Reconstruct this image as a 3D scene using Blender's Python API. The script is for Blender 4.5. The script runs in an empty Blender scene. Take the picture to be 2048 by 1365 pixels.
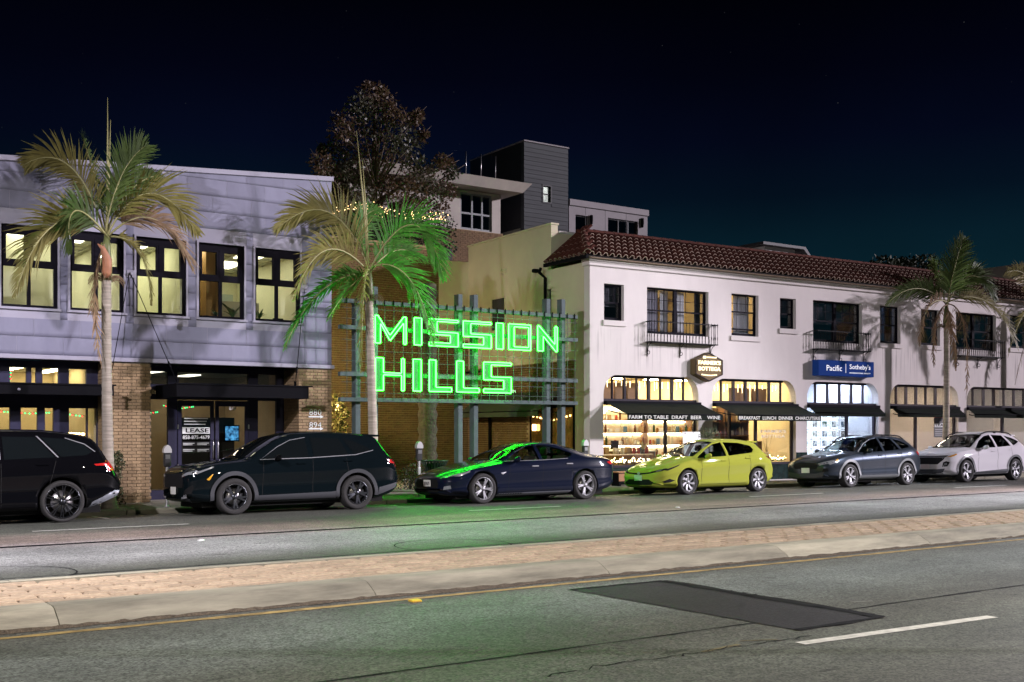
import bpy, bmesh, math, random
from mathutils import Vector, Matrix, geometry
from mathutils.bvhtree import BVHTree
random.seed(7)
R = math.radians
scene = bpy.context.scene
# ------------------------------------------------------------------ camera
F, VX, YH, H = 2234.0, 4300.0, 860.0, 1.68      # focal (px of a 2048 px wide frame), street vanishing point, horizon row, eye height
TH = math.atan((VX - 1024) / F)
FW = (math.cos(TH), math.sin(TH)); RT = (math.sin(TH), -math.cos(TH))
cd = bpy.data.cameras.new('camera'); cam = bpy.data.objects.new('camera', cd)
scene.collection.objects.link(cam); scene.camera = cam
cam.location = (0, 0, H); cam.rotation_euler = (R(90), 0, TH - R(90))
cd.sensor_width = 36; cd.lens = 36 * F / 2048; cd.shift_y = (YH - 682.5) / 2048
cd.clip_end = 2000
# ------------------------------------------------------------------ sky, sun, exposure
world = bpy.data.worlds.new('World'); scene.world = world; world.use_nodes = True
wn, wl = world.node_tree.nodes, world.node_tree.links
wn.clear()
wo = wn.new('ShaderNodeOutputWorld'); wb = wn.new('ShaderNodeBackground'); wl.new(wb.outputs[0], wo.inputs[0])
tc = wn.new('ShaderNodeTexCoord'); sx = wn.new('ShaderNodeSeparateXYZ'); wl.new(tc.outputs['Generated'], sx.inputs[0])
cr = wn.new('ShaderNodeValToRGB'); wl.new(sx.outputs['Z'], cr.inputs[0])
el = cr.color_ramp.elements
el[0].position = 0.0; el[0].color = (.0050, .0330, .0480, 1)
el[1].position = 0.40; el[1].color = (.0001, .0001, .0003, 1)
for p, c in ((.10, (.0030, .0185, .0270, 1)), (.165, (.0020, .0115, .0200, 1)), (.20, (.0013, .0055, .0130, 1)), (.245, (.0011, .0025, .0100, 1)), (.30, (.0007, .0011, .0052, 1))):
    e = el.new(p); e.color = c
vo = wn.new('ShaderNodeTexVoronoi'); vo.inputs['Scale'].default_value = 90; wl.new(tc.outputs['Generated'], vo.inputs['Vector'])
lt = wn.new('ShaderNodeMath'); lt.operation = 'LESS_THAN'; lt.inputs[1].default_value = .045; wl.new(vo.outputs['Distance'], lt.inputs[0])
sp = wn.new('ShaderNodeSeparateColor'); wl.new(vo.outputs['Color'], sp.inputs[0])
pw = wn.new('ShaderNodeMath'); pw.operation = 'POWER'; pw.inputs[1].default_value = 7; wl.new(sp.outputs[0], pw.inputs[0])
mu = wn.new('ShaderNodeMath'); mu.operation = 'MULTIPLY'; wl.new(lt.outputs[0], mu.inputs[0]); wl.new(pw.outputs[0], mu.inputs[1])
m2 = wn.new('ShaderNodeMath'); m2.operation = 'MULTIPLY'; m2.inputs[1].default_value = .05; wl.new(mu.outputs[0], m2.inputs[0])
ad = wn.new('ShaderNodeMixRGB'); ad.blend_type = 'ADD'; ad.inputs[0].default_value = 1
wl.new(cr.outputs[0], ad.inputs[1]); wl.new(m2.outputs[0], ad.inputs[2]); wl.new(ad.outputs[0], wb.inputs[0])
hz_ = wn.new('ShaderNodeTexNoise'); hz_.inputs['Scale'].default_value = 2.2; hz_.inputs['Detail'].default_value = 5; wl.new(tc.outputs['Generated'], hz_.inputs['Vector'])
hr = wn.new('ShaderNodeMapRange'); hr.inputs['From Min'].default_value = .3; hr.inputs['From Max'].default_value = .7; hr.inputs['To Min'].default_value = .7; hr.inputs['To Max'].default_value = 1.3; wl.new(hz_.outputs['Fac'], hr.inputs['Value'])
wl.new(hr.outputs[0], wb.inputs[1])
SUN_DIR = Vector((-.83, .55, -.27)).normalized()      # the way the light travels
sd = bpy.data.lights.new('sun', 'SUN'); sd.energy = 3.7; sd.angle = R(1.8); sd.color = (.98, .88, 1.0)
so = bpy.data.objects.new('sun', sd); scene.collection.objects.link(so)
so.rotation_euler = SUN_DIR.to_track_quat('-Z', 'Y').to_euler(); so.location = (60, -30, 20)
vs = scene.view_settings
vs.view_transform = 'Standard'; vs.look = 'None'; vs.gamma = 1; vs.use_curve_mapping = False; vs.exposure = 0
cy = scene.cycles
cy.use_denoising = True; cy.max_bounces = 6; cy.diffuse_bounces = 3; cy.glossy_bounces = 3; cy.transmission_bounces = 4
cy.transparent_max_bounces = 10; cy.caustics_reflective = False; cy.caustics_refractive = False
cy.sample_clamp_indirect = 4; cy.use_light_tree = True
# ------------------------------------------------------------------ pixel rays
def ray(px, py):
    a = (px - 1024) / F
    return (FW[0] + RT[0] * a, FW[1] + RT[1] * a, (YH - py) / F)
def onY(px, py, Y):
    r = ray(px, py); t = Y / r[1]; return Vector((r[0] * t, Y, H + r[2] * t))
def onX(px, py, X):
    r = ray(px, py); t = X / r[0]; return Vector((X, r[1] * t, H + r[2] * t))
def gnd(px, py, z=0.0):
    r = ray(px, py); t = (z - H) / r[2]; return Vector((r[0] * t, r[1] * t, z))
# ------------------------------------------------------------------ materials
MATS = {}
def mat(name, col, rough=.6, metal=0.0, coat=0.0, emis=None, estr=0.0, noise=None, bump=None, spec=.5):
    """noise=(scale, amount[, stretch]) varies the colour; bump=(scale, strength, distance)."""
    if name in MATS: return MATS[name]
    m = bpy.data.materials.new(name); m.use_nodes = True; MATS[name] = m
    n, l = m.node_tree.nodes, m.node_tree.links
    b = n['Principled BSDF']
    b.inputs['Base Color'].default_value = (*col, 1); b.inputs['Roughness'].default_value = rough
    b.inputs['Metallic'].default_value = metal; b.inputs['Coat Weight'].default_value = coat
    b.inputs['Coat Roughness'].default_value = .03
    b.inputs['Specular IOR Level'].default_value = spec
    if emis:
        b.inputs['Emission Color'].default_value = (*emis, 1); b.inputs['Emission Strength'].default_value = estr
    if noise or bump:
        t = n.new('ShaderNodeTexCoord')
    if noise:
        src = t.outputs['Object']
        if len(noise) > 2:
            mp = n.new('ShaderNodeMapping'); mp.inputs['Scale'].default_value = noise[2]; l.new(src, mp.inputs[0]); src = mp.outputs[0]
        oi = n.new('ShaderNodeObjectInfo'); va = n.new('ShaderNodeVectorMath'); va.operation = 'ADD'
        cx = n.new('ShaderNodeCombineXYZ'); ml = n.new('ShaderNodeMath'); ml.operation = 'MULTIPLY'; ml.inputs[1].default_value = 37
        l.new(oi.outputs['Random'], ml.inputs[0]); l.new(ml.outputs[0], cx.inputs[0])
        l.new(src, va.inputs[0]); l.new(cx.outputs[0], va.inputs[1])
        nz = n.new('ShaderNodeTexNoise'); nz.inputs['Scale'].default_value = noise[0]; nz.inputs['Detail'].default_value = 6; nz.inputs['Roughness'].default_value = .65
        l.new(va.outputs[0], nz.inputs['Vector'])
        mr = n.new('ShaderNodeMapRange'); mr.inputs['From Min'].default_value = .3; mr.inputs['From Max'].default_value = .7
        mr.inputs['To Min'].default_value = 1 - noise[1]; mr.inputs['To Max'].default_value = 1 + noise[1]
        l.new(nz.outputs['Fac'], mr.inputs['Value'])
        mx = n.new('ShaderNodeVectorMath'); mx.operation = 'SCALE'; mx.inputs[0].default_value = col
        # a little shift from piece to piece
        pr = n.new('ShaderNodeMapRange'); pr.inputs['To Min'].default_value = 1 - noise[1] * .6; pr.inputs['To Max'].default_value = 1 + noise[1] * .6
        l.new(oi.outputs['Random'], pr.inputs['Value'])
        pm = n.new('ShaderNodeMath'); pm.operation = 'MULTIPLY'; l.new(mr.outputs[0], pm.inputs[0]); l.new(pr.outputs[0], pm.inputs[1])
        l.new(pm.outputs[0], mx.inputs['Scale']); l.new(mx.outputs[0], b.inputs['Base Color'])
    if bump:
        nb = n.new('ShaderNodeTexNoise'); nb.inputs['Scale'].default_value = bump[0]; nb.inputs['Detail'].default_value = 5
        l.new(t.outputs['Object'], nb.inputs['Vector'])
        bp = n.new('ShaderNodeBump'); bp.inputs['Strength'].default_value = bump[1]; bp.inputs['Distance'].default_value = bump[2]
        l.new(nb.outputs['Fac'], bp.inputs['Height']); l.new(bp.outputs[0], b.inputs['Normal'])
    return m
def leafmat(name, col, trans=.45, noise=(3, .3), rough=.5):
    """leaf: glossy-diffuse front with light coming through"""
    if name in MATS: return MATS[name]
    m = mat(name, col, rough, noise=noise); n, l = m.node_tree.nodes, m.node_tree.links
    b = n['Principled BSDF']; o = [q for q in n if q.type == 'OUTPUT_MATERIAL'][0]; t = n.new('ShaderNodeBsdfTranslucent'); x = n.new('ShaderNodeMixShader'); x.inputs[0].default_value = trans
    src = b.inputs['Base Color'].links[0].from_socket; l.new(src, t.inputs[0])
    l.new(b.outputs[0], x.inputs[1]); l.new(t.outputs[0], x.inputs[2]); l.new(x.outputs[0], o.inputs[0]); return m
def glow(name, col, s):
    if name in MATS: return MATS[name]
    m = bpy.data.materials.new(name); m.use_nodes = True; MATS[name] = m
    n, l = m.node_tree.nodes, m.node_tree.links; n.clear()
    o = n.new('ShaderNodeOutputMaterial'); e = n.new('ShaderNodeEmission'); e.inputs[0].default_value = (*col, 1); e.inputs[1].default_value = s
    l.new(e.outputs[0], o.inputs[0]); return m
def glass(name, tint=(1, 1, 1), refl=.06, rough=.02):
    """a thin pane: mostly clear, with a mirror share that grows at grazing angles"""
    if name in MATS: return MATS[name]
    m = bpy.data.materials.new(name); m.use_nodes = True; MATS[name] = m
    n, l = m.node_tree.nodes, m.node_tree.links; n.clear()
    o = n.new('ShaderNodeOutputMaterial'); t = n.new('ShaderNodeBsdfTransparent'); t.inputs[0].default_value = (*tint, 1)
    g = n.new('ShaderNodeBsdfGlossy'); g.inputs['Roughness'].default_value = rough
    lw = n.new('ShaderNodeLayerWeight'); lw.inputs[0].default_value = .25
    mr = n.new('ShaderNodeMapRange'); mr.inputs['To Min'].default_value = refl; mr.inputs['To Max'].default_value = .7
    x = n.new('ShaderNodeMixShader'); l.new(lw.outputs['Fresnel'], mr.inputs[0]); l.new(mr.outputs[0], x.inputs[0])
    l.new(t.outputs[0], x.inputs[1]); l.new(g.outputs[0], x.inputs[2]); l.new(x.outputs[0], o.inputs[0]); return m
# ------------------------------------------------------------------ objects
COL = scene.collection
WM = {}
def tag(o, label=None, cat=None, group=None, kind=None):
    if label: o['label'] = label
    if cat: o['category'] = cat
    if group: o['group'] = group
    if kind: o['kind'] = kind
    return o
def thing(name, label, cat, loc=(0, 0, 0), rot=(0, 0, 0), group=None, kind=None):
    o = bpy.data.objects.new(name, None); COL.objects.link(o); o.empty_display_size = .2
    o.location = loc; o.rotation_euler = rot
    from mathutils import Euler
    WM[o.name] = Matrix.Translation(Vector(loc)) @ Euler(rot).to_matrix().to_4x4()
    return tag(o, label, cat, group, kind)
def link(name, me, parent=None, M=None):
    """place mesh data with world matrix M (or in its parent's frame when M is None)"""
    o = bpy.data.objects.new(name, me); COL.objects.link(o)
    if parent is not None:
        o.parent = parent; P = WM[parent.name]
        if M is None: WM[o.name] = P.copy()
        else: o.matrix_local = P.inverted() @ M; WM[o.name] = M.copy()
    else:
        M = M or Matrix(); o.matrix_local = M; WM[o.name] = M.copy()
    return o
class MB:
    def __init__(s): s.v = []; s.f = []; s.m = []; s.sm = []
    def add(s, vs, fs, m=0, smooth=False):
        k = len(s.v); s.v += [tuple(p) for p in vs]
        for f in fs: s.f.append(tuple(i + k for i in f)); s.m.append(m); s.sm.append(smooth)
        return s
    def box(s, x0, x1, y0, y1, z0, z1, m=0):
        return s.add([(x0, y0, z0), (x1, y0, z0), (x1, y1, z0), (x0, y1, z0), (x0, y0, z1), (x1, y0, z1), (x1, y1, z1), (x0, y1, z1)],
              [(0, 3, 2, 1), (4, 5, 6, 7), (0, 1, 5, 4), (1, 2, 6, 5), (2, 3, 7, 6), (3, 0, 4, 7)], m)
    def cbox(s, x0, x1, y0, y1, z0, z1, c=.01, m=0):
        """box with chamfered edges"""
        c = min(c, (x1 - x0) * .45, (y1 - y0) * .45, (z1 - z0) * .45)
        bm = bmesh.new(); bmesh.ops.create_cube(bm, size=1)
        for q in bm.verts: q.co = Vector(((x0 + x1) / 2 + q.co.x * (x1 - x0), (y0 + y1) / 2 + q.co.y * (y1 - y0), (z0 + z1) / 2 + q.co.z * (z1 - z0)))
        bmesh.ops.bevel(bm, geom=bm.edges[:], offset=c, segments=1, affect='EDGES', profile=.5)
        bm.verts.index_update(); s.add([q.co for q in bm.verts], [[q.index for q in f.verts] for f in bm.faces], m); bm.free(); return s
    def prism(s, pts, a, b, axis='y', m=0, smooth=False):
        """2D polygon pushed from a to b along an axis; pts are (x,z) for y, (x,y) for z, (y,z) for x"""
        def q(p, t): return {'y': (p[0], t, p[1]), 'z': (p[0], p[1], t), 'x': (t, p[0], p[1])}[axis]
        n = len(pts)
        area = sum(pts[i][0] * pts[(i + 1) % n][1] - pts[(i + 1) % n][0] * pts[i][1] for i in range(n))
        if (area < 0) != (axis == 'y'): pts = pts[::-1]      # outward faces for a<b
        fs = [tuple(range(n))[::-1], tuple(range(n, 2 * n))] + [(i, (i + 1) % n, n + (i + 1) % n, n + i) for i in range(n)]
        return s.add([q(p, a) for p in pts] + [q(p, b) for p in pts], fs, m, smooth)
    def tube(s, pts, r, n=8, m=0, cap=True, smooth=True, closed=False):
        pts = [Vector(p) for p in pts]; k = len(pts); vs = []; fs = []
        rr = r if isinstance(r, (list, tuple)) else [r] * k
        up = None
        for i, p in enumerate(pts):
            if closed: d = (pts[(i + 1) % k] - pts[i - 1])
            else: d = (pts[min(i + 1, k - 1)] - pts[max(i - 1, 0)])
            d = d.normalized() if d.length > 1e-9 else Vector((0, 0, 1))
            if up is None: up = Vector((0, 0, 1)) if abs(d.z) < .9 else Vector((1, 0, 0))
            a = d.cross(up)
            if a.length < 1e-6: a = d.orthogonal()
            a.normalize(); b = a.cross(d).normalized(); up = b
            for j in range(n):
                t = 2 * math.pi * j / n; vs.append(p + (a * math.cos(t) + b * math.sin(t)) * rr[i])
        e = k if closed else k - 1
        for i in range(e):
            i2 = (i + 1) % k
            for j in range(n): fs.append((i * n + j, i * n + (j + 1) % n, i2 * n + (j + 1) % n, i2 * n + j))
        if cap and not closed: fs += [tuple(range(n))[::-1], tuple((k - 1) * n + j for j in range(n))]
        return s.add(vs, fs, m, smooth)
    def lathe(s, prof, n=24, c=(0, 0, 0), axis='z', m=0, smooth=True):
        """prof = (radius, height) list turned round an axis"""
        vs = []; fs = []; k = len(prof)
        for r_, h in prof:
            for j in range(n):
                t = 2 * math.pi * j / n; a, b = r_ * math.cos(t), r_ * math.sin(t)
                vs.append({'z': (c[0] + a, c[1] + b, c[2] + h), 'y': (c[0] + a, c[1] + h, c[2] + b), 'x': (c[0] + h, c[1] + a, c[2] + b)}[axis])
        for i in range(k - 1):
            for j in range(n): fs.append((i * n + j, i * n + (j + 1) % n, (i + 1) * n + (j + 1) % n, (i + 1) * n + j))
        return s.add(vs, fs, m, smooth)
    def mesh(s, name, mats, T=None):
        me = bpy.data.meshes.new(name)
        v = s.v if T is None else [tuple(T @ Vector(p)) for p in s.v]
        me.from_pydata(v, [], s.f)
        for mm in (mats if isinstance(mats, (list, tuple)) else [mats]): me.materials.append(mm)
        me.polygons.foreach_set('material_index', s.m); me.polygons.foreach_set('use_smooth', s.sm); me.update()
        return me
    def build(s, name, mats, parent=None, T=None):
        """verts are world coordinates after T; the object shares its parent's frame"""
        P = WM[parent.name].inverted() if parent is not None else Matrix()
        return link(name, s.mesh(name, mats, P @ T if T is not None else P), parent)
def single(o, label, cat, group=None, kind=None): return tag(o, label, cat, group, kind)
def plate(outer, holes, thick):
    """flat plate with holes from 2D outlines (u,w), thickness along -v..: returns MB in (u, v, w) with v from 0 to thick"""
    cu = bpy.data.curves.new('tmp', 'CURVE'); cu.dimensions = '2D'; cu.fill_mode = 'BOTH'; cu.extrude = thick / 2
    for pl in [outer] + holes:
        sp_ = cu.splines.new('POLY'); sp_.points.add(len(pl) - 1); sp_.use_cyclic_u = True
        for p, q in zip(sp_.points, pl): p.co = (q[0], q[1], 0, 1)
    ob = bpy.data.objects.new('tmp', cu); COL.objects.link(ob)
    dg = bpy.context.evaluated_depsgraph_get(); me = bpy.data.meshes.new_from_object(ob.evaluated_get(dg))
    b = MB(); b.add([(p.co.x, thick / 2 - p.co.z, p.co.y) for p in me.vertices], [tuple(f.vertices) for f in me.polygons])
    bpy.data.objects.remove(ob); bpy.data.curves.remove(cu); bpy.data.meshes.remove(me)
    return b
def text(s_, size, depth=.004, spacing=1.0, shear=0.0, bold=0.0, align='LEFT', sx=1.0):
    """lettering in the (u, w) plane, facing -v; returns MB, width"""
    cu = bpy.data.curves.new('tmp', 'FONT'); cu.body = s_; cu.size = size; cu.extrude = depth / 2; cu.space_character = spacing
    cu.shear = shear; cu.offset = bold; cu.align_x = align; cu.resolution_u = 2
    ob = bpy.data.objects.new('tmp', cu); COL.objects.link(ob)
    dg = bpy.context.evaluated_depsgraph_get(); me = bpy.data.meshes.new_from_object(ob.evaluated_get(dg))
    b = MB(); b.add([(p.co.x * sx, -depth / 2 - p.co.z, p.co.y) for p in me.vertices], [tuple(f.vertices) for f in me.polygons])
    xs = [p[0] for p in b.v] or [0, 1]
    bpy.data.objects.remove(ob); bpy.data.curves.remove(cu); bpy.data.meshes.remove(me)
    return b, min(xs), max(xs)
def fit_text(s_, u0, u1, w0, w1, depth=.004, bold=0.0, spacing=1.0):
    """lettering stretched into the rectangle u0..u1 by w0..w1"""
    b, a, c = text(s_, 1.0, depth, spacing, 0, bold)
    zs = [p[2] for p in b.v]; z0, z1 = min(zs), max(zs)
    b.v = [(u0 + (p[0] - a) / (c - a) * (u1 - u0), p[1], w0 + (p[2] - z0) / (z1 - z0) * (w1 - w0)) for p in b.v]
    return b
def T_at(o, ux=(1, 0)):
    """frame with u along ux, v to its left (into the building), w up"""
    u = Vector((ux[0], ux[1], 0)).normalized()
    return Matrix(((u.x, -u.y, 0, o[0]), (u.y, u.x, 0, o[1]), (0, 0, 1, o[2]), (0, 0, 0, 1)))
def spot_light(name, loc, target, power, color, size=.15, angle=120, blend=.6, parent=None):
    l = bpy.data.lights.new(name, 'SPOT'); l.energy = power; l.color = color; l.shadow_soft_size = size
    l.spot_size = R(angle); l.spot_blend = blend
    o = bpy.data.objects.new(name, l); COL.objects.link(o)
    M = Matrix.Translation(loc) @ (Vector(target) - Vector(loc)).to_track_quat('-Z', 'Y').to_matrix().to_4x4()
    if parent is not None: o.parent = parent; o.matrix_local = WM[parent.name].inverted() @ M
    else: o.matrix_local = M
    return o
# ================================================================== the ground
def asphalt(name, base, lanes=()):
    """speckled asphalt; lanes = (centre Y, half width, (r,g,b) factor, edge softness) of traffic-polished strips and of light trails put into the colour"""
    m = bpy.data.materials.new(name); m.use_nodes = True; n, l = m.node_tree.nodes, m.node_tree.links
    b = n['Principled BSDF']; t = n.new('ShaderNodeTexCoord'); P = t.outputs['Object']
    def noise(scale, det=4, rough=.6, stretch=None):
        src = P
        if stretch:
            mp = n.new('ShaderNodeMapping'); mp.inputs['Scale'].default_value = stretch; l.new(P, mp.inputs[0]); src = mp.outputs[0]
        z = n.new('ShaderNodeTexNoise'); z.inputs['Scale'].default_value = scale; z.inputs['Detail'].default_value = det; z.inputs['Roughness'].default_value = rough
        l.new(src, z.inputs['Vector']); return z.outputs['Fac']
    def rng(v, a, c, lo, hi):
        r = n.new('ShaderNodeMapRange'); r.inputs['From Min'].default_value = a; r.inputs['From Max'].default_value = c
        r.inputs['To Min'].default_value = lo; r.inputs['To Max'].default_value = hi; l.new(v, r.inputs['Value']); return r.outputs[0]
    def mul(a, c):
        q = n.new('ShaderNodeMath'); q.operation = 'MULTIPLY'; l.new(a, q.inputs[0])
        if isinstance(c, float): q.inputs[1].default_value = c
        else: l.new(c, q.inputs[1])
        return q.outputs[0]
    vor = n.new('ShaderNodeTexVoronoi'); vor.inputs['Scale'].default_value = 58; l.new(P, vor.inputs['Vector'])
    sep = n.new('ShaderNodeSeparateColor'); l.new(vor.outputs['Color'], sep.inputs[0])
    f = mul(rng(sep.outputs[0], 0, 1, .42, 1.6), rng(noise(.45, 5), .3, .7, .68, 1.3))
    f = mul(f, rng(noise(9, 5, .7), .3, .7, .8, 1.2))
    f = mul(f, rng(noise(5.5, 3, .5, (.30, 1, 1)), .26, .36, .35, 1.0))       # dark gum and oil spots
    f = mul(f, rng(noise(.9, 5, .65, (.10, 1, 1)), .3, .7, .74, 1.24))       # long streaks along the lane
    col = n.new('ShaderNodeVectorMath'); col.operation = 'SCALE'; col.inputs[0].default_value = base; l.new(f, col.inputs['Scale'])
    out = col.outputs[0]
    sepp = n.new('ShaderNodeSeparateXYZ'); l.new(P, sepp.inputs[0])
    wob = n.new('ShaderNodeMath'); wob.operation = 'ADD'; l.new(sepp.outputs['Y'], wob.inputs[0]); l.new(rng(noise(.5, 4, .6, (.25, 1, 1)), .3, .7, -.22, .22), wob.inputs[1])
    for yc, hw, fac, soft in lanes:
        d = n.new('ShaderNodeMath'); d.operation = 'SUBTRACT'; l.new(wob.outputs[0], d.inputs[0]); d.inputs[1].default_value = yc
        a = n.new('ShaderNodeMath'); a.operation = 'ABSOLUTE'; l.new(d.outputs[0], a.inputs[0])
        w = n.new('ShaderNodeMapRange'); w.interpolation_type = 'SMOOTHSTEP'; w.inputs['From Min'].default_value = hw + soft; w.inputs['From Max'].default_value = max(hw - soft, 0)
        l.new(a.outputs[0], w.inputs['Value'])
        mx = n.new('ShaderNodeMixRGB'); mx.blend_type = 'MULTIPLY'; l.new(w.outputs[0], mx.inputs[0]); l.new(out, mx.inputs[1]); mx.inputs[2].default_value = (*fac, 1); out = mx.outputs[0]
    l.new(out, b.inputs['Base Color']); b.inputs['Roughness'].default_value = .62
    bp = n.new('ShaderNodeBump'); bp.inputs['Strength'].default_value = .35; bp.inputs['Distance'].default_value = .006
    l.new(sep.outputs[0], bp.inputs['Height']); l.new(bp.outputs[0], b.inputs['Normal']); return m
M_ROAD = asphalt('asphalt', (.094, .099, .082), ((8.4, .8, (1.9, 2.05, 2.3), .8), (15.9, 1.4, (3.0, 2.9, 3.4), .7), (18.2, .8, (2.7, 2.05, 2.1), .8), (5.6, .6, (1.25, 1.3, 1.3), .6)))  # far lane strips carry pale and pink light trails in the base colour
M_PATCH = asphalt('patch_asphalt', (.021, .020, .023))
M_TAR = mat('tar_sealant', (.012, .012, .014), .7, noise=(6, .4), spec=.15)
M_CONC = mat('kerb_concrete', (.295, .275, .205), .85, noise=(2.4, .45, (.35, 1.2, 2.6)), bump=(40, .5, .004))
M_WALK = mat('sidewalk_concrete', (.24, .225, .19), .85, noise=(1.6, .25), bump=(60, .35, .003))
M_PAVER = mat('terracotta_paver', (.36, .272, .182), .85, noise=(14, .28), bump=(70, .5, .004))
M_GROUT = mat('paver_joint', (.05, .034, .024), .95, noise=(5, .3))
M_YEL = mat('yellow_road_paint', (.33, .24, .09), .8, noise=(5, .6), bump=(80, .3, .002))
M_WHITE = mat('white_road_paint', (.68, .67, .62), .7, noise=(9, .25), bump=(80, .3, .002))
M_DIRT = mat('gutter_dirt', (.075, .058, .038), .95, noise=(25, .5), bump=(60, 1.0, .02))
g = MB().add([(-900, -900, -.32), (900, -900, -.32), (900, 900, -.32), (-900, 900, -.32)], [(0, 1, 2, 3)]).build('ground', mat('earth', (.05, .045, .035), .9, noise=(.3, .3)))
tag(g, kind='structure')
def road_z(y): return 0.0 if y < 21 else -.03 * (y - 21)
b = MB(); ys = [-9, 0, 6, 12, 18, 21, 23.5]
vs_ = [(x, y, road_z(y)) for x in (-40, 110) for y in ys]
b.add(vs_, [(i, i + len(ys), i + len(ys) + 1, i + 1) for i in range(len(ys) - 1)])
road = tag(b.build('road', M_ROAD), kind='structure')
YC = 23.42
walk = MB().box(-40, 110, YC + .17, 70, -.25, .03).build('sidewalk', M_WALK); tag(walk, kind='structure')
# sidewalk slabs where the photo shows the pavement between the cars
slab = MB().cbox(-.745, .745, -.5, .5, -.04, .006, .008).mesh('slab', M_WALK)
for i in range(-1, 16):
    for j in range(2): link('paving_slab', slab, walk, Matrix.Translation((4.2 + i * 1.5, YC + .68 + j * 1.01, .03)))
kerb = MB().cbox(0, 2.985, 0, .17, -.3, .034, .02).mesh('kerb_stone', M_CONC)
kroot = thing('kerb', None, None, (0, YC, 0), kind='structure')
for i in range(-6, 22): link('kerb_stone', kerb, kroot, Matrix.Translation((i * 3 + .4, YC, 0)))
# ---- median island
isl = MB().box(-30, 90, 10.30, 12.20, -.2, .118).build('median_island', M_GROUT); tag(isl, kind='structure')
def kerb_prof(y0, s):   # battered face towards y0
    pts = [(y0, -.2), (y0, .012), (y0 + s * .045, .055), (y0 + s * .20, .135), (y0 + s * .24, .148), (y0 + s * .28, .152), (y0 + s * .54, .15), (y0 + s * .54, -.2)]
    return pts
kn = MB().prism(kerb_prof(0, 1), 0, 2.99, 'x').mesh('median_kerb', M_CONC)
kf = MB().prism([(0, -.2), (0, .012), (-.03, .12), (-.05, .15), (-.20, .15), (-.20, -.2)], 0, 2.99, 'x').mesh('median_far_kerb', M_CONC)
for i in range(-8, 26):
    link('kerb_stone', kn, isl, Matrix.Translation((2.17 + i * 3, 9.97, 0)))
    link('kerb_stone', kf, isl, Matrix.Translation((2.17 + i * 3, 12.32, 0)))
pav = []
for k in range(8):
    bb = MB().cbox(-.187, .187, -.087, .087, -.05, random.uniform(-.004, .009), .018)
    pav.append(bb.mesh('paver', M_PAVER))
cells = []
for j in range(8):
    for i in range(-6, 120):
        x = i * .4 + (.2 if j % 2 else 0) + random.uniform(-.006, .006); y = 10.605 + j * .2
        d = x * FW[0] + y * FW[1]; s_ = x * RT[0] + y * RT[1]
        px = 1024 + F * s_ / d if d > .5 else -9999
        cells.append((x, y, px, d))
vis = sorted([c for c in cells if -40 < c[2] < 2090], key=lambda c: c[3])
near = set(vis[:300])
far = MB()
for c in cells:
    tilt = (random.gauss(0, .012), random.gauss(0, .012), random.gauss(0, .008))
    M_ = Matrix.Translation((c[0], c[1], .145)) @ Matrix.Rotation(tilt[0], 4, 'X') @ Matrix.Rotation(tilt[1], 4, 'Y') @ Matrix.Rotation(tilt[2], 4, 'Z')
    if c in near: link('paver', random.choice(pav), isl, M_)
    elif c[2] > -400:
        h = random.uniform(0, .006)
        far.add([M_ @ Vector(p) for p in ((-.187, -.087, -.05), (.187, -.087, -.05), (.187, .087, -.05), (-.187, .087, -.05), (-.172, -.072, h), (.172, -.072, h), (.172, .072, h), (-.172, .072, h))],
                [(4, 5, 6, 7), (0, 1, 5, 4), (1, 2, 6, 5), (2, 3, 7, 6), (3, 0, 4, 7)])
o = far.build('distant_pavers', M_PAVER, isl); o['kind'] = 'stuff'
# ---- markings and marks on the road
def strip(name, pts, w, z, m, jag=0.0, parent=None, step=.25):
    """a ribbon along a polyline with slightly uneven edges"""
    b = MB(); P = [Vector((p[0], p[1], 0)) for p in pts]; L, Rr = [], []
    for i in range(len(P) - 1):
        seg = P[i + 1] - P[i]; k = max(1, int(seg.length / step))
        for q in range(k + (i == len(P) - 2)):
            p = P[i] + seg * (q / k); nrm = Vector((-seg.y, seg.x, 0)).normalized()
            L.append(p + nrm * (w / 2 + random.uniform(-jag, jag))); Rr.append(p - nrm * (w / 2 + random.uniform(-jag, jag)))
    vs = [(p.x, p.y, z + road_z(p.y)) for p in L] + [(p.x, p.y, z + road_z(p.y)) for p in Rr]; k = len(L)
    b.add(vs, [(i + k, i + 1 + k, i + 1, i) for i in range(k - 1)]); return b.build(name, m, parent)
strip('yellow_edge_line', [(-25, 9.72), (70, 9.72)], .105, .004, M_YEL, .012, road)
dl = []
for i in range(4):
    pass
dash = [(gnd(1600, 1288), gnd(1985, 1234))]
a_, c_ = dash[0]
strip('lane_dash', [a_, c_], .12, .004, M_WHITE, .004, road)
for q in (-9.2, 9.2): strip('lane_dash', [(a_.x + q, a_.y), (c_.x + q, c_.y)], .12, .004, M_WHITE, .004, road)
for x0, x1, py0, py1 in ((60, 385, 1062, 1050), (930, 1130, 1021, 1014), (1500, 1645, 994, 987), (1910, 2012, 976, 971)):
    p, q = gnd(x0, py0), gnd(x1, py1); ym = (p.y + q.y) / 2
    strip('parking_lane_dash', [(p.x, ym), (q.x, ym)], .10, .004, M_WHITE, .004, road)
for x in (5.7, 12.0, 18.55, 24.75, 31.0): strip('parking_tick', [(x, 22.2), (x, 23.3)], .10, .004, M_WHITE, .004, road)
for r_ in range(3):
    line_y = (17.25, 13.6, 6.85)[r_]
    pts = [(x, line_y + random.uniform(-.02, .02)) for x in range(-20, 80, 2)]
    strip('seam_and_trail_gap', pts, (.17, .03, .028)[r_], .0045, M_TAR, (.02, .012, .012)[r_], road)  # the widest line is the dark gap between light trails, drawn as tar
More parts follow.
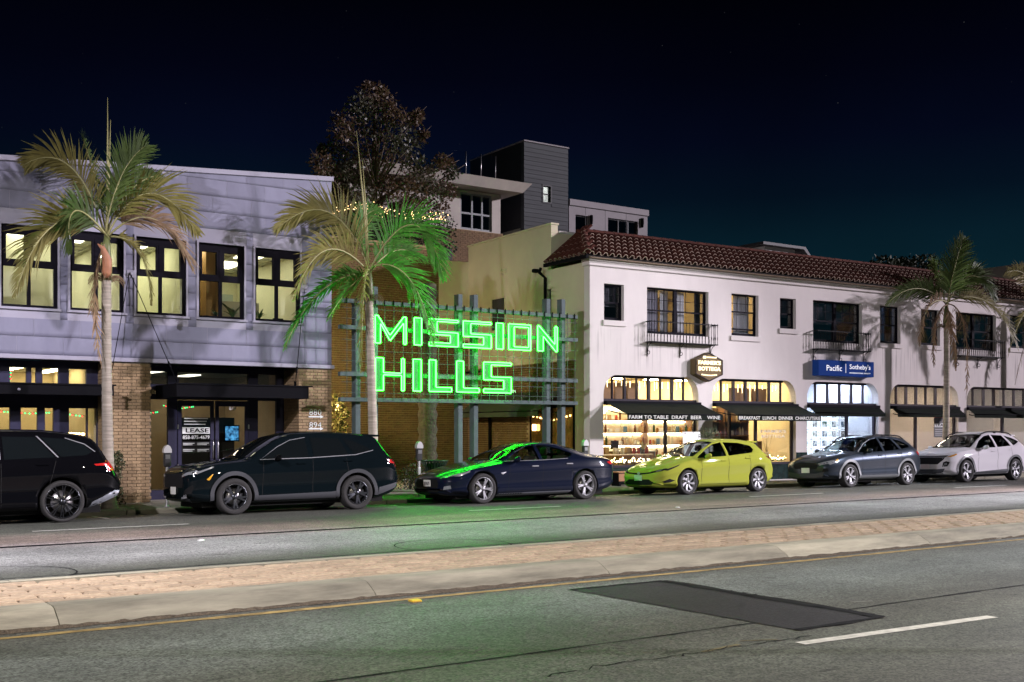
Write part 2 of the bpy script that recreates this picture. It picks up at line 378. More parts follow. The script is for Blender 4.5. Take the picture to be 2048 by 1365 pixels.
# dark repair patch with tar along its edge
pp = [gnd(*p) for p in ((1140, 1181), (1325, 1163), (1765, 1236), (1596, 1262))]
b = MB(); ring = []
for i in range(4):
    for q in range(14):
        p = pp[i].lerp(pp[(i + 1) % 4], q / 14); ring.append((p.x + random.gauss(0, .010), p.y + random.gauss(0, .010), .005))
b.add(ring, [tuple(range(len(ring)))[::-1]]).build('asphalt_patch', M_PATCH, road)
strip('tar_seal', [pp[1], pp[1].lerp(pp[2], .5), pp[2]], .16, .0085, M_TAR, .03, road)
strip('tar_seal', [pp[0], pp[1]], .07, .0088, M_TAR, .02, road)
strip('tar_seal', [pp[2], pp[3]], .07, .0091, M_TAR, .02, road)
for k in range(12):     # crumbled tar and stray asphalt round the patch
    i = random.choice((1, 1, 2)); p = pp[i].lerp(pp[(i + 1) % 4], random.random()); r_ = random.uniform(.02, .06); bl_ = []
    for q in range(11): a = q * 2 * math.pi / 11; rr = r_ * random.uniform(.5, 1.2); bl_.append((p.x + rr * 1.8 * math.cos(a), p.y + rr * math.sin(a) * .8, .0095 + k * .0002))
    MB().add(bl_, [tuple(range(11))]).build('tar_blot', M_TAR, road)
for px, py in ((150, 1141), (1003, 1084)):      # saw-cut detector loops
    c = gnd(px, py); cx, cyy = c.x - .85, c.y
    strip('detector_loop', [(cx + .85 * math.cos(t * math.pi / 24), cyy + .85 * math.sin(t * math.pi / 24)) for t in range(49)], .022, .005, M_TAR, .003, road, .5)
# crack wandering across the near lane
cp = []
p0, p1 = gnd(1090, 1352), gnd(1620, 1272)
for i in range(40):
    q = p0.lerp(p1, i / 39); cp.append((q.x + random.gauss(0, .012), q.y + random.gauss(0, .025)))
strip('road_crack', cp, .014, .005, M_TAR, .006, road)
# faded survey paint
for a, c in (((1405, 1305), (1478, 1290)), ((1480, 1283), (1555, 1280)), ((1700, 1205), (1745, 1203)), ((1905, 1205), (1935, 1207))):
    strip('faded_paint_mark', [gnd(*a), gnd(*c)], .03, .0045, mat('ghost_paint', (.20, .17, .09), .8, noise=(9, .4)) if a[0] < 1600 else mat('ghost_white', (.28, .28, .26), .8, noise=(9, .4)), .012, road)
# grit lying against the median kerb
b = MB(); k = 400; e0 = []; e1 = []; e2 = []
for i in range(k + 1):
    x = -6 + i * 40 / k; w = .075 + .05 * math.sin(x * 1.7) * math.sin(x * .6 + 1) + random.uniform(-.02, .02)
    e0.append((x, 9.985, .022 + random.uniform(-.006, .008))); e1.append((x, 9.985 - w * .5, .018 + random.uniform(-.006, .006))); e2.append((x, 9.985 - w, .003))
vs_ = e0 + e1 + e2; n_ = k + 1
b.add(vs_, [(i + n_, i + n_ + 1, i + 1, i) for i in range(k)] + [(i + 2 * n_, i + 2 * n_ + 1, i + n_ + 1, i + n_) for i in range(k)], smooth=True)
tag(b.build('gutter_grit', M_DIRT), 'dark brown grit and leaf litter lying along the median kerb', 'dirt', kind='stuff')
# raised markers
p = gnd(830, 1204)
rm = thing('road_marker', 'square yellow raised road marker beside the yellow edge line', 'road marker', (p.x, p.y, .004))
MB().prism([(-.055, 0), (-.035, .018), (.035, .018), (.055, 0)], -.05, .05, 'x').build('marker_body', mat('marker_yellow', (.75, .48, .05), .4), rm, WM[rm.name])
MB().box(-.04, .04, -.0535, -.047, .004, .014).build('reflector', mat('marker_amber', (.8, .5, .1), .15), rm, WM[rm.name])
p = gnd(402, 1082); q = gnd(1064, 1106) 
for p_ in (gnd(402, 1082), gnd(1355, 1016)):
    o = MB().lathe([(.001, .022), (.03, .02), (.05, .012), (.055, 0)], 16, (0, 0, 0)).mesh('lane_button', mat('ceramic_white', (.8, .8, .78), .25))
    single(link('lane_button', o, None, Matrix.Translation((p_.x, p_.y, .004))), 'round white ceramic lane button set in the lane beyond the median', 'road marker', 'lane buttons beyond the median')
# ================================================================== shared building pieces
M_BLACK = mat('black_steel', (.007, .007, .009), .7, spec=.04)
M_FRAME = mat('dark_window_frame', (.009, .008, .013), .7, spec=.06)
M_NAVY = mat('navy_storefront_metal', (.028, .027, .058), .6, noise=(4, .15), spec=.2)
M_BRICK = mat('tan_brick', (.30, .205, .115), .85, noise=(22, .22), bump=(70, .6, .006))
M_MORTAR = mat('mortar', (.17, .14, .10), .95, noise=(9, .2))
M_GLASS = glass('window_glass', (1, 1, 1), .05)
M_TINT = glass('tinted_glass', (.55, .58, .62), .10)
M_SILV = mat('brushed_metal', (.55, .55, .56), .28, 1.0)
M_ROOMY = mat('pale_room_wall', (.80, .80, .58), .9, noise=(1.5, .06))
M_ROOMC = mat('ceiling_tile', (.74, .75, .62), .9, noise=(30, .06))
M_WOOD = mat('blond_wood', (.52, .30, .10), .55, noise=(6, .2, (1, 1, .1)))
M_FLOOR = mat('interior_floor', (.20, .16, .11), .6, noise=(3, .2))
L_OFFICE = glow('office_light', (1.0, .96, .68), 6.5)
L_WARM = glow('warm_light', (1.0, .76, .40), 13.0)
L_COOL = glow('cool_light', (.80, .88, 1.0), 8.0)
L_GREEN = glow('green_bulb', (.02, 1.0, .22), 5.0)
L_RED = glow('red_bulb', (1.0, .05, .05), 5.0)
L_FAIRY = glow('fairy_bulb', (1.0, .66, .28), 14.0)
M_PLANT = mat('house_plant', (.05, .10, .03), .5, noise=(9, .3))
def room(parent, x0, x1, y0, y1, z0, z1, wall, ceil=None, floor=None, T=None, lights=(), lm=None):
    """room behind a facade: walls, floor, ceiling, and light panels let into the ceiling (x0,x1,y0,y1)"""
    t = .06
    w = MB().box(x0 - t, x1 + t, y1, y1 + t, z0, z1).box(x0 - t, x0, y0, y1, z0, z1).box(x1, x1 + t, y0, y1, z0, z1)
    w.build('interior_wall', wall, parent, T)
    MB().box(x0 - t, x1 + t, y0, y1 + t, z0 - t, z0).build('interior_floor', floor or M_FLOOR, parent, T)
    MB().box(x0 - t, x1 + t, y0, y1 + t, z1, z1 + t).build('interior_ceiling', ceil or wall, parent, T)
    for a, c, d, e in lights: MB().box(a, c, d, e, z1 - .03, z1 - .002).build('ceiling_light', lm or L_OFFICE, parent, T)
def pane(parent, x0, x1, y, z0, z1, T=None, m=None, name='pane'):
    return MB().box(x0, x1, y, y + .008, z0, z1).build(name, m or M_GLASS, parent, T)
def brick_face(parent, x0, x1, y, z0, z1, side=None, bl=.20, bh=.064, j=.009, m=None, T=None, mort=None):
    """running bond bricks standing 6 mm proud on a mortar core; side = (y0,y1) also bricks the face towards -X"""
    m = m or M_BRICK; ch = bh + j; T = T or Matrix(); n = int((z1 - z0) / ch); cache = {}
    def br(L, ax):
        key = (round(L, 3), ax)
        if key not in cache:
            b = MB()
            if ax == 'x': b.cbox(0, L, 0, .03, 0, bh, .004)
            else: b.cbox(0, .03, 0, L, 0, bh, .004)
            cache[key] = b.mesh('brick', m)
        return cache[key]
    for i in range(n):
        z = z0 + i * ch + j / 2; x = x0 - (bl / 2 if i % 2 else 0)
        while x < x1 - .02:
            a, c = max(x, x0), min(x + bl - j, x1)
            if c - a > .03: link('brick', br(c - a, 'x'), parent, T @ Matrix.Translation((a, y - .006 + random.uniform(-.0015, .0015), z)))
            x += bl
        if side:
            q = side[0] + .035 - (0 if i % 2 else bl / 2)
            while q < side[1] - .02:
                a, c = max(q, side[0] + .035), min(q + bl - j, side[1])
                if c - a > .03: link('brick', br(c - a, 'y'), parent, T @ Matrix.Translation((x0 - .006, a, z)))
                q += bl
def string_of_bulbs(parent_name, label, pts, n, mats_, r=.013, cat='string lights', group=None, wire=.003, sag=.0):
    root = thing(parent_name, label, cat, pts[0], group=group)
    P = [Vector(p) for p in pts]; segs = [(P[i + 1] - P[i]).length for i in range(len(P) - 1)]; tot = sum(segs)
    def at(s):
        for i, L in enumerate(segs):
            if s <= L or i == len(segs) - 1: return P[i].lerp(P[i + 1], s / L)
            s -= L
    MB().tube(P, wire, 5).build('wire', M_BLACK, root)
    bulbs = [MB().lathe([(.0005, r), (r * .7, r * .7), (r, 0), (r * .7, -r * .7), (.0005, -r)], 6).mesh('bulb', mm) for mm in mats_]
    for i in range(n):
        p = at(tot * (i + .5) / n); link('bulb', bulbs[i % len(bulbs)], root, Matrix.Translation(p + Vector((random.uniform(-r, r), random.uniform(-r, r), -r * 1.2))))
    return root
# ================================================================== zinc-clad office building
YL = 25.60
M_ZINC = mat('zinc_panel', (.225, .225, .31), .62, .0, noise=(1.2, .14, (1, 1, .5)), bump=(2.2, .2, .02), spec=.25)
M_ZTRIM = mat('zinc_trim', (.34, .33, .41), .6, .0, spec=.25)
of = thing('office_building', 'two storey office building clad in grey metal panels over brick pillars', 'building', (8, YL, .03))
XR = 12.0
def roof_z(x): return 7.44 + .0661 * (x - 4.36)
wins = []
for a, c in ((2, 115), (140, 247), (272, 372), (397, 488), (510, 600)):
    wins.append((onY(a, 500, YL).x, onY(c, 500, YL).x))
wins = [(wins[0][0] - 1.45, wins[0][0] - .32)] + wins
WZ0, WZ1 = 4.30, 6.05
outer = [(-4, 3.22), (XR, 3.22), (XR, roof_z(XR) - .02), (-4, roof_z(-4) - .02)]
plate(outer, [[(a, WZ0), (c, WZ0), (c, WZ1), (a, WZ1)] for a, c in wins], .22).build('facade_wall', M_ZTRIM, of, Matrix.Translation((0, YL, 0)))
MB().box(-4, XR, YL + .24, 25.9, 0, .02)
MB().box(XR - .2, XR - .003, YL + .225, 46, 0, 7.9).build('end_wall', M_MORTAR, of)
MB().box(-4, XR - .003, YL + .225, 46, 7.05, 7.1).build('flat_roof', M_MORTAR, of)
ROWS = [3.30 + i * .386 for i in range(13)]
pn = 0
for i, z0 in enumerate(ROWS):
    z1 = z0 + .382
    x = -2.1 + (.48 if i % 2 else 0) + (.13 if i % 3 == 0 else 0)
    cuts = [x + k * .95 for k in range(16)]
    segs = []
    for k in range(15):
        a, c = cuts[k], min(cuts[k + 1], XR)
        if a >= XR - .03: break
        parts = [(a, c)]
        if z1 > WZ0 - .05 and z0 < WZ1 + .04:
            for wa, wc in wins:
                new = []
                for p, q in parts:
                    if q <= wa - .05 or p >= wc + .05: new.append((p, q)); continue
                    if p < wa - .05: new.append((p, wa - .05))
                    if q > wc + .05: new.append((wc + .05, q))
                parts = new
        segs += parts
    for a, c in segs:
        if c - a < .04: continue
        zz0, zz1 = z0, z1
        if z0 < WZ0 - .06 < z1 and any(a < wc and c > wa for wa, wc in wins): zz1 = min(z1, WZ0 - .055)
        if z0 < WZ1 + .045 < z1 and any(a < wc and c > wa for wa, wc in wins): zz0 = max(z0, WZ1 + .05)
        ta, tc_ = min(zz1, roof_z(a) - .05), min(zz1, roof_z(c) - .05)
        if ta - zz0 < .03: continue
        nx, nz = 6, 4; vs2, fs2 = [], []
        bulge = random.uniform(.001, .006); tw = random.gauss(0, .003); ph = random.uniform(0, 6)
        for iz in range(nz + 1):
            for ix in range(nx + 1):
                u, v = ix / nx, iz / nz
                X = a + .004 + (c - a - .008) * u; Z = zz0 + ((ta + (tc_ - ta) * u) - zz0) * v
                yy = -.004 - .0025 * (1 - v) - bulge * math.sin(u * math.pi) * math.sin(v * math.pi) + tw * (u - .5) + .0016 * math.sin(u * 9 + ph) * math.sin(v * 5 + ph)
                vs2.append((X, YL + min(yy, -.002), Z))
        for iz in range(nz):
            for ix in range(nx):
                k = iz * (nx + 1) + ix; fs2.append((k, k + 1, k + nx + 2, k + nx + 1))
        k0 = len(vs2); base = [vs2[0], vs2[nx]]
        vs2 += [(p[0], YL + .001, p[2]) for p in vs2[:nx + 1]]
        fs2 += [(ix + 1, ix, k0 + ix, k0 + ix + 1) for ix in range(nx)]
        MB().add(vs2, fs2, 0, True).build('cladding_panel', M_ZINC, of)
b = MB(); b.add([(-4, YL - .06, roof_z(-4) - .06), (XR + .03, YL - .06, roof_z(XR) - .06), (XR + .03, YL - .06, roof_z(XR) + .05), (-4, YL - .06, roof_z(-4) + .05),
                 (-4, YL + .35, roof_z(-4) - .06), (XR + .03, YL + .35, roof_z(XR) - .06), (XR + .03, YL + .35, roof_z(XR) + .06), (-4, YL + .35, roof_z(-4) + .06)],
                [(0, 1, 2, 3), (3, 2, 6, 7), (1, 5, 6, 2), (0, 4, 5, 1), (4, 7, 6, 5)]); b.build('roof_coping', M_ZTRIM, of)
MB().cbox(-4, XR + .06, YL - .05, YL + .2, 3.20, 3.29, .008).build('base_flashing', M_ZTRIM, of)
for wi, (a, c) in enumerate(wins):
    w = MB()
    w.box(a - .045, a, YL - .03, YL + .10, WZ0 - .05, WZ1 + .04).box(c, c + .045, YL - .03, YL + .10, WZ0 - .05, WZ1 + .04).box(a, c, YL - .03, YL + .10, WZ1, WZ1 + .04)
    wo_ = w.box(a - .07, c + .07, YL - .06, YL + .10, WZ0 - .055, WZ0 - .004).build('window', M_ZTRIM, of)
    mid = (a + c) / 2; zt = WZ0 + (WZ1 - WZ0) * .50; ft = .055; y0, y1 = YL + .06, YL + .14
    f = MB(); f.box(a, a + ft, y0, y1, WZ0, WZ1).box(c - ft, c, y0, y1, WZ0, WZ1).box(a + ft, c - ft, y0, y1, WZ0, WZ0 + .06).box(a + ft, c - ft, y0, y1, WZ1 - .14, WZ1)
    f.box(mid - .035, mid + .035, y0 - .003, y1 - .003, WZ0 + .06, WZ1 - .14).box(a + ft, c - ft, y0 - .006, y1 + .006, zt, zt + .10)
    f.build('frame', M_FRAME, wo_)
    for p, q in ((a + ft, mid - .035), (mid + .035, c - ft)):     # upper sashes sit in heavier frames
        s_ = MB(); t_ = .055; z0, z1 = zt + .10, WZ1 - .14
        s_.box(p, p + t_, y0 + .004, y1 + .02, z0, z1).box(q - t_, q, y0 + .004, y1 + .02, z0, z1).box(p + t_, q - t_, y0 + .004, y1 + .02, z1 - .05, z1).box(p + t_, q - t_, y0 + .004, y1 + .02, z0, z0 + .05)
        s_.build('sash', M_FRAME, wo_)
        pane(wo_, p + t_, q - t_, y0 + .04, z0 + .05, z1 - .05); pane(wo_, p, q, y0 + .04, WZ0 + .06, zt)
# rooms upstairs
room(of, -3.9, 7.06, YL + .26, 33.5, 3.7, 6.22, M_ROOMY, M_ROOMC, lights=[(x, x + .6, y, y + 1.2) for x in (.3, 3.0, 4.9, 6.0) for y in (27.0, 29.4, 31.6)])
room(of, 7.13, 8.48, YL + .26, 35, 3.7, 6.22, M_ROOMY, M_ROOMC, lights=[(7.5, 8.1, y, y + 1.2) for y in (27.0, 28.8, 30.6, 32.4)])
room(of, 8.55, 11.75, YL + .26, 31.5, 3.7, 6.22, M_ROOMY, M_ROOMC, lights=[(x, x + .6, y, y + 1.2) for x in (9.0, 10.5) for y in (27.2, 29.2)])
for (x0, x1, y0, y1) in ((-3.9, 7.06, YL + .27, 33.5), (7.13, 8.48, YL + .27, 35), (8.55, 11.75, YL + .27, 31.5)):   # ceiling grid
    b = MB(); y = y0
    while y < y1: b.box(x0, x1, y, y + .025, 6.195, 6.218); y += .6
    x = x0
    while x < x1: b.box(x, x + .025, y0, y1, 6.193, 6.216); x += .6
    b.build('ceiling_grid', mat('ceiling_grid', (.55, .55, .45), .7), of)
MB().box(3.2, 5.9, 27.9, 28.0, 3.7, 6.21).build('partition', M_ROOMY, of)
d = MB().box(8.6, 9.75, 28.3, 28.38, 3.7, 6.2).box(9.35, 9.75, 27.2, 28.3, 3.7, 6.2).build('wood_partition', M_WOOD, of)
MB().box(8.75, 9.22, 28.27, 28.3, 3.7, 5.75).build('office_door', mat('pale_door', (.62, .62, .5), .6), of)
MB().box(10.05, 11.5, 29.3, 29.36, 3.7, 5.1).build('low_partition', mat('grey_partition', (.5, .5, .45), .8), of)
for k, (a, c, y, z0, z1, m_) in enumerate(((4.5, 5.2, 33.45, 3.7, 5.7, 'pale_door'), (5.7, 6.6, 33.45, 4.9, 5.8, 'whiteboard'), (7.3, 8.1, 34.95, 3.7, 5.75, 'pale_door'), (10.1, 10.9, 31.45, 3.7, 5.75, 'pale_door'), (11.0, 11.6, 31.45, 4.9, 5.6, 'whiteboard'))):
    MB().box(a, c, y - .03, y, z0, z1).build('office_door' if m_ == 'pale_door' else 'wall_board', mat('pale_door', (.50, .47, .34), .6) if m_ == 'pale_door' else mat('whiteboard', (.42, .50, .46), .5), of)
for a, c, y in ((5.9, 6.9, 31.2), (2.0, 3.0, 29.0), (7.3, 8.3, 30.5), (9.9, 11.2, 28.4)):
    MB().box(a, c, y, y + .45, 3.7, 5.05).build('office_cabinet', mat('grey_cabinet', (.30, .30, .26), .6), of)
for x in (wins[1][1] + .1, wins[3][1] + .14):
    MB().box(x - .04, x + .04, 25.95, 26.35, 3.7, 6.2).build('interior_column', mat('column_grey', (.42, .42, .36), .8), of)
def leafy(name, label, loc, n, length, width, rise, m, pot=None, cat='plant', group=None, droop=.5):
    """potted plant: arched blade leaves from one point"""
    r_ = thing(name, label, cat, loc, group=group)
    if pot: MB().lathe([(.001, 0), (pot * .75, 0), (pot, pot * 1.6), (pot * .9, pot * 1.6), (pot * .85, pot * 1.3), (.001, pot * 1.3)], 14, loc).build('pot', mat('plant_pot', (.08, .06, .05), .6), r_)
    b = MB(); z = loc[2] + (pot * 1.3 if pot else 0)
    for i in range(n):
        az = random.uniform(0, 2 * math.pi); L = length * random.uniform(.6, 1.1); d = Vector((math.cos(az), math.sin(az), 0)); sd_ = Vector((-d.y, d.x, 0)); pts = []
        up = rise * random.uniform(.6, 1.3)
        for k in range(6):
            t = k / 5; p = Vector((loc[0], loc[1], z)) + d * L * t * (.4 + .4 * t) + Vector((0, 0, L * (up * t - droop * t * t)))
            w = width * math.sin(math.pi * (.12 + .88 * t)) * .5 + .001; pts.append((p - sd_ * w, p + sd_ * w))
        vs3 = [q for p in pts for q in p]; b.add(vs3, [(2 * k, 2 * k + 1, 2 * k + 3, 2 * k + 2) for k in range(5)], 0, True)
    b.build('foliage', m, r_); return r_
leafy('potted_plant', 'small bushy potted plant on the sill beside the wood partition', (9.16, 25.95, WZ0), 26, .28, .03, 1.0, M_PLANT, .055)
leafy('potted_plant', 'broad leaved potted plant on the sill right of the wood partition', (9.58, 25.98, WZ0), 7, .55, .11, .9, M_PLANT, .05, droop=.45)
leafy('potted_plant', 'tiny potted plant on the last upstairs office window sill', (10.25, 25.95, WZ0), 8, .26, .05, 1.3, M_PLANT, .05)
single(MB().cbox(10.04, 10.14, 25.92, 25.97, WZ0, WZ0 + .24, .004).build('picture_frame', M_WOOD), 'small framed picture standing on the upstairs window sill', 'picture')
single(MB().cbox(10.6, 10.86, 25.92, 26.0, WZ0, WZ0 + .12, .01).build('desk_phone', M_BLACK), 'black desk phone on the upstairs window sill', 'phone')
# ---- brick pillars
P1A, P1B = 6.50, 7.53; P2A, P2B = 11.12, 12.0
for (a, c, yb) in ((P1A, P1B, 26.4), (P2A, P2B, 26.5)):
    pil = MB().box(a + .012, c - .012, YL + .012, yb, .0, 3.21).build('brick_pillar', M_MORTAR, of)
    brick_face(pil, a, c, YL, .03, 3.2, side=(YL, yb))
# ---- bay with the entrance doors
YD = 26.50
def sx_(px): return onY(px, 800, YD).x
zH, zD = 2.36, 2.42
sf = MB(); y0, y1 = YD, YD + .10
xs = [P1B, sx_(336), sx_(355), sx_(425), sx_(433), sx_(497), sx_(516), sx_(553), P2A]
for a, c in ((xs[0], xs[0] + .06), (xs[1], xs[2]), (xs[5], xs[6]), (xs[7], P2A - .005)): sf.box(a, c, y0, y1, .03, 3.2)
for z0, z1 in ((3.06, 3.19), (2.62, 2.76), (2.40, 2.52)):
    for a, c in ((xs[0] + .06, xs[1]), (xs[2], xs[5]), (xs[6], xs[7])): sf.box(a, c, y0 + .004, y1 - .004, z0, z1)
for a, c in ((xs[0] + .06, xs[1]), (xs[6], xs[7])): sf.box(a, c, y0 + .004, y1 - .004, .03, .25)
shop = sf.build('storefront_frame', M_NAVY, of)
for a, c in ((xs[0] + .06, xs[1]), (xs[2], xs[5]), (xs[6], xs[7])):
    pane(shop, a, c, y0 + .05, 2.76, 3.06, m=M_TINT); pane(shop, a, c, y0 + .05, 2.52, 2.62, m=M_TINT)
for a, c in ((xs[0] + .06, xs[1]), (xs[6], xs[7])): pane(shop, a, c, y0 + .05, .25, 2.40)
doors = []
for a, c, hinge in ((xs[2] + .01, xs[3] + .03, 0), (xs[4] - .03, xs[5] - .01, 1)):
    d = MB(); t_ = .085
    d.box(a, a + t_, y0 - .02, y0 + .03, .05, 2.385).box(c - t_, c, y0 - .02, y0 + .03, .05, 2.385).box(a + t_, c - t_, y0 - .02, y0 + .03, 2.25, 2.385).box(a + t_, c - t_, y0 - .02, y0 + .03, .05, .38)
    dd = d.build('door', M_NAVY, of); pane(dd, a + t_, c - t_, y0 + .0, .38, 2.25)
    hx = (c - .04) if not hinge else (a + .04); s_ = -1 if not hinge else 1
    MB().tube([(hx, y0 - .02, .98), (hx, y0 - .075, .99), (hx + s_ * 0, y0 - .085, 1.05), (hx, y0 - .085, 1.36), (hx, y0 - .075, 1.42), (hx, y0 - .02, 1.43)], .013, 8).build('door_handle', M_SILV, dd)
    for z in (.75, 1.70): MB().cbox((a - .02 if not hinge else c - .01), (a + .01 if not hinge else c + .02), y0 - .04, y0 - .005, z, z + .11, .006).build('hinge', M_SILV, dd)
    doors.append((dd, a + t_, c - t_))
dd, a, c = doors[1]
M_VINYL = mat('white_vinyl', (.78, .80, .80), .6)
fit_text('870', onY(458, 815, YD).x, onY(471, 815, YD).x, onY(465, 821, YD).z, onY(465, 812, YD).z, .003, .01).build('door_number', M_VINYL, dd, Matrix.Translation((0, y0 - .004, 0)))
# lease poster on the left door
dd, a, c = doors[0]
zt_, zb_ = onY(395, 855, YD).z, onY(395, 868, YD).z
po = MB().box(a + .02, c - .01, y0 - .006, y0 - .002, zb_, zt_).build('lease_banner', M_VINYL, dd)
fit_text('LEASE', a + .10, c - .04, zb_ + .03, zt_ - .025, .002, .02).build('lettering', M_BLACK, po, Matrix.Translation((0, y0 - .0066, 0)))
fit_text('858-875-4679', a + .03, c - .02, zb_ - .13, zb_ - .04, .002, .01).build('phone_lettering', M_VINYL, dd, Matrix.Translation((0, y0 - .003, 0)))
for q, (u0, u1) in enumerate(((a + .02, (a + c) / 2 - .01), ((a + c) / 2 + .01, c - .01))):
    for k in range(2): MB().box(u0, u1, y0 - .006, y0 - .002, zb_ - .31 - k * .15 + .02, zb_ - .19 - k * .15).build('name_card', mat('dark_card', (.02, .02, .022), .5), dd)
    for k in range(2):
        for q2 in range(2): MB().box(u0 + .02, u1 - .03 - .05 * q2, y0 - .008, y0 - .0062, zb_ - .235 - k * .15 - q2 * .035, zb_ - .222 - k * .15 - q2 * .035).build('card_line', M_VINYL, dd)
for k in range(3): MB().box(a + .06, c - .12 + .03 * k, y0 - .005, y0 - .002, zt_ + .06 + k * .07, zt_ + .085 + k * .07).build('small_print', M_VINYL, dd)
M_TAN = mat('lobby_wall', (.46, .36, .22), .85, noise=(2, .08))
room(of, P1B - .2, P2A + .1, YD + .12, 31, .06, 3.15, M_TAN, M_ROOMC, lights=[(8.2, 8.5, 27.6, 28.8), (9.6, 9.9, 29.2, 30.2)], lm=glow('lobby_light', (1, .86, .6), 11))
MB().box(9.0, 10.6, 28.6, 28.7, .06, 2.0).build('dark_display_wall', mat('charcoal_wall', (.012, .012, .014), .6), of)
scr = thing('wall_screen', 'blue lit wall screen glowing behind the right glass door', 'screen', (9.6, 28.55, 1.3))
p, q = onY(451, 853, 28.55), onY(477, 881, 28.55)
MB().box(p.x - .03, q.x + .03, 28.56, 28.6, q.z - .03, p.z + .03).build('bezel', M_BLACK, scr)
ms = bpy.data.materials.new('screen_picture'); ms.use_nodes = True; n_, l_ = ms.node_tree.nodes, ms.node_tree.links; n_.clear()
o_ = n_.new('ShaderNodeOutputMaterial'); e_ = n_.new('ShaderNodeEmission'); t_ = n_.new('ShaderNodeTexCoord'); br_ = n_.new('ShaderNodeTexNoise'); br_.inputs['Scale'].default_value = 9; br_.inputs['Detail'].default_value = 4
rr_ = n_.new('ShaderNodeValToRGB'); rr_.color_ramp.elements[0].position = .35; rr_.color_ramp.elements[0].color = (.005, .03, .09, 1); rr_.color_ramp.elements[1].position = .68; rr_.color_ramp.elements[1].color = (.12, .5, .95, 1)
l_.new(t_.outputs['Object'], br_.inputs['Vector']); l_.new(br_.outputs['Fac'], rr_.inputs[0]); l_.new(rr_.outputs[0], e_.inputs[0]); e_.inputs[1].default_value = 1.1; l_.new(e_.outputs[0], o_.inputs[0])
MB().box(p.x, q.x, 28.552, 28.559, q.z, p.z).build('display', ms, scr)
string_of_bulbs('string_lights', 'red and green string lights hung inside above the entrance doors', [(8.15, 26.75, 2.28), (8.5, 26.75, 2.2), (8.9, 26.75, 2.26)], 16, [L_GREEN, L_RED, L_GREEN], .014)
string_of_bulbs('string_lights', 'red and green string lights in the narrow sidelight by the doors', [(7.55, 26.75, 2.13), (7.8, 26.75, 2.09), (8.05, 26.75, 2.12)], 9, [L_RED, L_GREEN, L_GREEN], .014)
# ---- steel canopies and their tie rods
YCAN = 24.95
cx0, cx1 = onY(353, 780, YCAN).x, onY(620, 780, YCAN).x
cz0, cz1 = onY(480, 796, YCAN).z, onY(480, 770, YCAN).z
cn = thing('steel_canopy', 'black steel canopy over the glass entrance doors', 'canopy', (cx0, YCAN, cz0))
MB().cbox(cx0, cx1 - .03, YCAN, YCAN + .05, cz0, cz1, .006).box(cx0 - .02, cx1 + .06, YCAN - .03, YCAN + .09, cz1 - .02, cz1 + .012).build('front_channel', M_BLACK, cn)
MB().box(cx0, cx0 + .06, YCAN + .05, YD - .005, cz0, cz1).box(cx1 - .12, cx1 - .06, YCAN + .05, YL - .05, cz0, cz1).build('side_channel', M_BLACK, cn)
MB().box(cx0 + .06, P2A - .03, YCAN + .05, YD - .005, cz1 - .05, cz1 - .022).box(P2A - .03, cx1 - .12, YCAN + .05, YL - .05, cz1 - .05, cz1 - .022).build('deck', M_BLACK, cn)
anchor = onY(261, 548, YL - .03); anch2 = onY(609, 578, YL - .03)
for A, E_ in ((anchor, (cx0 + .05, YCAN + .08, cz1)), (anch2, (cx1 - .25, YCAN + .3, cz1))):
    MB().tube([A, E_], .009, 6).tube([Vector(A).lerp(Vector(E_), .80), Vector(A).lerp(Vector(E_), .86)], .02, 6).build('tie_rod', M_BLACK, cn)
    MB().cbox(A[0] - .085, A[0] + .085, YL - .035, YL - .016, A[2] - .085, A[2] + .085, .004).tube([(A[0], YL - .03, A[2]), (A[0], YL - .09, A[2])], .035, 8).build('anchor_plate', M_ZTRIM, cn)
    MB().cbox(E_[0] - .02, E_[0] + .02, E_[1] - .03, E_[1] + .03, E_[2] - .01, E_[2] + .12, .004).build('lug', M_BLACK, cn)
YC1 = 25.0
c1x = onY(228, 780, YC1).x; c1z0, c1z1 = onY(110, 790, YC1).z, onY(110, 768, YC1).z
cn = thing('steel_canopy', 'long black steel canopy over the shop windows beside the bare palm trunk', 'canopy', (c1x, YC1, c1z0))
MB().cbox(-4, c1x, YC1, YC1 + .05, c1z0, c1z1, .006).box(-4, c1x + .04, YC1 - .03, YC1 + .09, c1z1 - .02, c1z1 + .012).build('front_channel', M_BLACK, cn)
MB().box(c1x - .06, c1x, YC1 + .05, YL - .01, c1z0, c1z1).build('side_channel', M_BLACK, cn)
MB().box(-4, c1x - .06, YC1 + .05, 26.1, c1z1 - .05, c1z1 - .022).build('deck', M_BLACK, cn)
E_ = (c1x - .05, YC1 + .2, c1z1); MB().tube([anchor + Vector((-.03, 0, 0)), E_], .009, 6).build('tie_rod', M_BLACK, cn)
single(MB().lathe([(.001, 0), (.02, .004), (.03, .02), (.03, .05)], 12, (onY(38, 779, YC1).x, YC1 - .03, onY(38, 779, YC1).z), 'y').build('bullet_lamp', M_ZTRIM), 'small round lamp fitting on the front of the long black canopy', 'lamp')
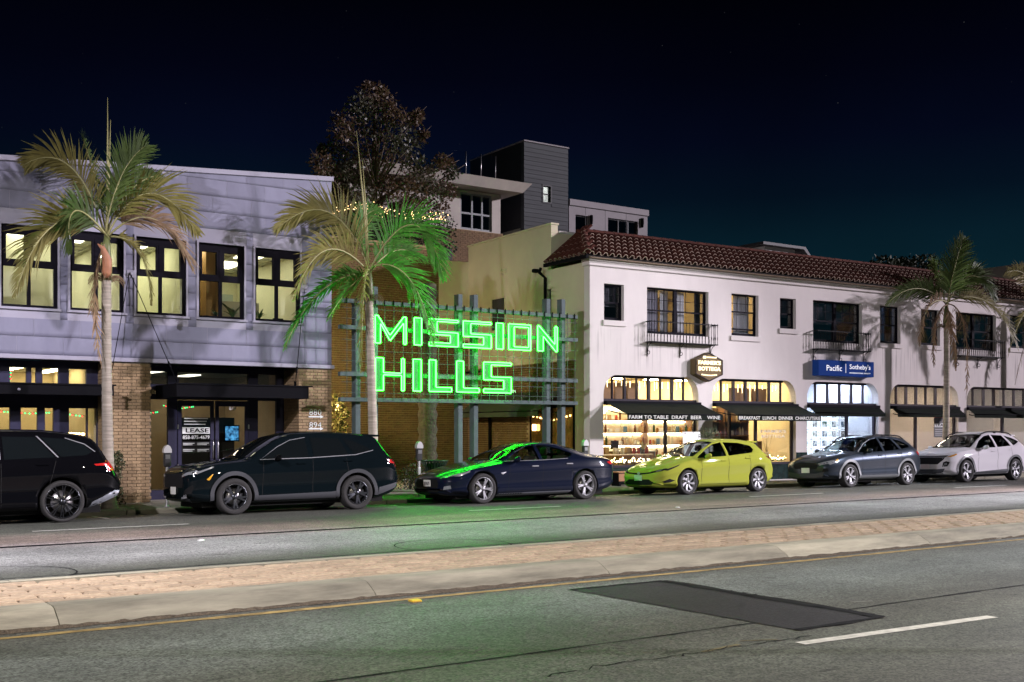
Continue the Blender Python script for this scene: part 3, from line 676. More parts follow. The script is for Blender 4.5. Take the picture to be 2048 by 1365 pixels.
# ---- shop windows left of the first pillar
YB = 26.15
def bx_(px): return onY(px, 800, YB).x
lo = [(-40, 20), (42, 75), (90, 107), (138, 173), (176, 194)]
up = [(20, 53), (63, 72), (85, 117), (138, 173)]
f = MB(); top0, top1 = 2.64, 3.04
holes = [[(bx_(a), .55), (bx_(c), .55), (bx_(c), 2.16), (bx_(a), 2.16)] for a, c in lo] + [[(bx_(a), top0), (bx_(c), top0), (bx_(c), top1), (bx_(a), top1)] for a, c in up]
shop = plate([(-4, .03), (P1A + .003, .03), (P1A + .003, 3.2), (-4, 3.2)], holes, .10).build('storefront_frame', M_NAVY, of, Matrix.Translation((0, YB, 0)))
for h in holes: pane(shop, h[0][0], h[1][0], YB + .05, h[0][1], h[2][1])
room(of, -3.9, P1A - .05, YB + .12, 30.5, .06, 3.15, mat('shop_cream_wall', (.62, .52, .30), .9, noise=(2, .08)), M_ROOMC, lights=[(x, x + .25, y, y + 1.2) for x in (3.6, 5.0, 6.0) for y in (27.4, 29.0)], lm=glow('shop_light', (1, .83, .5), 13))
string_of_bulbs('string_lights', 'green and red icicle lights in the left shop transom window', [(onY(20, 745, 26.5).x, 26.5, onY(20, 762, 26.5).z), (onY(24, 732, 26.5).x, 26.5, onY(24, 732, 26.5).z), (onY(60, 730, 26.5).x, 26.5, onY(60, 730, 26.5).z)], 16, [L_GREEN, L_RED], .016)
string_of_bulbs('string_lights', 'green and red string lights across the middle shop transom window', [(onY(84, 733, 26.5).x, 26.5, onY(84, 731, 26.5).z), (onY(118, 735, 26.5).x, 26.5, onY(118, 735, 26.5).z)], 7, [L_RED, L_GREEN], .016)
string_of_bulbs('string_lights', 'green and red string lights low across the lower shop windows', [(onY(-30, 815, 26.6).x, 26.6, 2.12), (onY(60, 815, 26.6).x, 26.6, 2.06), (onY(110, 815, 26.6).x, 26.6, 2.09), (onY(175, 828, 26.6).x, 26.6, 1.99)], 30, [L_GREEN, L_RED, L_GREEN], .016)
string_of_bulbs('string_lights', 'row of warm amber bulbs inside the shop window nearest the brick pillar', [(onY(136, 864, 27).x, 27, onY(136, 864, 27).z), (onY(176, 866, 27).x, 27, onY(176, 866, 27).z)], 8, [L_FAIRY], .03)
single(MB().box(onY(163, 0, 28).x, onY(174, 0, 28).x, 28, 28.04, onY(168, 862, 28).z, onY(168, 832, 28).z).build('wall_screen', L_COOL), 'bright bluish white screen inside the shop beside the brick pillar', 'screen')
# ---- numbers and arrows on the second pillar
for txt, pyt, pyb, pa in (('880', 819, 831, 834), ('894', 845, 856, 858)):
    nb = thing('address_sign', ('white 880 numerals with an arrow, upper of two on the brick pillar' if txt == '880' else 'white 894 numerals with an arrow, lower of two on the brick pillar'), 'sign', (onY(631, pyb, YL).x, YL - .03, onY(631, pyb, YL).z))
    fit_text(txt, onY(618, pyb, YL).x, onY(642, pyb, YL).x, onY(631, pyb, YL).z, onY(631, pyt, YL).z, .012, -.01).build('numerals', M_VINYL, nb, Matrix.Translation((0, YL - .012, 0)))
    zc = onY(631, pa, YL).z; x0, x1 = onY(617, pa, YL).x, onY(646, pa, YL).x
    MB().prism([(x0, zc - .018), (x1 - .08, zc - .018), (x1 - .08, zc - .04), (x1, zc), (x1 - .08, zc + .04), (x1 - .08, zc + .018), (x0, zc + .018)], YL - .026, YL - .008, 'y').build('arrow', M_VINYL, nb)
# ================================================================== white stucco building
WO = (20.2, 25.6); WU = (math.cos(R(-2)), math.sin(R(-2))); TW = T_at((WO[0], WO[1], 0), WU)
TWI = TW.inverted()
def wp(px, py, v=0.0):
    """pixel -> (u, w) on the plane v behind the white facade"""
    r = ray(px, py); ox, oy = WO[0] - WU[1] * v, WO[1] + WU[0] * v
    den = r[0] * WU[1] - r[1] * WU[0]; t = (ox * WU[1] - oy * WU[0]) / den
    X, Y = r[0] * t, r[1] * t
    return ((X - ox) * WU[0] + (Y - oy) * WU[1], H + r[2] * t)
M_STUC = mat('white_stucco', (.62, .575, .56), .9, noise=(1.3, .07, (.7, .7, .3)), bump=(55, .35, .004))
M_STUC2 = mat('cream_stucco', (.56, .49, .36), .9, noise=(.8, .08), bump=(55, .4, .004))
def stain(m):
    """grey run-off streaks below sills and balconies"""
    n, l = m.node_tree.nodes, m.node_tree.links; b = n['Principled BSDF']; src = b.inputs['Base Color'].links[0].from_socket; t = n.new('ShaderNodeTexCoord')
    def nz(sc, st):
        mp = n.new('ShaderNodeMapping'); mp.inputs['Scale'].default_value = st; l.new(t.outputs['Object'], mp.inputs[0]); z = n.new('ShaderNodeTexNoise'); z.inputs['Scale'].default_value = sc; z.inputs['Detail'].default_value = 4; l.new(mp.outputs[0], z.inputs['Vector']); return z.outputs['Fac']
    def rg(v, a, c, lo=0.0, hi=1.0):
        r = n.new('ShaderNodeMapRange'); r.inputs['From Min'].default_value = a; r.inputs['From Max'].default_value = c; r.inputs['To Min'].default_value = lo; r.inputs['To Max'].default_value = hi; l.new(v, r.inputs['Value']); return r.outputs[0]
    def ml(a, c): q = n.new('ShaderNodeMath'); q.operation = 'MULTIPLY'; l.new(a, q.inputs[0]); l.new(c, q.inputs[1]); return q.outputs[0]
    sz = n.new('ShaderNodeSeparateXYZ'); l.new(t.outputs['Object'], sz.inputs[0])
    k = ml(ml(rg(nz(11, (1, 1, .04)), .5, .68), rg(nz(.9, (1, 1, .15)), .46, .6)), ml(rg(sz.outputs['Z'], 3.3, 4.1), rg(sz.outputs['Z'], 4.75, 4.45)))
    x = n.new('ShaderNodeMixRGB'); x.blend_type = 'MULTIPLY'; f = n.new('ShaderNodeMath'); f.operation = 'MULTIPLY'; f.inputs[1].default_value = .85; l.new(k, f.inputs[0]); l.new(f.outputs[0], x.inputs[0]); l.new(src, x.inputs[1]); x.inputs[2].default_value = (.42, .41, .42, 1); l.new(x.outputs[0], b.inputs['Base Color'])
stain(M_STUC)
M_TILE = mat('clay_roof_tile', (.085, .026, .018), .85, noise=(9, .30), bump=(40, .3, .004), spec=.2)
M_IRON = mat('wrought_iron', (.010, .010, .011), .7, spec=.12)
M_GTILE = mat('glazed_green_tile', (.012, .03, .028), .18, noise=(5, .4))
M_CURT = mat('white_curtain', (.62, .62, .68), .9, noise=(5, .12, (1, 1, .05)))
M_DROOM = mat('dark_room', (.04, .038, .045), .9)
M_WARMW = mat('warm_room_wall', (.74, .62, .40), .9, noise=(1.5, .06))
UE = 25.2
wh = thing('stucco_building', 'white stucco two storey building with red tile roof and arched shopfronts', 'building', (WO[0], WO[1], .03), (0, 0, R(-2)))
WIN = [(1208, 1248, 567, 640, 1, 'dark'), (1294, 1417, 574, 667, 2, 'warm'), (1463, 1517, 587, 671, 1, 'warmc'), (1560, 1592, 596, 657, 1, 'dark'), (1626, 1724, 600, 683, 2, 'dark'),
       (1760, 1801, 611, 686, 1, 'blue'), (1842, 1880, 618, 690, 1, 'dark'), (1912, 1992, 624, 698, 2, 'dark'), (2020, 2062, 630, 696, 1, 'dark')]
BAY = [(1207, 1397, 'deli'), (1425, 1592, 'wine'), (1614, 1757, 'estate'), (1780, 1917, 'lease'), (1933, 2075, 'plain')]
holes = []; wrec = []
for a, c, t, bt, n, kind in WIN:
    u0, z1 = wp(a, t); u1, _ = wp(c, t); _, z0 = wp(a, bt)
    wrec.append([u0, u1, z0, z1, n, kind]); holes.append([(u0, z0), (u1, z0), (u1, z1), (u0, z1)])
ARCH_T, TR0 = 3.30, 2.60
brec = []
for a, c, kind in BAY:
    u0, u1 = wp(a, 800)[0], wp(c, 800)[0]; brec.append((u0, u1, kind)); rx_, rz_ = .50, .58; arc = []
    for k in range(9): t = math.pi / 2 * k / 8; arc.append((u1 - rx_ + rx_ * math.cos(t), ARCH_T - rz_ + rz_ * math.sin(t)))
    for k in range(9): t = math.pi / 2 * k / 8; arc.append((u0 + rx_ - rx_ * math.sin(t), ARCH_T - rz_ + rz_ * math.cos(t)))
    holes.append([(u0, .05), (u1, .05)] + arc)
plate([(0, .03), (UE, .03), (UE, 6.60), (0, 6.60)], holes, .28).build('facade_wall', M_STUC, wh, TW)
# ---- windows
def curtain(parent, u0, u1, z0, z1, v, m, T):
    n = max(6, int((u1 - u0) / .03)); b = MB(); vs = []
    for i in range(n + 1):
        u = u0 + (u1 - u0) * i / n; y = v + .02 * math.sin(i * 1.9) + .008 * math.sin(i * .7)
        vs += [(u, y, z0), (u, y, z1)]
    b.add(vs, [(2 * i, 2 * i + 2, 2 * i + 3, 2 * i + 1) for i in range(n)], 0, True); return b.build('curtain', m, parent, T)
for k, (u0, u1, z0, z1, n, kind) in enumerate(wrec):
    t = .045; v0, v1 = .13, .20
    f = MB().box(u0, u0 + t, v0, v1, z0, z1).box(u1 - t, u1, v0, v1, z0, z1).box(u0 + t, u1 - t, v0, v1, z1 - t, z1).box(u0 + t, u1 - t, v0, v1, z0, z0 + t)
    wo_ = f.build('window', M_FRAME, wh, TW)
    cells = [(u0 + t, u1 - t)] if n == 1 else [(u0 + t, (u0 + u1) / 2 - .06), ((u0 + u1) / 2 + .06, u1 - t)]
    if n == 2: MB().box((u0 + u1) / 2 - .06, (u0 + u1) / 2 + .06, v0 + .003, v1 + .003, z0 + t, z1 - t).build('mullion', M_FRAME, wo_, TW)
    zm = z0 + (z1 - z0) * (.52 if n == 2 else .5)
    if k == 2: zm = z0 + (z1 - z0) * .58
    for p, q in cells:
        s_ = MB(); r_ = .03
        s_.box(p, q, v0 + .02, v1 - .015, zm - .022, zm + .022)
        s_.box(p, p + r_, v0 + .02, v1 - .015, z0 + t, zm - .022).box(q - r_, q, v0 + .02, v1 - .015, z0 + t, zm - .022).box(p + r_, q - r_, v0 + .02, v1 - .015, z0 + t, z0 + t + .05)
        if k == 2: s_.box(p + r_, q - r_, v0 + .02, v1 - .015, z0 + .20, z0 + .25)
        s_.build('sash', M_FRAME, wo_, TW)
        mb = MB(); nc = 3
        for i in range(1, nc): u = p + (q - p) * i / nc; mb.box(u - .009, u + .009, v0 + .03, v1 - .03, zm + .022, z1 - t)
        zz = (zm + z1 - t) / 2 + .01; mb.box(p, q, v0 + .032, v1 - .032, zz - .009, zz + .009)
        mb.build('muntin', M_FRAME, wo_, TW)
        pane(wo_, p, q, v0 + .045, zm + .022, z1 - t, TW); pane(wo_, p + r_, q - r_, v0 + .05, z0 + t + .05, zm - .022, TW)
    if n == 1: MB().cbox(u0 - .06, u1 + .06, -.05, .13, z0 - .17, z0 - .003, .012).build('sill', M_STUC, wo_, TW)
    # what lies behind the glass
    rm = {'dark': M_DROOM, 'warm': M_WARMW, 'warmc': M_WARMW, 'blue': mat('blue_grey_room', (.25, .27, .36), .9)}[kind]
    lit = {'warm': L_WARM, 'warmc': L_WARM, 'blue': glow('dim_cool_light', (.62, .72, 1.0), 3.5), 'dark': None}[kind]
    um = (u0 + u1) / 2
    room(wh, u0 - .35, u1 + .35, .30, 3.2, z0 - .5, z1 + .45, rm, rm, rm, TW, [(um - .35, um + .35, 1.0, 1.7)] if lit else [], lit)
    if kind == 'warm':
        curtain(wo_, u0 + .02, u0 + .70, z0 + .05, z1 - .02, .36, mat('grey_curtain', (.25, .24, .30), .9), TW)
        curtain(wo_, u1 - .28, u1 - .03, z0 + .05, z1 - .02, .36, mat('dark_curtain', (.06, .05, .05), .9), TW); curtain(wo_, u1 - .95, u1 - .62, z0 + .05, z1 - .02, .42, M_CURT, TW); curtain(wo_, um - .4, um - .1, z0 + .05, z1 - .02, .40, M_CURT, TW)
    if kind == 'warmc': curtain(wo_, um - .20, u1 - .12, z0 + .05, z1 - .02, .34, M_CURT, TW)
    if kind == 'blue': curtain(wo_, u0 + .02, um - .06, z0 + .05, z1 - .02, .34, M_CURT, TW); curtain(wo_, um + .12, u1 - .03, z0 + .05, z1 - .02, .36, mat('rust_curtain', (.30, .12, .08), .9), TW)
    if kind == 'dark': MB().box(u0 + .05, u1 - .05, .34, .35, zm - .10, z1 - .05).build('roller_blind', mat('grey_blind', (.10, .10, .13), .9), wo_, TW)
    if n == 2:      # iron balconette
        bu0, bu1 = u0 - .06, u1 + .16; bz = z0 - .28; tz = z0 + .36; d = .27
        rail = MB()
        rail.box(bu0, bu1, -d, -d + .03, tz - .03, tz).box(bu0, bu1, -d, -d + .03, bz, bz + .03)
        for u in (bu0, bu1 - .03): rail.box(u, u + .03, -d + .03, 0, tz - .03, tz).box(u, u + .03, -d + .03, 0, bz, bz + .03)
        bal = rail.build('balcony', M_IRON, wh, TW)
        pts = [(bu0 + .012 + i * (bu1 - bu0 - .024) / 21, -d + .015) for i in range(22)] + [(bu1 - .015, -d + .1), (bu1 - .015, -d + .2), (bu0 + .015, -d + .1), (bu0 + .015, -d + .2)]
        bme = MB().lathe([(.008, 0), (.008, .12), (.015, .18), (.008, .26), (.007, .5), (.012, .58), (.008, .64), (.008, tz - bz - .05)], 6).mesh('baluster', M_IRON)
        for (u, v) in pts: link('baluster', bme, bal, TW @ Matrix.Translation((u, v, bz + .025)))
        MB().box(bu0 + .03, bu1 - .03, -d + .03, 0, bz + .004, bz + .02).build('balcony_floor', M_IRON, bal, TW)
        for u in (bu0 + .06, (bu0 + bu1) / 2, bu1 - .10):
            br = MB().tube([(u, -d + .02, bz), (u, -.02, bz)], .012, 6).tube([(u, -.015, bz), (u, -.015, bz - .42)], .012, 6)
            arc = [(u, -d + .06 + .9 * (d - .08) * math.sin(t) , bz - .02 - .26 * (1 - math.cos(t))) for t in [math.pi / 2 * i / 8 for i in range(9)]]
            arc += [(u, -.075 + .055 * math.cos(t), bz - .30 - .055 * math.sin(t)) for t in [i * .7 for i in range(8)]]
            br.tube(arc, .010, 6).build('bracket', M_IRON, bal, TW)
# ---- cornice and roof
MB().cbox(-.07, UE + .1, -.07, .30, 6.47, 6.60, .012).build('cornice', M_STUC, wh, TW)
MB().cbox(-.10, UE + .1, -.12, .30, 6.603, 6.68, .012).build('cornice_lip', M_STUC, wh, TW)
EV, EW, RV, RW, HU = -.32, 6.70, 1.62, 7.72, .95         # eave line, ridge line, hip offset
HV = 2.0
MB().add([(-.30, EV, EW - .02), (UE - 2.0, EV, EW - .02), (UE - 2.0, RV, RW - .02), (HU, RV, RW - .02)], [(0, 1, 2, 3)]).add([(-.30, EV, EW - .02), (HU, RV, RW - .02), (HU, HV - .1, RW - .02), (-.30, HV - .1, EW - .02)], [(0, 1, 2, 3)]).build('roof_deck', mat('roof_felt', (.03, .02, .018), .95), wh, TW)
roof = MB().box(-.2, UE - 2, EV + .03, .0, EW - .045, EW - .024).build('roof', mat('roof_soffit', (.30, .22, .16), .9), wh, TW)
sl = math.atan2(RW - EW, RV - EV); SL = math.hypot(RW - EW, RV - EV)
def barrel(L=.40, r=.088, up=1, n=6, t=.020, taper=.86):
    b = MB(); vs = []
    for j, rr, z in ((0, r, 0), (1, r * taper, 0)):
        for q in (rr, rr - t):
            for i in range(n + 1): a = math.pi * i / n; vs.append((q * math.cos(a), j * L, up * q * math.sin(a)))
    k = n + 1; fs = []
    for i in range(n): fs += [(i, i + 1, 2 * k + i + 1, 2 * k + i), (k + i + 1, k + i, 3 * k + i, 3 * k + i + 1)]
    b.add(vs, fs, 0, True); return b.add(vs[:2 * k], [(i + 1, i, k + i, k + i + 1) for i in range(n)], 1, False)
M_TEND = mat('pale_tile_end', (.34, .25, .20), .9, noise=(9, .25), spec=.2)
cap = [barrel(.46, random.uniform(.084, .093)).mesh('roof_tile', [M_TILE, M_TEND]) for _ in range(4)]
M_TEND = mat('pale_tile_end', (.34, .25, .20), .9, noise=(9, .25), spec=.2)
def addm(B, b, MM):
    k = len(B.v); B.v += [tuple(MM @ Vector(p)) for p in b.v]; B.f += [tuple(i + k for i in f) for f in b.f]; B.m += b.m; B.sm += b.sm
PIT, EXP = .245, .375; NR = 6
Mslope = lambda u, s, off=0.0: TW @ Matrix.Translation((u, EV - .03 + s * math.cos(sl), EW + s * math.sin(sl) + off)) @ Matrix.Rotation(sl - .075 + random.gauss(0, .014), 4, 'X') @ Matrix.Rotation(random.gauss(0, .02), 4, 'Z')
farm = MB(); pans = MB(); cnt = 0
ncol = int((UE - 2.2) / PIT)
for c in range(ncol):
    u = -.18 + c * PIT
    for r_ in range(NR):
        s = r_ * EXP
        # hip line: tiles start where the hip has been passed
        if u < -.30 + (HU + .30) * (s / SL) - .02: continue
        lift = .045
        if cnt < 294: link('roof_tile', random.choice(cap), roof, Mslope(u, s, lift)); cnt += 1
        else:
            bb = barrel(.46, .089, n=5); MM = Mslope(u, s, lift); addm(farm, bb, MM)
        pb = barrel(.42, .085, -1, n=4); MM = Mslope(u + PIT / 2, s, lift + .055); addm(pans, pb, MM)
o = farm.build('distant_roof_tiles', [M_TILE, M_TEND], roof); o['kind'] = 'stuff'
o = pans.build('pan_tiles', [M_TILE, M_TEND], roof); o['kind'] = 'stuff'
# hip side tiles and the hip ridge caps
sl2 = math.atan2(RW - EW, HU + .30); SL2 = math.hypot(RW - EW, HU + .30); hs = MB()
for c in range(9):
    v = EV + .10 + c * PIT
    for r_ in range(5):
        s = r_ * EXP
        if v < EV + (RV - EV) * (s / SL2) - .02 or v > HV - .05: continue
        for up, dv, off in ((1, 0, .045), (-1, PIT / 2, .10)):
            bb = barrel(.42, .088, up, 5)
            MM = TW @ Matrix.Translation((-.33 + s * math.cos(sl2), v + dv, EW + s * math.sin(sl2) + off)) @ Matrix.Rotation(-R(90), 4, 'Z') @ Matrix.Rotation(sl2, 4, 'X')
            addm(hs, bb, MM)
o = hs.build('hip_tiles', [M_TILE, M_TEND], roof); o['kind'] = 'stuff'
h0, h1 = Vector((-.32, EV - .02, EW + .08)), Vector((HU, RV, RW + .10)); dv_ = h1 - h0
for i in range(6):
    p = h0 + dv_ * (i / 6.0); q = dv_.to_track_quat('Y', 'Z').to_matrix().to_4x4()
    bb = barrel(.44, .11); link('hip_cap', bb.mesh('hip_cap', [M_TILE, M_TEND]), roof, TW @ Matrix.Translation(p) @ q)
rc = barrel(.42, .10).mesh('ridge_cap', [M_TILE, M_TEND])
for i in range(58): link('ridge_cap', rc, roof, TW @ Matrix.Translation((HU + i * .385, RV + .02, RW + .075)) @ Matrix.Rotation(-R(90), 4, 'Z'))
# parapet volume behind the tiles
MB().box(0, .003, 0, .001, 0, .001)
tall = MB().box(0, UE, HV, HV + .25, 6.0, 7.72).box(0, .25, HV + .25, 7.05, .03, 7.97).box(0, .25, HV, HV + .25, 7.723, 7.97).build('parapet_wall', M_STUC2, wh, TW)
MB().cbox(-.03, .28, HV - .03, 7.08, 7.972, 8.03, .01).build('parapet_coping', M_STUC2, wh, TW)
MB().cbox(.283, UE, HV - .03, HV + .28, 7.723, 7.80, .01).build('front_coping', M_STUC, wh, TW)
# ---- side wall towards the alley, with its small window and shop window
def sp_side(px, py):
    """pixel -> (v, w) on the side wall (u = 0)"""
    ox, oy = WO; vx, vy = -WU[1], WU[0]; r = ray(px, py); den = r[0] * vy - r[1] * vx; t = (ox * vy - oy * vx) / den
    return ((r[0] * t - ox) * vx + (r[1] * t - oy) * vy, H + r[2] * t)
sv0, sv1 = sp_side(1150, 820)[0], sp_side(1062, 820)[0]; swz0, swz1 = .75, 2.35
wv0, wv1 = sp_side(1010, 618)[0], sp_side(985, 618)[0]; wz0, wz1 = sp_side(998, 660)[1], sp_side(998, 598)[1]
TS = TW @ Matrix(((0, 1, 0, 0), (1, 0, 0, 0), (0, 0, 1, 0), (0, 0, 0, 1)))      # (a, b, w) -> (u=b, v=a, w)
plate([(.283, .03), (HV, .03), (HV, 6.6), (.283, 6.6)], [[(sv0, swz0), (HV - .02, swz0), (HV - .02, swz1), (sv0, swz1)]], .25).build('side_wall', M_STUC2, wh, TS)
sb = MB().box(0, .26, HV - .001, 7.05, 0, .001)
wins_side = MB().box(-.006, -.002, wv0, wv1, wz0, wz1).build('side_window', M_DROOM, wh, TW)
MB().box(-.03, -.007, wv0 - .03, wv0, wz0, wz1).box(-.03, -.007, wv1, wv1 + .03, wz0, wz1).box(-.03, -.007, wv0 - .03, wv1 + .03, wz1, wz1 + .04).build('window_surround', M_STUC2, wins_side, TW)
# dark bronze shop window set on the side wall, lit room behind its glass
s2 = MB().box(-.05, .0, sv1 - .05, sv1, swz0 - .35, swz1 + .1).box(-.05, .0, sv0, sv0 + .05, swz0 - .35, swz1 + .1).box(-.05, .0, sv0 + .05, sv1 - .05, swz1, swz1 + .1).box(-.05, 0, sv0 + .05, sv1 - .05, swz0 - .35, swz0)
s2.box(-.05, 0, (sv0 + sv1) / 2 - .03, (sv0 + sv1) / 2 + .03, swz0, swz1)
s2 = s2.build('side_shop_window', M_FRAME, wh, TW)
a, z = sp_side(1028, 540); o = MB()
for i in range(3):
    for j in range(2): o.cbox(-.03, -.002, sp_side(1003 + i * 4.2, 540)[0] - .05, sp_side(1003 + i * 4.2, 540)[0] + .04, z + .03 - j * .12, z + .11 - j * .12, .01)
o.build('wall_vent', M_STUC2, wh, TW)
v_, z_ = sp_side(1076, 543); MB().cbox(-.2, 0, v_ - .07, v_ + .07, z_ - .05, z_ + .06, .02).build('wall_lamp', M_BLACK, wh, TW)
v_ = sp_side(1094, 560)[0]
MB().tube([(-.30, v_ - .1, 6.62), (-.28, v_, 6.5), (-.07, v_, 6.35), (-.06, v_, .1)], .05, 8).build('downspout', M_BLACK, wh, TW)
MB().box(-.36, -.27, EV, HV - .1, EW - .08, EW + .02).build('side_gutter', M_BLACK, wh, TW)
# ---- arched shopfronts
M_BRONZE = mat('aubergine_shop_frame', (.030, .024, .034), .65, spec=.15)
shops = []
for bi, (u0, u1, kind) in enumerate(brec):
    v0, v1 = .14, .24; f = MB()
    f.box(u0, u1, v0 - .04, v1, TR0 - .12, TR0).box(u0, u1, v0, v1, 2.42, TR0 - .123)
    base = .62 if kind in ('deli', 'wine') else .55
    f.box(u0, u1, v0 - .03, v1, base - .07, base)
    f.box(u0, u0 + .05, v0, v1, base, 2.42).box(u1 - .05, u1, v0, v1, base, 2.42)
    split = {'deli': (.68,), 'wine': (.24, .55), 'estate': (.60,), 'lease': (.42,), 'plain': (.55,)}[kind]
    for q in split: u = u0 + (u1 - u0) * q; f.box(u - .035, u + .035, v0 + .002, v1 - .002, base, 2.42)
    sf_ = f.build('shop_frame', M_BRONZE, wh, TW)
    nm = {'deli': 8, 'wine': 7, 'estate': 6, 'lease': 7, 'plain': 7}[kind]; tr = MB()
    for i in range(1, nm):
        u = u0 + (u1 - u0) * i / nm; t = .035 if i in (2, nm - 2, nm // 2) else .014
        zt = ARCH_T
        if u < u0 + .5: zt = ARCH_T - .58 + .58 * math.sqrt(max(0, 1 - ((u0 + .5 - u) / .5) ** 2))
        if u > u1 - .5: zt = ARCH_T - .58 + .58 * math.sqrt(max(0, 1 - ((u - u1 + .5) / .5) ** 2))
        tr.box(u - t, u + t, v0 + .01, v1, TR0, zt)
    tr.box(u0 + .45, u1 - .45, v0 + .005, v1 + .004, ARCH_T - .07, ARCH_T); tr.build('transom_bar', M_BRONZE, sf_, TW)
    MB().box(u0, u1, v0 + .06, v0 + .066, TR0, ARCH_T).build('transom_pane', M_GLASS, sf_, TW)
    MB().box(u0 + .05, u1 - .05, v0 + .05, v0 + .056, base, 2.42).build('display_pane', M_GLASS, sf_, TW)
    MB().box(u0, u1, v0, v0 + .12, .04, base - .073).build('stall_riser', M_GTILE, sf_, TW)
    shops.append(sf_)
# glazed tile dados on the piers
tl = MB().cbox(0, .145, -.014, 0, 0, .072, .006).mesh('dado_tile', M_GTILE)
edges = [(0, brec[0][0])] + [(brec[i][1], brec[i + 1][0]) for i in range(4)]
for i, (a, c) in enumerate(edges):
    dp = MB().box(a + .003, c - .003, -.012, -.002, .04, .93).build('pier_dado', mat('dado_grout', (.06, .07, .065), .8), wh, TW)
    nx = max(1, int((c - a) / .152)); w_ = (c - a - .006) / nx
    if i < 3:
        for r_ in range(11):
            for k in range(nx): link('tile', tl, dp, TW @ Matrix.Translation((a + .003 + k * w_, -.012, .05 + r_ * .08)) @ Matrix.Scale((w_ - .006) / .145, 4, (1, 0, 0)))
# ---- awnings
M_AWN = mat('green_black_canvas', (.014, .018, .015), .95, noise=(3, .15), bump=(120, .3, .002), spec=.05)
def awning(u0, u1, proj, z0, z1, val, label, txt=None, t0=.1, t1=.1):
    aw = thing('awning', label, 'awning', TW @ Vector(((u0 + u1) / 2, -.02, z1)), (0, 0, R(-2)))
    n = 20; vs = []; fs = []
    for i in range(n + 1):
        u = u0 + (u1 - u0) * i / n
        for j in range(7):
            t = j / 6; vs.append((u, -.02 - proj * t, z1 + (z0 - z1) * t - .022 * math.sin(math.pi * t) * (1 + .3 * math.sin(i * 2.1))))
    for i in range(n):
        for j in range(6): k = i * 7 + j; fs.append((k, k + 1, k + 8, k + 7))
    MB().add(vs, fs, 0, True).build('canvas', M_AWN, aw, TW)
    vl = MB()
    vl.add([(u0, -.02 - proj, z0), (u1, -.02 - proj, z0), (u1, -.025 - proj, z0 - val), (u0, -.025 - proj, z0 - val), (u0, -.012 - proj, z0), (u1, -.012 - proj, z0), (u1, -.017 - proj, z0 - val), (u0, -.017 - proj, z0 - val)],
           [(0, 3, 2, 1), (4, 5, 6, 7), (3, 7, 6, 2), (0, 4, 7, 3), (1, 2, 6, 5)])
    vo_ = vl.build('valance', M_AWN, aw, TW)
    if txt: fit_text(txt, u0 + t0, u1 - t1, z0 - val * .80, z0 - val * .18, .002, .006).build('lettering', mat('awning_lettering', (.75, .75, .72), .8), vo_, TW @ Matrix.Translation((0, -.0265 - proj, 0)))
    MB().tube([(u0 + .02, -.02 - proj, z0 + .0), (u1 - .02, -.02 - proj, z0 + .0)], .02, 8).build('front_bar', M_BLACK, aw, TW)
    MB().cbox(u0 - .02, u1 + .02, -.10, .10, z1 - .07, z1 + .03, .01).build('roller_box', M_BLACK, aw, TW)
    for u in (u0 + .12, u1 - .12): MB().tube([(u, .0, z1 - .25), (u + .02, -proj * .5, (z0 + z1) / 2 - .16), (u, -proj + .01, z0 - .01)], .018, 6).build('arm', M_BLACK, aw, TW)
awning(brec[0][0] + .05, brec[0][1] + .02, 1.05, 2.13, 2.50, .17, 'open green black awning lettered FARM TO TABLE DRAFT BEER WINE', 'FARM TO TABLE  DRAFT  BEER    WINE', .05, .12)
awning(brec[1][0] + .05, brec[1][1] + .02, 1.05, 2.13, 2.50, .17, 'open green black awning lettered BREAKFAST LUNCH DINNER CHARCUTERIE', 'BREAKFAST  LUNCH  DINNER  CHARCUTERIE', .05, .05)
awning(brec[2][0] + .03, brec[2][1] - .03, .30, 2.25, 2.50, .12, 'short folded dark awning over the bright listings window')
awning(brec[3][0] + .03, brec[3][1] - .03, .30, 2.25, 2.50, .12, 'short folded dark awning over the window with the lease poster')
awning(brec[4][0] + .03, brec[4][1] - .03, .30, 2.25, 2.50, .12, 'short folded dark awning past the palm at the block end')
# ================================================================== inside the shops
M_CREAM = mat('shop_plaster', (.74, .62, .40), .9, noise=(1.5, .07))
M_CWALL = mat('white_plaster', (.72, .72, .74), .9)
M_SHELF = mat('shelf_wood', (.20, .10, .045), .6, noise=(5, .2, (.2, 1, 1)))
L_DELI = glow('deli_light', (1.0, .82, .46), 80.0)
L_STRIP = glow('shelf_strip_light', (1.0, .88, .62), 40.0)
L_ICE = glow('icicle_glow', (1.0, .80, .45), 12.0)
L_EST = glow('listing_light', (.62, .74, 1.0), 130.0)
room(wh, .36, brec[1][1] + .10, .30, 4.4, .05, 3.42, M_CREAM, M_CREAM, M_FLOOR, TW, [(u, u + .35, v, v + .35) for u in (1.2, 2.5, 3.8, 5.2, 6.6, 7.8) for v in (.9, 2.2, 3.6)], L_DELI)
room(wh, brec[2][0] - .08, brec[2][1] + .08, .30, 4.0, .05, 3.42, M_CWALL, M_CWALL, M_FLOOR, TW, [(brec[2][0] + q, brec[2][0] + q + .3, .8, 2.4) for q in (.6, 1.9, 3.2)], L_EST)
room(wh, brec[3][0] - .08, brec[3][1] + .08, .30, 3.2, .05, 3.42, mat('cream_panel', (.62, .54, .46), .8), M_CWALL, M_FLOOR, TW, [(brec[3][0] + q, brec[3][0] + q + .6, v, v + .6) for q in (.5, 2.2) for v in (.6, 2.0)], glow('vacant_light', (1.0, .86, .70), 60.0))
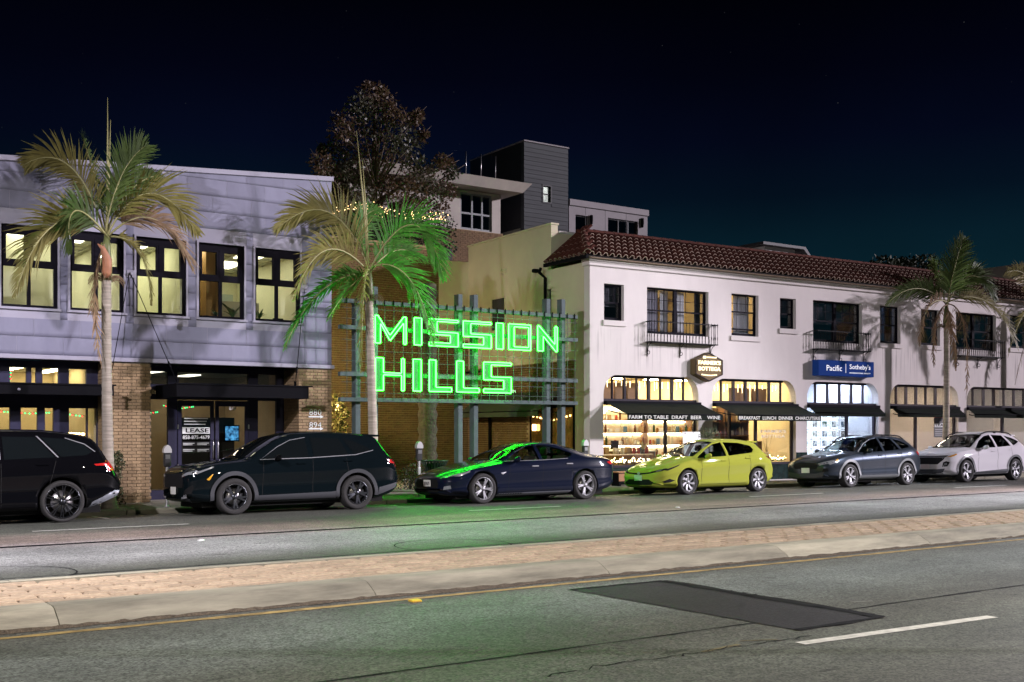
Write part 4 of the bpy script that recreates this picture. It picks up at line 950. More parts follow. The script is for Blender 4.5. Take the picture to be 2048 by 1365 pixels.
room(wh, brec[4][0] - .08, brec[4][1] + .08, .30, 3.2, .05, 3.42, mat('grey_plaster', (.60, .55, .52), .8), M_CWALL, M_FLOOR, TW, [(brec[4][0] + q, brec[4][0] + q + .6, v, v + .6) for q in (.5, 2.2) for v in (.6, 2.0)], glow('vacant_light2', (1.0, .90, .80), 50.0))
def lathe_mesh(name, prof, m, n=10): return MB().lathe(prof, n).mesh(name, m)
bot = [(.001, 0), (.037, 0), (.038, .01), (.038, .19), (.03, .225), (.014, .25), (.013, .30), (.001, .30)]
jar = [(.001, 0), (.045, 0), (.047, .01), (.047, .11), (.035, .13), (.04, .135), (.04, .16), (.001, .16)]
GOODS = {
 'bottle': [lathe_mesh('bottle', bot, mat('green_bottle', (.02, .05, .02), .12)), lathe_mesh('bottle', bot, mat('amber_bottle', (.10, .03, .008), .12)), lathe_mesh('bottle', bot, mat('clear_bottle', (.55, .50, .36), .15))],
 'jar': [lathe_mesh('jar', jar, mat('honey_jar', (.45, .22, .04), .2)), lathe_mesh('jar', jar, mat('red_jar', (.35, .05, .03), .25)), lathe_mesh('jar', jar, mat('white_jar', (.72, .70, .62), .3))],
 'box': [MB().cbox(-.06, .06, -.05, .05, 0, .18, .004).mesh('box', mat('kraft_box', (.42, .28, .14), .8)), MB().cbox(-.07, .07, -.05, .05, 0, .13, .004).mesh('box', mat('white_box', (.70, .68, .62), .7)), MB().cbox(-.05, .05, -.05, .05, 0, .20, .004).mesh('box', mat('blue_tin', (.08, .16, .26), .35))]}
def goods(u0, u1, v, z, kinds, where, step=.13, scale=1.0, level=''):
    u = u0 + .06
    while u < u1 - .04:
        if random.random() < .88:
            k = random.choice(kinds); i = random.randrange(3); s = scale * random.uniform(.9, 1.1)
            lab = {'bottle': ('dark green bottle', 'amber brown bottle', 'pale clear bottle'), 'jar': ('honey coloured jar', 'red jar', 'white lidded jar'), 'box': ('small kraft brown box', 'small white box', 'blue tin box')}[k][i]
            single(link(k, GOODS[k][i], None, TW @ Matrix.Translation((u, v + random.uniform(-.04, .04), z)) @ Matrix.Scale(s, 4)), '%s on the %s board of the %s' % (lab, level, where), k, 'goods on the ' + where)
        u += step * random.uniform(.8, 1.25)
def shelf(u0, u1, v, zs, label, back=None, strip=True):
    s = thing('display_shelf', label, 'shelf', TW @ Vector(((u0 + u1) / 2, v, .05)), (0, 0, R(-2)))
    MB().box(u0, u1, v + .17, v + .19, .05, zs[-1] + .45).build('back_panel', back or M_SHELF, s, TW)
    for u in (u0, (u0 + u1) / 2, u1): MB().box(u - .02, u + .02, v - .15, v + .168, .05, zs[-1] + .45).build('upright', M_SHELF, s, TW)
    for z in zs:
        MB().box(u0 - .03, u1 + .03, v - .17, v + .166, z - .03, z - .002).build('board', M_SHELF, s, TW)
        if strip: MB().box(u0 + .05, u1 - .05, v + .12, v + .15, z + .34, z + .36).build('strip_light', L_STRIP, s, TW)
    return s
# --- delicatessen
du0, du1 = brec[0][0], brec[0][1]
shelf(du0 + 1.5, du0 + 5.3, 2.3, [.8, 1.2, 1.6, 2.0], 'brightly lit wooden shelf packed with goods in the corner deli', mat('shelf_back_cream', (.7, .6, .4), .8))
for lv, z in zip(('lowest', 'second', 'third', 'top'), (.8, 1.2, 1.6, 2.0)): goods(du0 + 1.5, du0 + 5.3, 2.22, z, ['bottle', 'jar', 'box'], 'lit corner deli shelf', .155, 1.0, lv)
ct = thing('deli_counter', 'brown wooden deli counter with a pale top in the corner shop', 'counter', TW @ Vector((du0 + 1.4, 1.5, .05)), (0, 0, R(-2)))
MB().box(du0 + .9, du0 + 3.0, 1.3, 1.75, .05, .98).build('cabinet', M_SHELF, ct, TW); MB().cbox(du0 + .85, du0 + 3.05, 1.25, 1.8, .985, 1.03, .008).build('counter_top', mat('pale_stone', (.6, .55, .45), .3), ct, TW)
for k in range(5): MB().cbox(du0 + .93 + k * .42, du0 + 1.30 + k * .42, 1.282, 1.30, .15, .92, .006).build('door_panel', mat('mid_wood', (.30, .15, .06), .5), ct, TW)
single(MB().cbox(du0 + 1.35, du0 + 1.65, 1.4, 1.44, 1.08, 1.34, .01).box(du0 + 1.48, du0 + 1.52, 1.44, 1.48, 1.03, 1.2).build('till_screen', M_BLACK, None, TW), 'black till screen standing on the deli counter', 'screen')
for i, (u, z) in enumerate(((du0 + .9, 2.25), (du0 + 1.45, 2.35), (du0 + 2.0, 2.25), (du0 + 2.75, 2.2), (du0 + 2.75, 1.95))):
    lp = thing('pendant_lamp', 'round glowing globe pendant lamp hanging in the corner deli', 'lamp', TW @ Vector((u, 1.2, z)), group='globe pendants in the deli')
    p = TW @ Vector((u, 1.2, z)); MB().lathe([(.001, .08), (.05, .065), (.08, 0), (.05, -.065), (.001, -.08)], 12, p).build('globe', glow('globe_glow', (1, .82, .5), 9), lp)
    MB().tube([p + Vector((0, 0, .08)), (p.x, p.y, 3.4)], .006, 5).build('cord', M_BLACK, lp)
def icicles(u0, u1, z, v, n, label):
    ic = thing('icicle_lights', label, 'string lights', TW @ Vector((u0, v, z)))
    MB().tube([TW @ Vector((u0, v, z)), TW @ Vector((u1, v, z))], .004, 5).build('wire', M_BLACK, ic)
    for i in range(n):
        u = u0 + (u1 - u0) * (i + random.uniform(.2, .8)) / n; L = random.uniform(.16, .30)
        MB().tube([TW @ Vector((u, v, z - .02)), TW @ Vector((u, v, z - L))], [.007, .004], 5).build('light_tube', L_ICE, ic)
icicles(du0 + .2, du1 - .3, 3.17, .42, 18, 'warm glowing icicle lights behind the corner deli transom')
icicles(brec[1][0] + .15, brec[1][1] - .2, 3.17, .42, 17, 'warm glowing icicle lights behind the wine shop transom')
for k, (u0, u1, z1, w_) in enumerate(((du0 + .05, du0 + .9, 3.1, 0), (du0 + .95, du0 + 1.9, 3.12, 0), (brec[1][0] + 1.4, brec[1][0] + 2.3, 3.05, 0), (brec[1][0] + 2.4, brec[1][0] + 3.1, 3.05, 0))):
    MB().box(u0, u1, .75, .77, 2.55, z1).build('brown_blind', mat('brown_blind', (.34, .21, .13), .8, noise=(8, .1)), wh, TW)
def garland(u0, u1, v, z, label, n=90):
    g_ = thing('garland', label, 'garland', TW @ Vector(((u0 + u1) / 2, v, z)))
    b = MB()
    for i in range(n * 5):
        p = TW @ Vector((random.uniform(u0, u1), v + random.gauss(0, .05), z + abs(random.gauss(0, .06)) + .01)); d = Vector((random.gauss(0, 1), random.gauss(0, 1), random.gauss(.4, 1))).normalized() * random.uniform(.05, .11); s_ = d.cross(Vector((.3, .2, 1))).normalized() * .012
        b.add([p, p + d * .5 + s_, p + d, p + d * .5 - s_], [(0, 1, 2, 3)])
    b.build('foliage', mat('fir_garland', (.05, .09, .03), .7), g_)
    bm_ = [MB().lathe([(.0005, .016), (.012, .011), (.016, 0), (.012, -.011), (.0005, -.016)], 6).mesh('bulb', mm) for mm in (L_FAIRY, glow('white_bulb', (1, .9, .7), 10), L_FAIRY, L_GREEN, glow('orange_bulb', (1, .35, .1), 7))]
    for i in range(n):
        link('bulb', random.choice(bm_[:3] if i % 8 else bm_), g_, TW @ Matrix.Translation((random.uniform(u0, u1), v - .06 + random.gauss(0, .04), z + .05 + abs(random.gauss(0, .07)))))
garland(du0 + .1, du0 + 2.6, .42, .64, 'fir garland with warm fairy lights along the deli window sill', 110)
garland(brec[1][0] + 1.6, brec[1][1] - .1, .42, .64, 'fir garland with coloured fairy lights along the wine shop sill', 70)
dt = thing('display_table', 'long pale display table just inside the deli window', 'table', TW @ Vector((du0 + 1.2, .85, .05)), (0, 0, R(-2)))
MB().cbox(du0 + .15, du0 + 2.4, .65, 1.05, .90, .94, .008).build('table_top', mat('pale_table', (.6, .5, .34), .6), dt, TW)
for du, dv2 in ((.2, .7), (2.35, .7), (.2, 1.0), (2.35, 1.0)): MB().box(du0 + du - .025, du0 + du + .025, dv2 - .025, dv2 + .025, .05, .90).build('leg', M_SHELF, dt, TW)
goods(du0 + .2, du0 + 2.4, .85, .942, ['jar', 'box', 'jar'], 'deli window table', .15, 1.15, 'single')
leafy('potted_plant', 'spiky pale potted plant on the deli window table', TW @ Vector((du0 + 2.1, .78, .942)), 30, .42, .03, 1.1, mat('pale_spiky_leaf', (.35, .36, .20), .6), .07)
# menu board and olive tree outside the deli
mbd = thing('menu_board', 'white menu board leaning outside the deli between the awnings', 'menu board', TW @ Vector((du1 - .5, -.45, .03)))
MB().add([(du1 - .95, -.55, .05), (du1 - .25, -.55, .05), (du1 - .25, -.35, 1.62), (du1 - .95, -.35, 1.62), (du1 - .95, -.52, .05), (du1 - .25, -.52, .05), (du1 - .25, -.32, 1.62), (du1 - .95, -.32, 1.62)], [(0, 1, 2, 3), (4, 7, 6, 5), (0, 3, 7, 4), (1, 5, 6, 2), (3, 2, 6, 7)]).build('board', mat('white_board', (.85, .85, .85), .5, emis=(1, 1, 1), estr=.35), mbd, TW)  # board given a faint glow in place of shop light
scrib = MB()
for i in range(26):
    t = random.uniform(.62, .97); u = du1 - .93 + random.choice((random.uniform(0, .12), random.uniform(.52, .64), random.uniform(0, .64))); y = -.55 + .2 * t - .004; z = .05 + 1.57 * t; s_ = random.uniform(.015, .045)
    scrib.add([(u, y, z), (u + s_ * 1.4, y, z), (u + s_ * 1.2, y + .003, z + s_ * .6), (u - s_ * .3, y + .003, z + s_ * .5)], [(0, 1, 2, 3)])
scrib.build('chalk_scribble', M_BLACK, mbd, TW)
ol = TW @ Vector((du1 - .02, -.5, .03))
op = thing('potted_olive', 'potted olive tree beside the white menu board', 'plant', ol)
MB().lathe([(.001, 0), (.15, 0), (.2, .4), (.18, .4), (.001, .36)], 16, ol).build('pot', mat('clay_pot', (.25, .12, .07), .8), op); MB().tube([ol + Vector((0, 0, .3)), ol + Vector((.02, .01, 1.0)), ol + Vector((0, .03, 1.5))], [.022, .018, .008], 7).build('stem', mat('olive_bark', (.2, .16, .11), .9), op)
b = MB()
for i in range(420):
    d = Vector((random.gauss(0, 1), random.gauss(0, 1), random.gauss(0, 1))).normalized(); p = ol + Vector((0, 0, 1.42)) + d * random.uniform(.05, .34); q = (d + Vector((random.gauss(0, .5), random.gauss(0, .5), .4))).normalized() * .10; s_ = q.cross(Vector((.2, .5, .7))).normalized() * .012
    b.add([p, p + q * .5 + s_, p + q, p + q * .5 - s_], [(0, 1, 2, 3)])
b.build('foliage', mat('olive_leaf', (.14, .17, .10), .6, noise=(9, .3)), op)
# --- wine shop
wu0, wu1 = brec[1][0], brec[1][1]
shelf(wu0 + .5, wu0 + 2.6, 1.25, [1.05, 1.5, 1.95], 'dark wooden wine shelf standing in the second arched shop', mat('shelf_back_dark', (.14, .09, .06), .8), False)
for lv, z in zip(('lowest', 'middle', 'top'), (1.05, 1.5, 1.95)): goods(wu0 + .55, wu0 + 2.55, 1.18, z, ['bottle', 'bottle', 'bottle', 'jar'], 'wine shelf', .115, .95, lv)
for k, (u, z) in enumerate(((wu0 + .62, 1.02), (wu0 + .98, 1.02), (wu0 + .78, 1.31))):
    bx = thing('wine_case', ('white wine case, left of the lower pair in the wine window', 'white wine case, right of the lower pair in the wine window', 'white wine case on top of the pair in the wine window')[k], 'box', TW @ Vector((u, .8, z)))
    MB().cbox(u - .16, u + .16, .65, .95, z, z + .275, .006).build('carton', mat('carton_white', (.62, .58, .50), .8), bx, TW); MB().box(u - .10, u + .10, .646, .649, z + .16, z + .24).build('label', mat('carton_red', (.35, .06, .03), .7), bx, TW)
tb = thing('display_table', 'low wooden display table carrying the white wine cases', 'table', TW @ Vector((wu0 + .8, .8, .05))); MB().cbox(wu0 + .35, wu0 + 1.25, .6, 1.0, .97, 1.018, .008).build('table_top', M_SHELF, tb, TW)
for du, dv2 in ((.4, .65), (1.2, .65), (.4, .95), (1.2, .95)): MB().box(wu0 + du - .025, wu0 + du + .025, dv2 - .025, dv2 + .025, .05, .97).build('leg', M_SHELF, tb, TW)
lp = thing('table_lamp', 'small glowing table lamp beside the wine cases', 'lamp', TW @ Vector((wu0 + .42, .75, 1.02))); p = TW @ Vector((wu0 + .42, .75, 1.02))
MB().lathe([(.001, 0), (.05, 0), (.05, .01), (.012, .02), (.012, .12)], 12, p).build('base', M_BLACK, lp); MB().lathe([(.001, .23), (.035, .21), (.05, .17), (.035, .13), (.001, .12)], 12, p).build('bulb', glow('table_lamp_glow', (1, .72, .3), 16), lp)
MB().box(wu0 + 1.95, wu0 + 2.35, 1.9, 1.95, .05, 2.6).build('dark_partition', mat('taupe_partition', (.12, .09, .06), .8), wh, TW)
v_ = thing('reed_vase', 'tall pale reeds standing in a vase in the wine shop window', 'vase', TW @ Vector((wu0 + 3.1, .75, .6))); p = TW @ Vector((wu0 + 3.1, .75, .6))
MB().lathe([(.001, 0), (.09, 0), (.13, .15), (.07, .3), (.08, .34), (.06, .33)], 14, p).build('vase', mat('cream_vase', (.65, .55, .4), .4), v_)
for i in range(9): a = random.uniform(0, 6.28); MB().tube([p + Vector((0, 0, .2)), p + Vector((math.cos(a) * .3, math.sin(a) * .12, random.uniform(.9, 1.3)))], [.008, .004], 5).build('reed', mat('dry_reed', (.62, .50, .30), .8), v_)
single(MB().cbox(wu0 + 2.6, wu0 + 2.95, .8, .86, .95, 1.3, .006).build('wood_box', M_SHELF, None, TW), 'dark wooden crate leaning behind the reed vase', 'crate')
tx = shops[1]
def vinyl(s_, pa, pb, pt, pbm, par, m, v=.184):
    u0, z1 = wp(pa, pt, v); u1, _ = wp(pb, pt, v); z0 = wp((pa + pb) / 2, pbm, v)[1]; z1 = wp((pa + pb) / 2, pt, v)[1]
    return fit_text(s_, u0, u1, z0, z1, .002, .01).build('window_lettering', m, par, TW @ Matrix.Translation((0, v, 0)))
vinyl("FARMER'S", 1521, 1572, 860, 866, tx, M_VINYL); vinyl('BOTTEGA', 1523, 1570, 870, 876, tx, M_VINYL); vinyl("FARMER'S", 1317, 1342, 862, 867, shops[0], M_VINYL); vinyl('BO', 1245, 1257, 873, 880, shops[0], M_VINYL, .6)
# --- listings in the estate agency window
eu0, eu1 = brec[2][0], brec[2][1]
mp_ = []
for k in range(4):
    m = bpy.data.materials.new('listing_picture'); m.use_nodes = True; n_, l_ = m.node_tree.nodes, m.node_tree.links; n_.clear()
    o_ = n_.new('ShaderNodeOutputMaterial'); e_ = n_.new('ShaderNodeEmission'); t_ = n_.new('ShaderNodeTexCoord'); z_ = n_.new('ShaderNodeTexNoise'); z_.inputs['Scale'].default_value = 11; z_.inputs['Detail'].default_value = 5
    r_ = n_.new('ShaderNodeValToRGB'); e0, e1 = r_.color_ramp.elements; e0.position = .38; e0.color = ((.02, .08, .20, 1), (.03, .12, .10, 1), (.10, .10, .14, 1), (.03, .10, .25, 1))[k]; e1.position = .56; e1.color = (.80, .90, 1, 1)
    oi_ = n_.new('ShaderNodeObjectInfo'); va_ = n_.new('ShaderNodeVectorMath'); va_.operation = 'ADD'; l_.new(t_.outputs['Object'], va_.inputs[0]); l_.new(oi_.outputs['Random'], va_.inputs[1])
    l_.new(va_.outputs[0], z_.inputs['Vector']); l_.new(z_.outputs['Fac'], r_.inputs[0]); l_.new(r_.outputs[0], e_.inputs[0]); e_.inputs[1].default_value = 1.25; l_.new(e_.outputs[0], o_.inputs[0]); mp_.append(m)
for c in range(5):
    MB().tube([TW @ Vector((eu0 + .18 + c * .47, .42, .6)), TW @ Vector((eu0 + .18 + c * .47, .42, 2.4))], .004, 5).build('hanging_cable', M_SILV, shops[2])
    for r_ in range(5):
        u = eu0 + .22 + c * .47; z = .72 + r_ * .33
        cd_ = thing('listing_card', 'backlit listing card, %s column from the awning pier, %s row above the sill' % (('first', 'second', 'third', 'fourth', 'fifth')[c], ('first', 'second', 'third', 'fourth', 'fifth')[r_]), 'listing card', TW @ Vector((u, .42, z)), (0, 0, R(-2)), 'backlit listing cards')
        MB().box(u, u + .40, .42, .435, z, z + .29).build('light_panel', glow('card_white', (.72, .84, 1.0), 2.6), cd_, TW); MB().box(u + .03, u + .26, .4165, .4195, z + .06, z + .26).build('picture', mp_[(c * 3 + r_) % 4], cd_, TW)
        for q in range(3): MB().box(u + .28, u + .38, .4165, .4195, z + .10 + q * .05, z + .115 + q * .05).build('print_line', mat('print_blue', (.05, .1, .2), .6), cd_, TW)
# --- lease poster in the vacant window
u0, z1 = wp(1868, 828, .18); u1, z0 = wp(1897, 875, .18)
ps = thing('lease_poster', 'dark poster with a red top and a white LEASE band in the vacant window', 'poster', TW @ Vector(((u0 + u1) / 2, .18, z0)), (0, 0, R(-2)))
MB().box(u0, u1, .180, .186, z0, z1).build('sheet', mat('poster_black', (.02, .02, .025), .5), ps, TW); h_ = z1 - z0
MB().box(u0, u1, .176, .179, z1 - h_ * .16, z1).build('red_band', mat('poster_red', (.55, .03, .03), .5), ps, TW); MB().box(u0 + .04, u1 - .02, .176, .179, z0 + h_ * .44, z0 + h_ * .60).build('white_band', M_VINYL, ps, TW)
fit_text('LEASE', u0 + .10, u1 - .05, z0 + h_ * .465, z0 + h_ * .575, .002, .02).build('lettering', M_BLACK, ps, TW @ Matrix.Translation((0, .1755, 0)))
for q in range(4): MB().box(u0 + .06, u1 - .10, .176, .179, z0 + h_ * (.08 + q * .08), z0 + h_ * (.11 + q * .08)).build('print_line', mat('print_grey', (.25, .25, .26), .6), ps, TW)
# ---- hexagonal hanging sign
cu_, cz_ = wp(1413, 735, -.1); hx = thing('hexagon_sign', "hexagonal bronze sign with glowing FARMER'S BOTTEGA lettering", 'sign', TW @ Vector((cu_, -.1, cz_)), (0, 0, R(-2)))
ru = abs(wp(1441, 735, -.1)[0] - wp(1385, 735, -.1)[0]) / 2; rz = abs(wp(1413, 706, -.1)[1] - wp(1413, 765, -.1)[1]) / 2
hexp = [(cu_ + ru * math.sin(math.pi / 3 * k) * 1.15, cz_ + rz * math.cos(math.pi / 3 * k)) for k in range(6)]
M_HEX = mat('bronze_sign', (.16, .115, .065), .8, .0, spec=.1)
MB().prism(hexp, -.22, .0, 'y').build('box', M_HEX, hx, TW)
inner = [(cu_ + (p[0] - cu_) * .94, cz_ + (p[1] - cz_) * .94) for p in hexp]
MB().tube([(p[0], -.225, p[1]) for p in inner], .018, 6, closed=True, smooth=False).build('rim', M_BRONZE, hx, TW)
L_LET = glow('lit_letters', (1.0, .84, .55), 2.2)
for s_, z0, z1, w_ in (("FARMER'S", .07, .20, .80), ('BOTTEGA', -.12, .01, .78)): fit_text(s_, cu_ - ru * w_, cu_ + ru * w_, cz_ + z0, cz_ + z1, .02, .03).build('lettering', L_LET, hx, TW @ Matrix.Translation((0, -.235, 0)))
b = MB().box(cu_ - ru * .45, cu_ - ru * .25, -.25, -.225, cz_ + .26, cz_ + .34).box(cu_ - ru * .18, cu_ + ru * .5, -.25, -.225, cz_ + .28, cz_ + .32)
for i in range(9): b.box(cu_ - ru * .55 + i * ru * .125, cu_ - ru * .48 + i * ru * .125, -.25, -.225, cz_ - .26 - .02 * math.sin(i * math.pi / 8), cz_ - .22 - .02 * math.sin(i * math.pi / 8))
b.build('small_lettering', L_LET, hx, TW)
# ---- blue box sign
u0, z1 = wp(1637, 719, -.28); u1, _ = wp(1748, 719, -.28); z0 = wp(1690, 753, -.28)[1]; z1 = wp(1690, 722, -.28)[1]
bs = thing('blue_sign', "deep blue box sign lettered Pacific Sotheby's International Realty", 'sign', TW @ Vector(((u0 + u1) / 2, -.1, z0)), (0, 0, R(-2)))
MB().cbox(u0, u1, -.28, .0, z0, z1, .008).build('box', mat('sign_blue', (.010, .030, .15), .9, emis=(.012, .05, .22), estr=.25, spec=.05), bs, TW)
hh, ww = z1 - z0, u1 - u0; M_SLET = mat('sign_white', (.8, .82, .86), .5, emis=(.9, .94, 1), estr=.45)
for s_, a, c, d, e in (('Pacific', .14, .41, .32, .68), ("Sotheby's", .55, .93, .38, .80), ('INTERNATIONAL REALTY', .55, .93, .19, .27)): fit_text(s_, u0 + ww * a, u0 + ww * c, z0 + hh * d, z0 + hh * e, .006, .0).build('lettering', M_SLET, bs, TW @ Matrix.Translation((0, -.283, 0)))
MB().box(u0 + ww * .478, u0 + ww * .484, -.288, -.281, z0 + hh * .22, z0 + hh * .80).build('divider', M_SLET, bs, TW)
# bench under the deli window
bn = thing('bench', 'low brown wooden bench under the deli window', 'bench', TW @ Vector((du0 + .9, -.35, .03)), (0, 0, R(-2)))
for k in range(3): MB().cbox(du0 + .15, du0 + 1.6, -.52 + k * .13, -.41 + k * .13, .42, .455, .006).build('slat', mat('bench_wood', (.38, .17, .06), .5), bn, TW)
MB().cbox(du0 + .15, du0 + 1.6, -.54, -.525, .18, .40, .006).build('apron', mat('bench_wood', (.38, .17, .06), .5), bn, TW)
for u in (du0 + .2, du0 + 1.5): MB().box(u, u + .06, -.50, -.12, .03, .42).build('leg', M_BLACK, bn, TW)
# ================================================================== alley: brick wall, neon sign
YK = 32.64
M_DBRICK = mat('brown_brick', (.15, .088, .032), .85, noise=(3, .3), bump=(60, .5, .006))
M_DMORT = mat('dark_mortar', (.30, .215, .11), .95)
bw = thing('brick_wall', 'tall brown brick wall at the back of the alley behind the neon sign', 'wall', (16, YK, .03))
core = MB().box(11.9, 19.25, YK + .012, YK + .3, .03, 7.78).box(19.25, 20.6, YK + .012, YK + .3, .03, 4.748).build('wall_core', M_DMORT, bw)
bl, bh, j = .205, .062, .012; bmesh_ = MB().cbox(0, bl - j, 0, .03, 0, bh, .004).mesh('brick', M_DBRICK); rest = MB(); cand = []
for i in range(int(7.7 / (bh + j))):
    z = .04 + i * (bh + j); x = 11.9 - (bl / 2 if i % 2 else 0)
    xe = 19.25 if z > 4.68 else 20.5
    while x < xe - .05:
        a, c = max(x, 11.9), min(x + bl - j, xe)
        if c - a > .05: cand.append((a, c, z))
        x += bl
P_ = lambda x, z: (1024 + F * (x * RT[0] + YK * RT[1]) / (x * FW[0] + YK * FW[1]), YH - F * (z - H) / (x * FW[0] + YK * FW[1]))
k = 0
for a, c, z in cand:
    px, py = P_(a, z)
    if k < 300 and abs(c - a - bl + j) < 1e-6 and (870 < px < 912 or 760 < px < 835) and 806 < py < 930: link('brick', bmesh_, core, Matrix.Translation((a, YK - .004 + random.uniform(-.002, .002), z))); k += 1
    else:
        y = YK - .003 + random.uniform(-.002, .002)
        rest.add([(a, YK + .013, z), (c, YK + .013, z), (c, YK + .013, z + bh), (a, YK + .013, z + bh), (a + .003, y, z + .003), (c - .003, y, z + .003), (c - .003, y, z + bh - .003), (a + .003, y, z + bh - .003)], [(4, 5, 6, 7), (0, 1, 5, 4), (1, 2, 6, 5), (2, 3, 7, 6), (3, 0, 4, 7)])
o = rest.build('brickwork', M_DBRICK, core); o['kind'] = 'stuff'
MB().box(19.255, 20.6, YK + .005, YK + .3, 4.75, 7.45).build('stucco_strip', M_STUC2, bw)
MB().box(11.9, 19.28, YK - .03, YK + .33, 7.785, 7.86).build('wall_coping', M_DMORT, bw)
# brick facing of the side wall
sb_ = MB().box(-.05, -.004, sv1 + .003, 7.0, .03, 3.75).box(-.05, -.004, sv0, sv1, 2.46, 3.75).build('side_brick_facing', M_DMORT, wh, TW); rest = MB()
for i in range(int(3.7 / .074)):
    z = .04 + i * .074; v = sv0 - (bl / 2 if i % 2 else 0)
    while v < 6.98:
        a, c = max(v, sv0), min(v + bl - j, 7.0)
        if (a > sv1 + .01 or z > 2.47) and c - a > .04: rest.add([(-.049, a, z), (-.049, c, z), (-.049, c, z + bh), (-.049, a, z + bh), (-.062, a + .003, z + .003), (-.062, c - .003, z + .003), (-.062, c - .003, z + bh - .003), (-.062, a + .003, z + bh - .003)], [(7, 6, 5, 4), (4, 5, 1, 0), (5, 6, 2, 1), (6, 7, 3, 2), (7, 4, 0, 3)])
        v += bl
o = rest.build('brickwork', M_DBRICK, sb_, TW); o['kind'] = 'stuff'
# room seen through the side shop window
room(wh, .30, .34, sv0 - .1, HV - .02, .05, 2.4, M_CREAM, M_CREAM, M_FLOOR, TW)
MB().box(-.045, -.04, sv0 + .05, sv1 - .05, swz0, swz1).build('pane', glass('side_window_glass', (1, .92, .75), .05), s2, TW)
lw = MB()
lamp_room = MB().box(-.012, -.008, sv0 + .05, sv1 - .05, swz0, swz1).build('window_backdrop', mat('amber_backdrop', (.5, .34, .14), .8, noise=(5, .5)), s2, TW)
string_of_bulbs('string_lights', 'warm glowing bulbs hanging in the side shop window on the alley', [TW @ Vector((-.03, sv0 + .1, 2.15)), TW @ Vector((-.03, (sv0 + sv1) / 2, 2.0)), TW @ Vector((-.03, sv1 - .1, 2.15))], 12, [L_FAIRY], .03)
single(link('wall_lantern', MB().cbox(-.05, .05, -.05, .05, -.1, .1, .01).mesh('wall_lantern', glow('lantern_glow', (1, .62, .25), 9)), None, TW @ Matrix.Translation((-.11, sv1 - .35, 1.75))), 'small glowing amber lantern on the alley side of the corner shop', 'lamp')
# sloping awning on the alley side
aw = thing('awning', 'plain dark awning over the side shop window facing the brick alley', 'awning', TW @ Vector((-.07, 3.5, 2.7)))
va0, va1 = 1.35, sp_side(958, 833)[0] - .3; vs2 = []
for i in range(9):
    v = va0 + (va1 - va0) * i / 8
    for q in range(5): t = q / 4; vs2.append((-.075 - .85 * t, v, 2.86 - .62 * t - .02 * math.sin(math.pi * t)))
MB().add(vs2, [(i * 5 + q, i * 5 + q + 1, i * 5 + q + 6, i * 5 + q + 5) for i in range(8) for q in range(4)], 0, True).build('canvas', mat('olive_canvas', (.05, .065, .04), .85), aw, TW)
MB().box(-.93, -.915, va0, va1, 2.08, 2.235).build('valance', mat('olive_canvas', (.05, .065, .04), .85), aw, TW)
MB().tube([TW @ Vector((-.92, va0, 2.24)), TW @ Vector((-.92, va1, 2.24))], .018, 6).tube([TW @ Vector((-.07, va0 + .05, 2.2)), TW @ Vector((-.9, va0 + .05, 2.22))], .015, 6).tube([TW @ Vector((-.07, va1 - .05, 2.2)), TW @ Vector((-.9, va1 - .05, 2.22))], .015, 6).build('awning_frame', M_BLACK, aw)
p = onY(979, 860, 31.0); single(MB().tube([(p.x, 31, .03), (p.x, 31, 3.0)], .045, 8).build('drain_pipe', M_BLACK), 'thin dark pipe standing before the brick alley wall', 'pipe')
# ---- neon sign
YS = 25.0
ns = thing('neon_sign', 'green neon MISSION HILLS sign on a steel frame with wire mesh', 'sign', (15.6, 25.2, .03))
M_STEEL = mat('galvanised_steel', (.095, .125, .13), .7, .0, noise=(5, .15), spec=.2)
for px, ztop in ((716, 4.95), (751, 5.35), (921, 5.33), (952, 5.35), (1097, 5.40), (1127, 5.42)):
    x = onY(px, 700, 25.2).x
    MB().cbox(x - .07, x + .07, 25.2, 25.42, .03, ztop - .06, .008).build('post', M_STEEL, ns)
    MB().cbox(x - .12, x + .12, 25.14, 25.48, .03, .05, .004).build('base_plate', M_STEEL, ns)
for z in (4.87, 4.22, 3.06, 2.43): MB().cbox(11.98, 19.35, 25.06, 25.195, z - .05, z + .05, .006).build('beam', M_STEEL, ns)
b = MB(); x = 12.15
while x < 19.3: b.box(x - .004, x + .004, 25.035, 25.043, 2.42, 4.86); x += .262
z = 2.60
while z < 4.85: b.box(12.0, 19.3, 25.044, 25.052, z - .004, z + .004); z += .262
b.build('wire_mesh', M_STEEL, ns)
x = 12.15; clip = MB().box(-.006, .006, 25.03, 25.07, 4.80, 4.95).mesh('mesh_clip', M_BLACK)
while x < 19.3: link('mesh_clip', clip, ns, Matrix.Translation((x, 0, 0))); x += .262
L_TUBE = glow('neon_tube', (.016, 1.0, .021), 46.0)
M_FACE = mat('mint_letter_face', (.014, .085, .05), .6, noise=(6, .2))
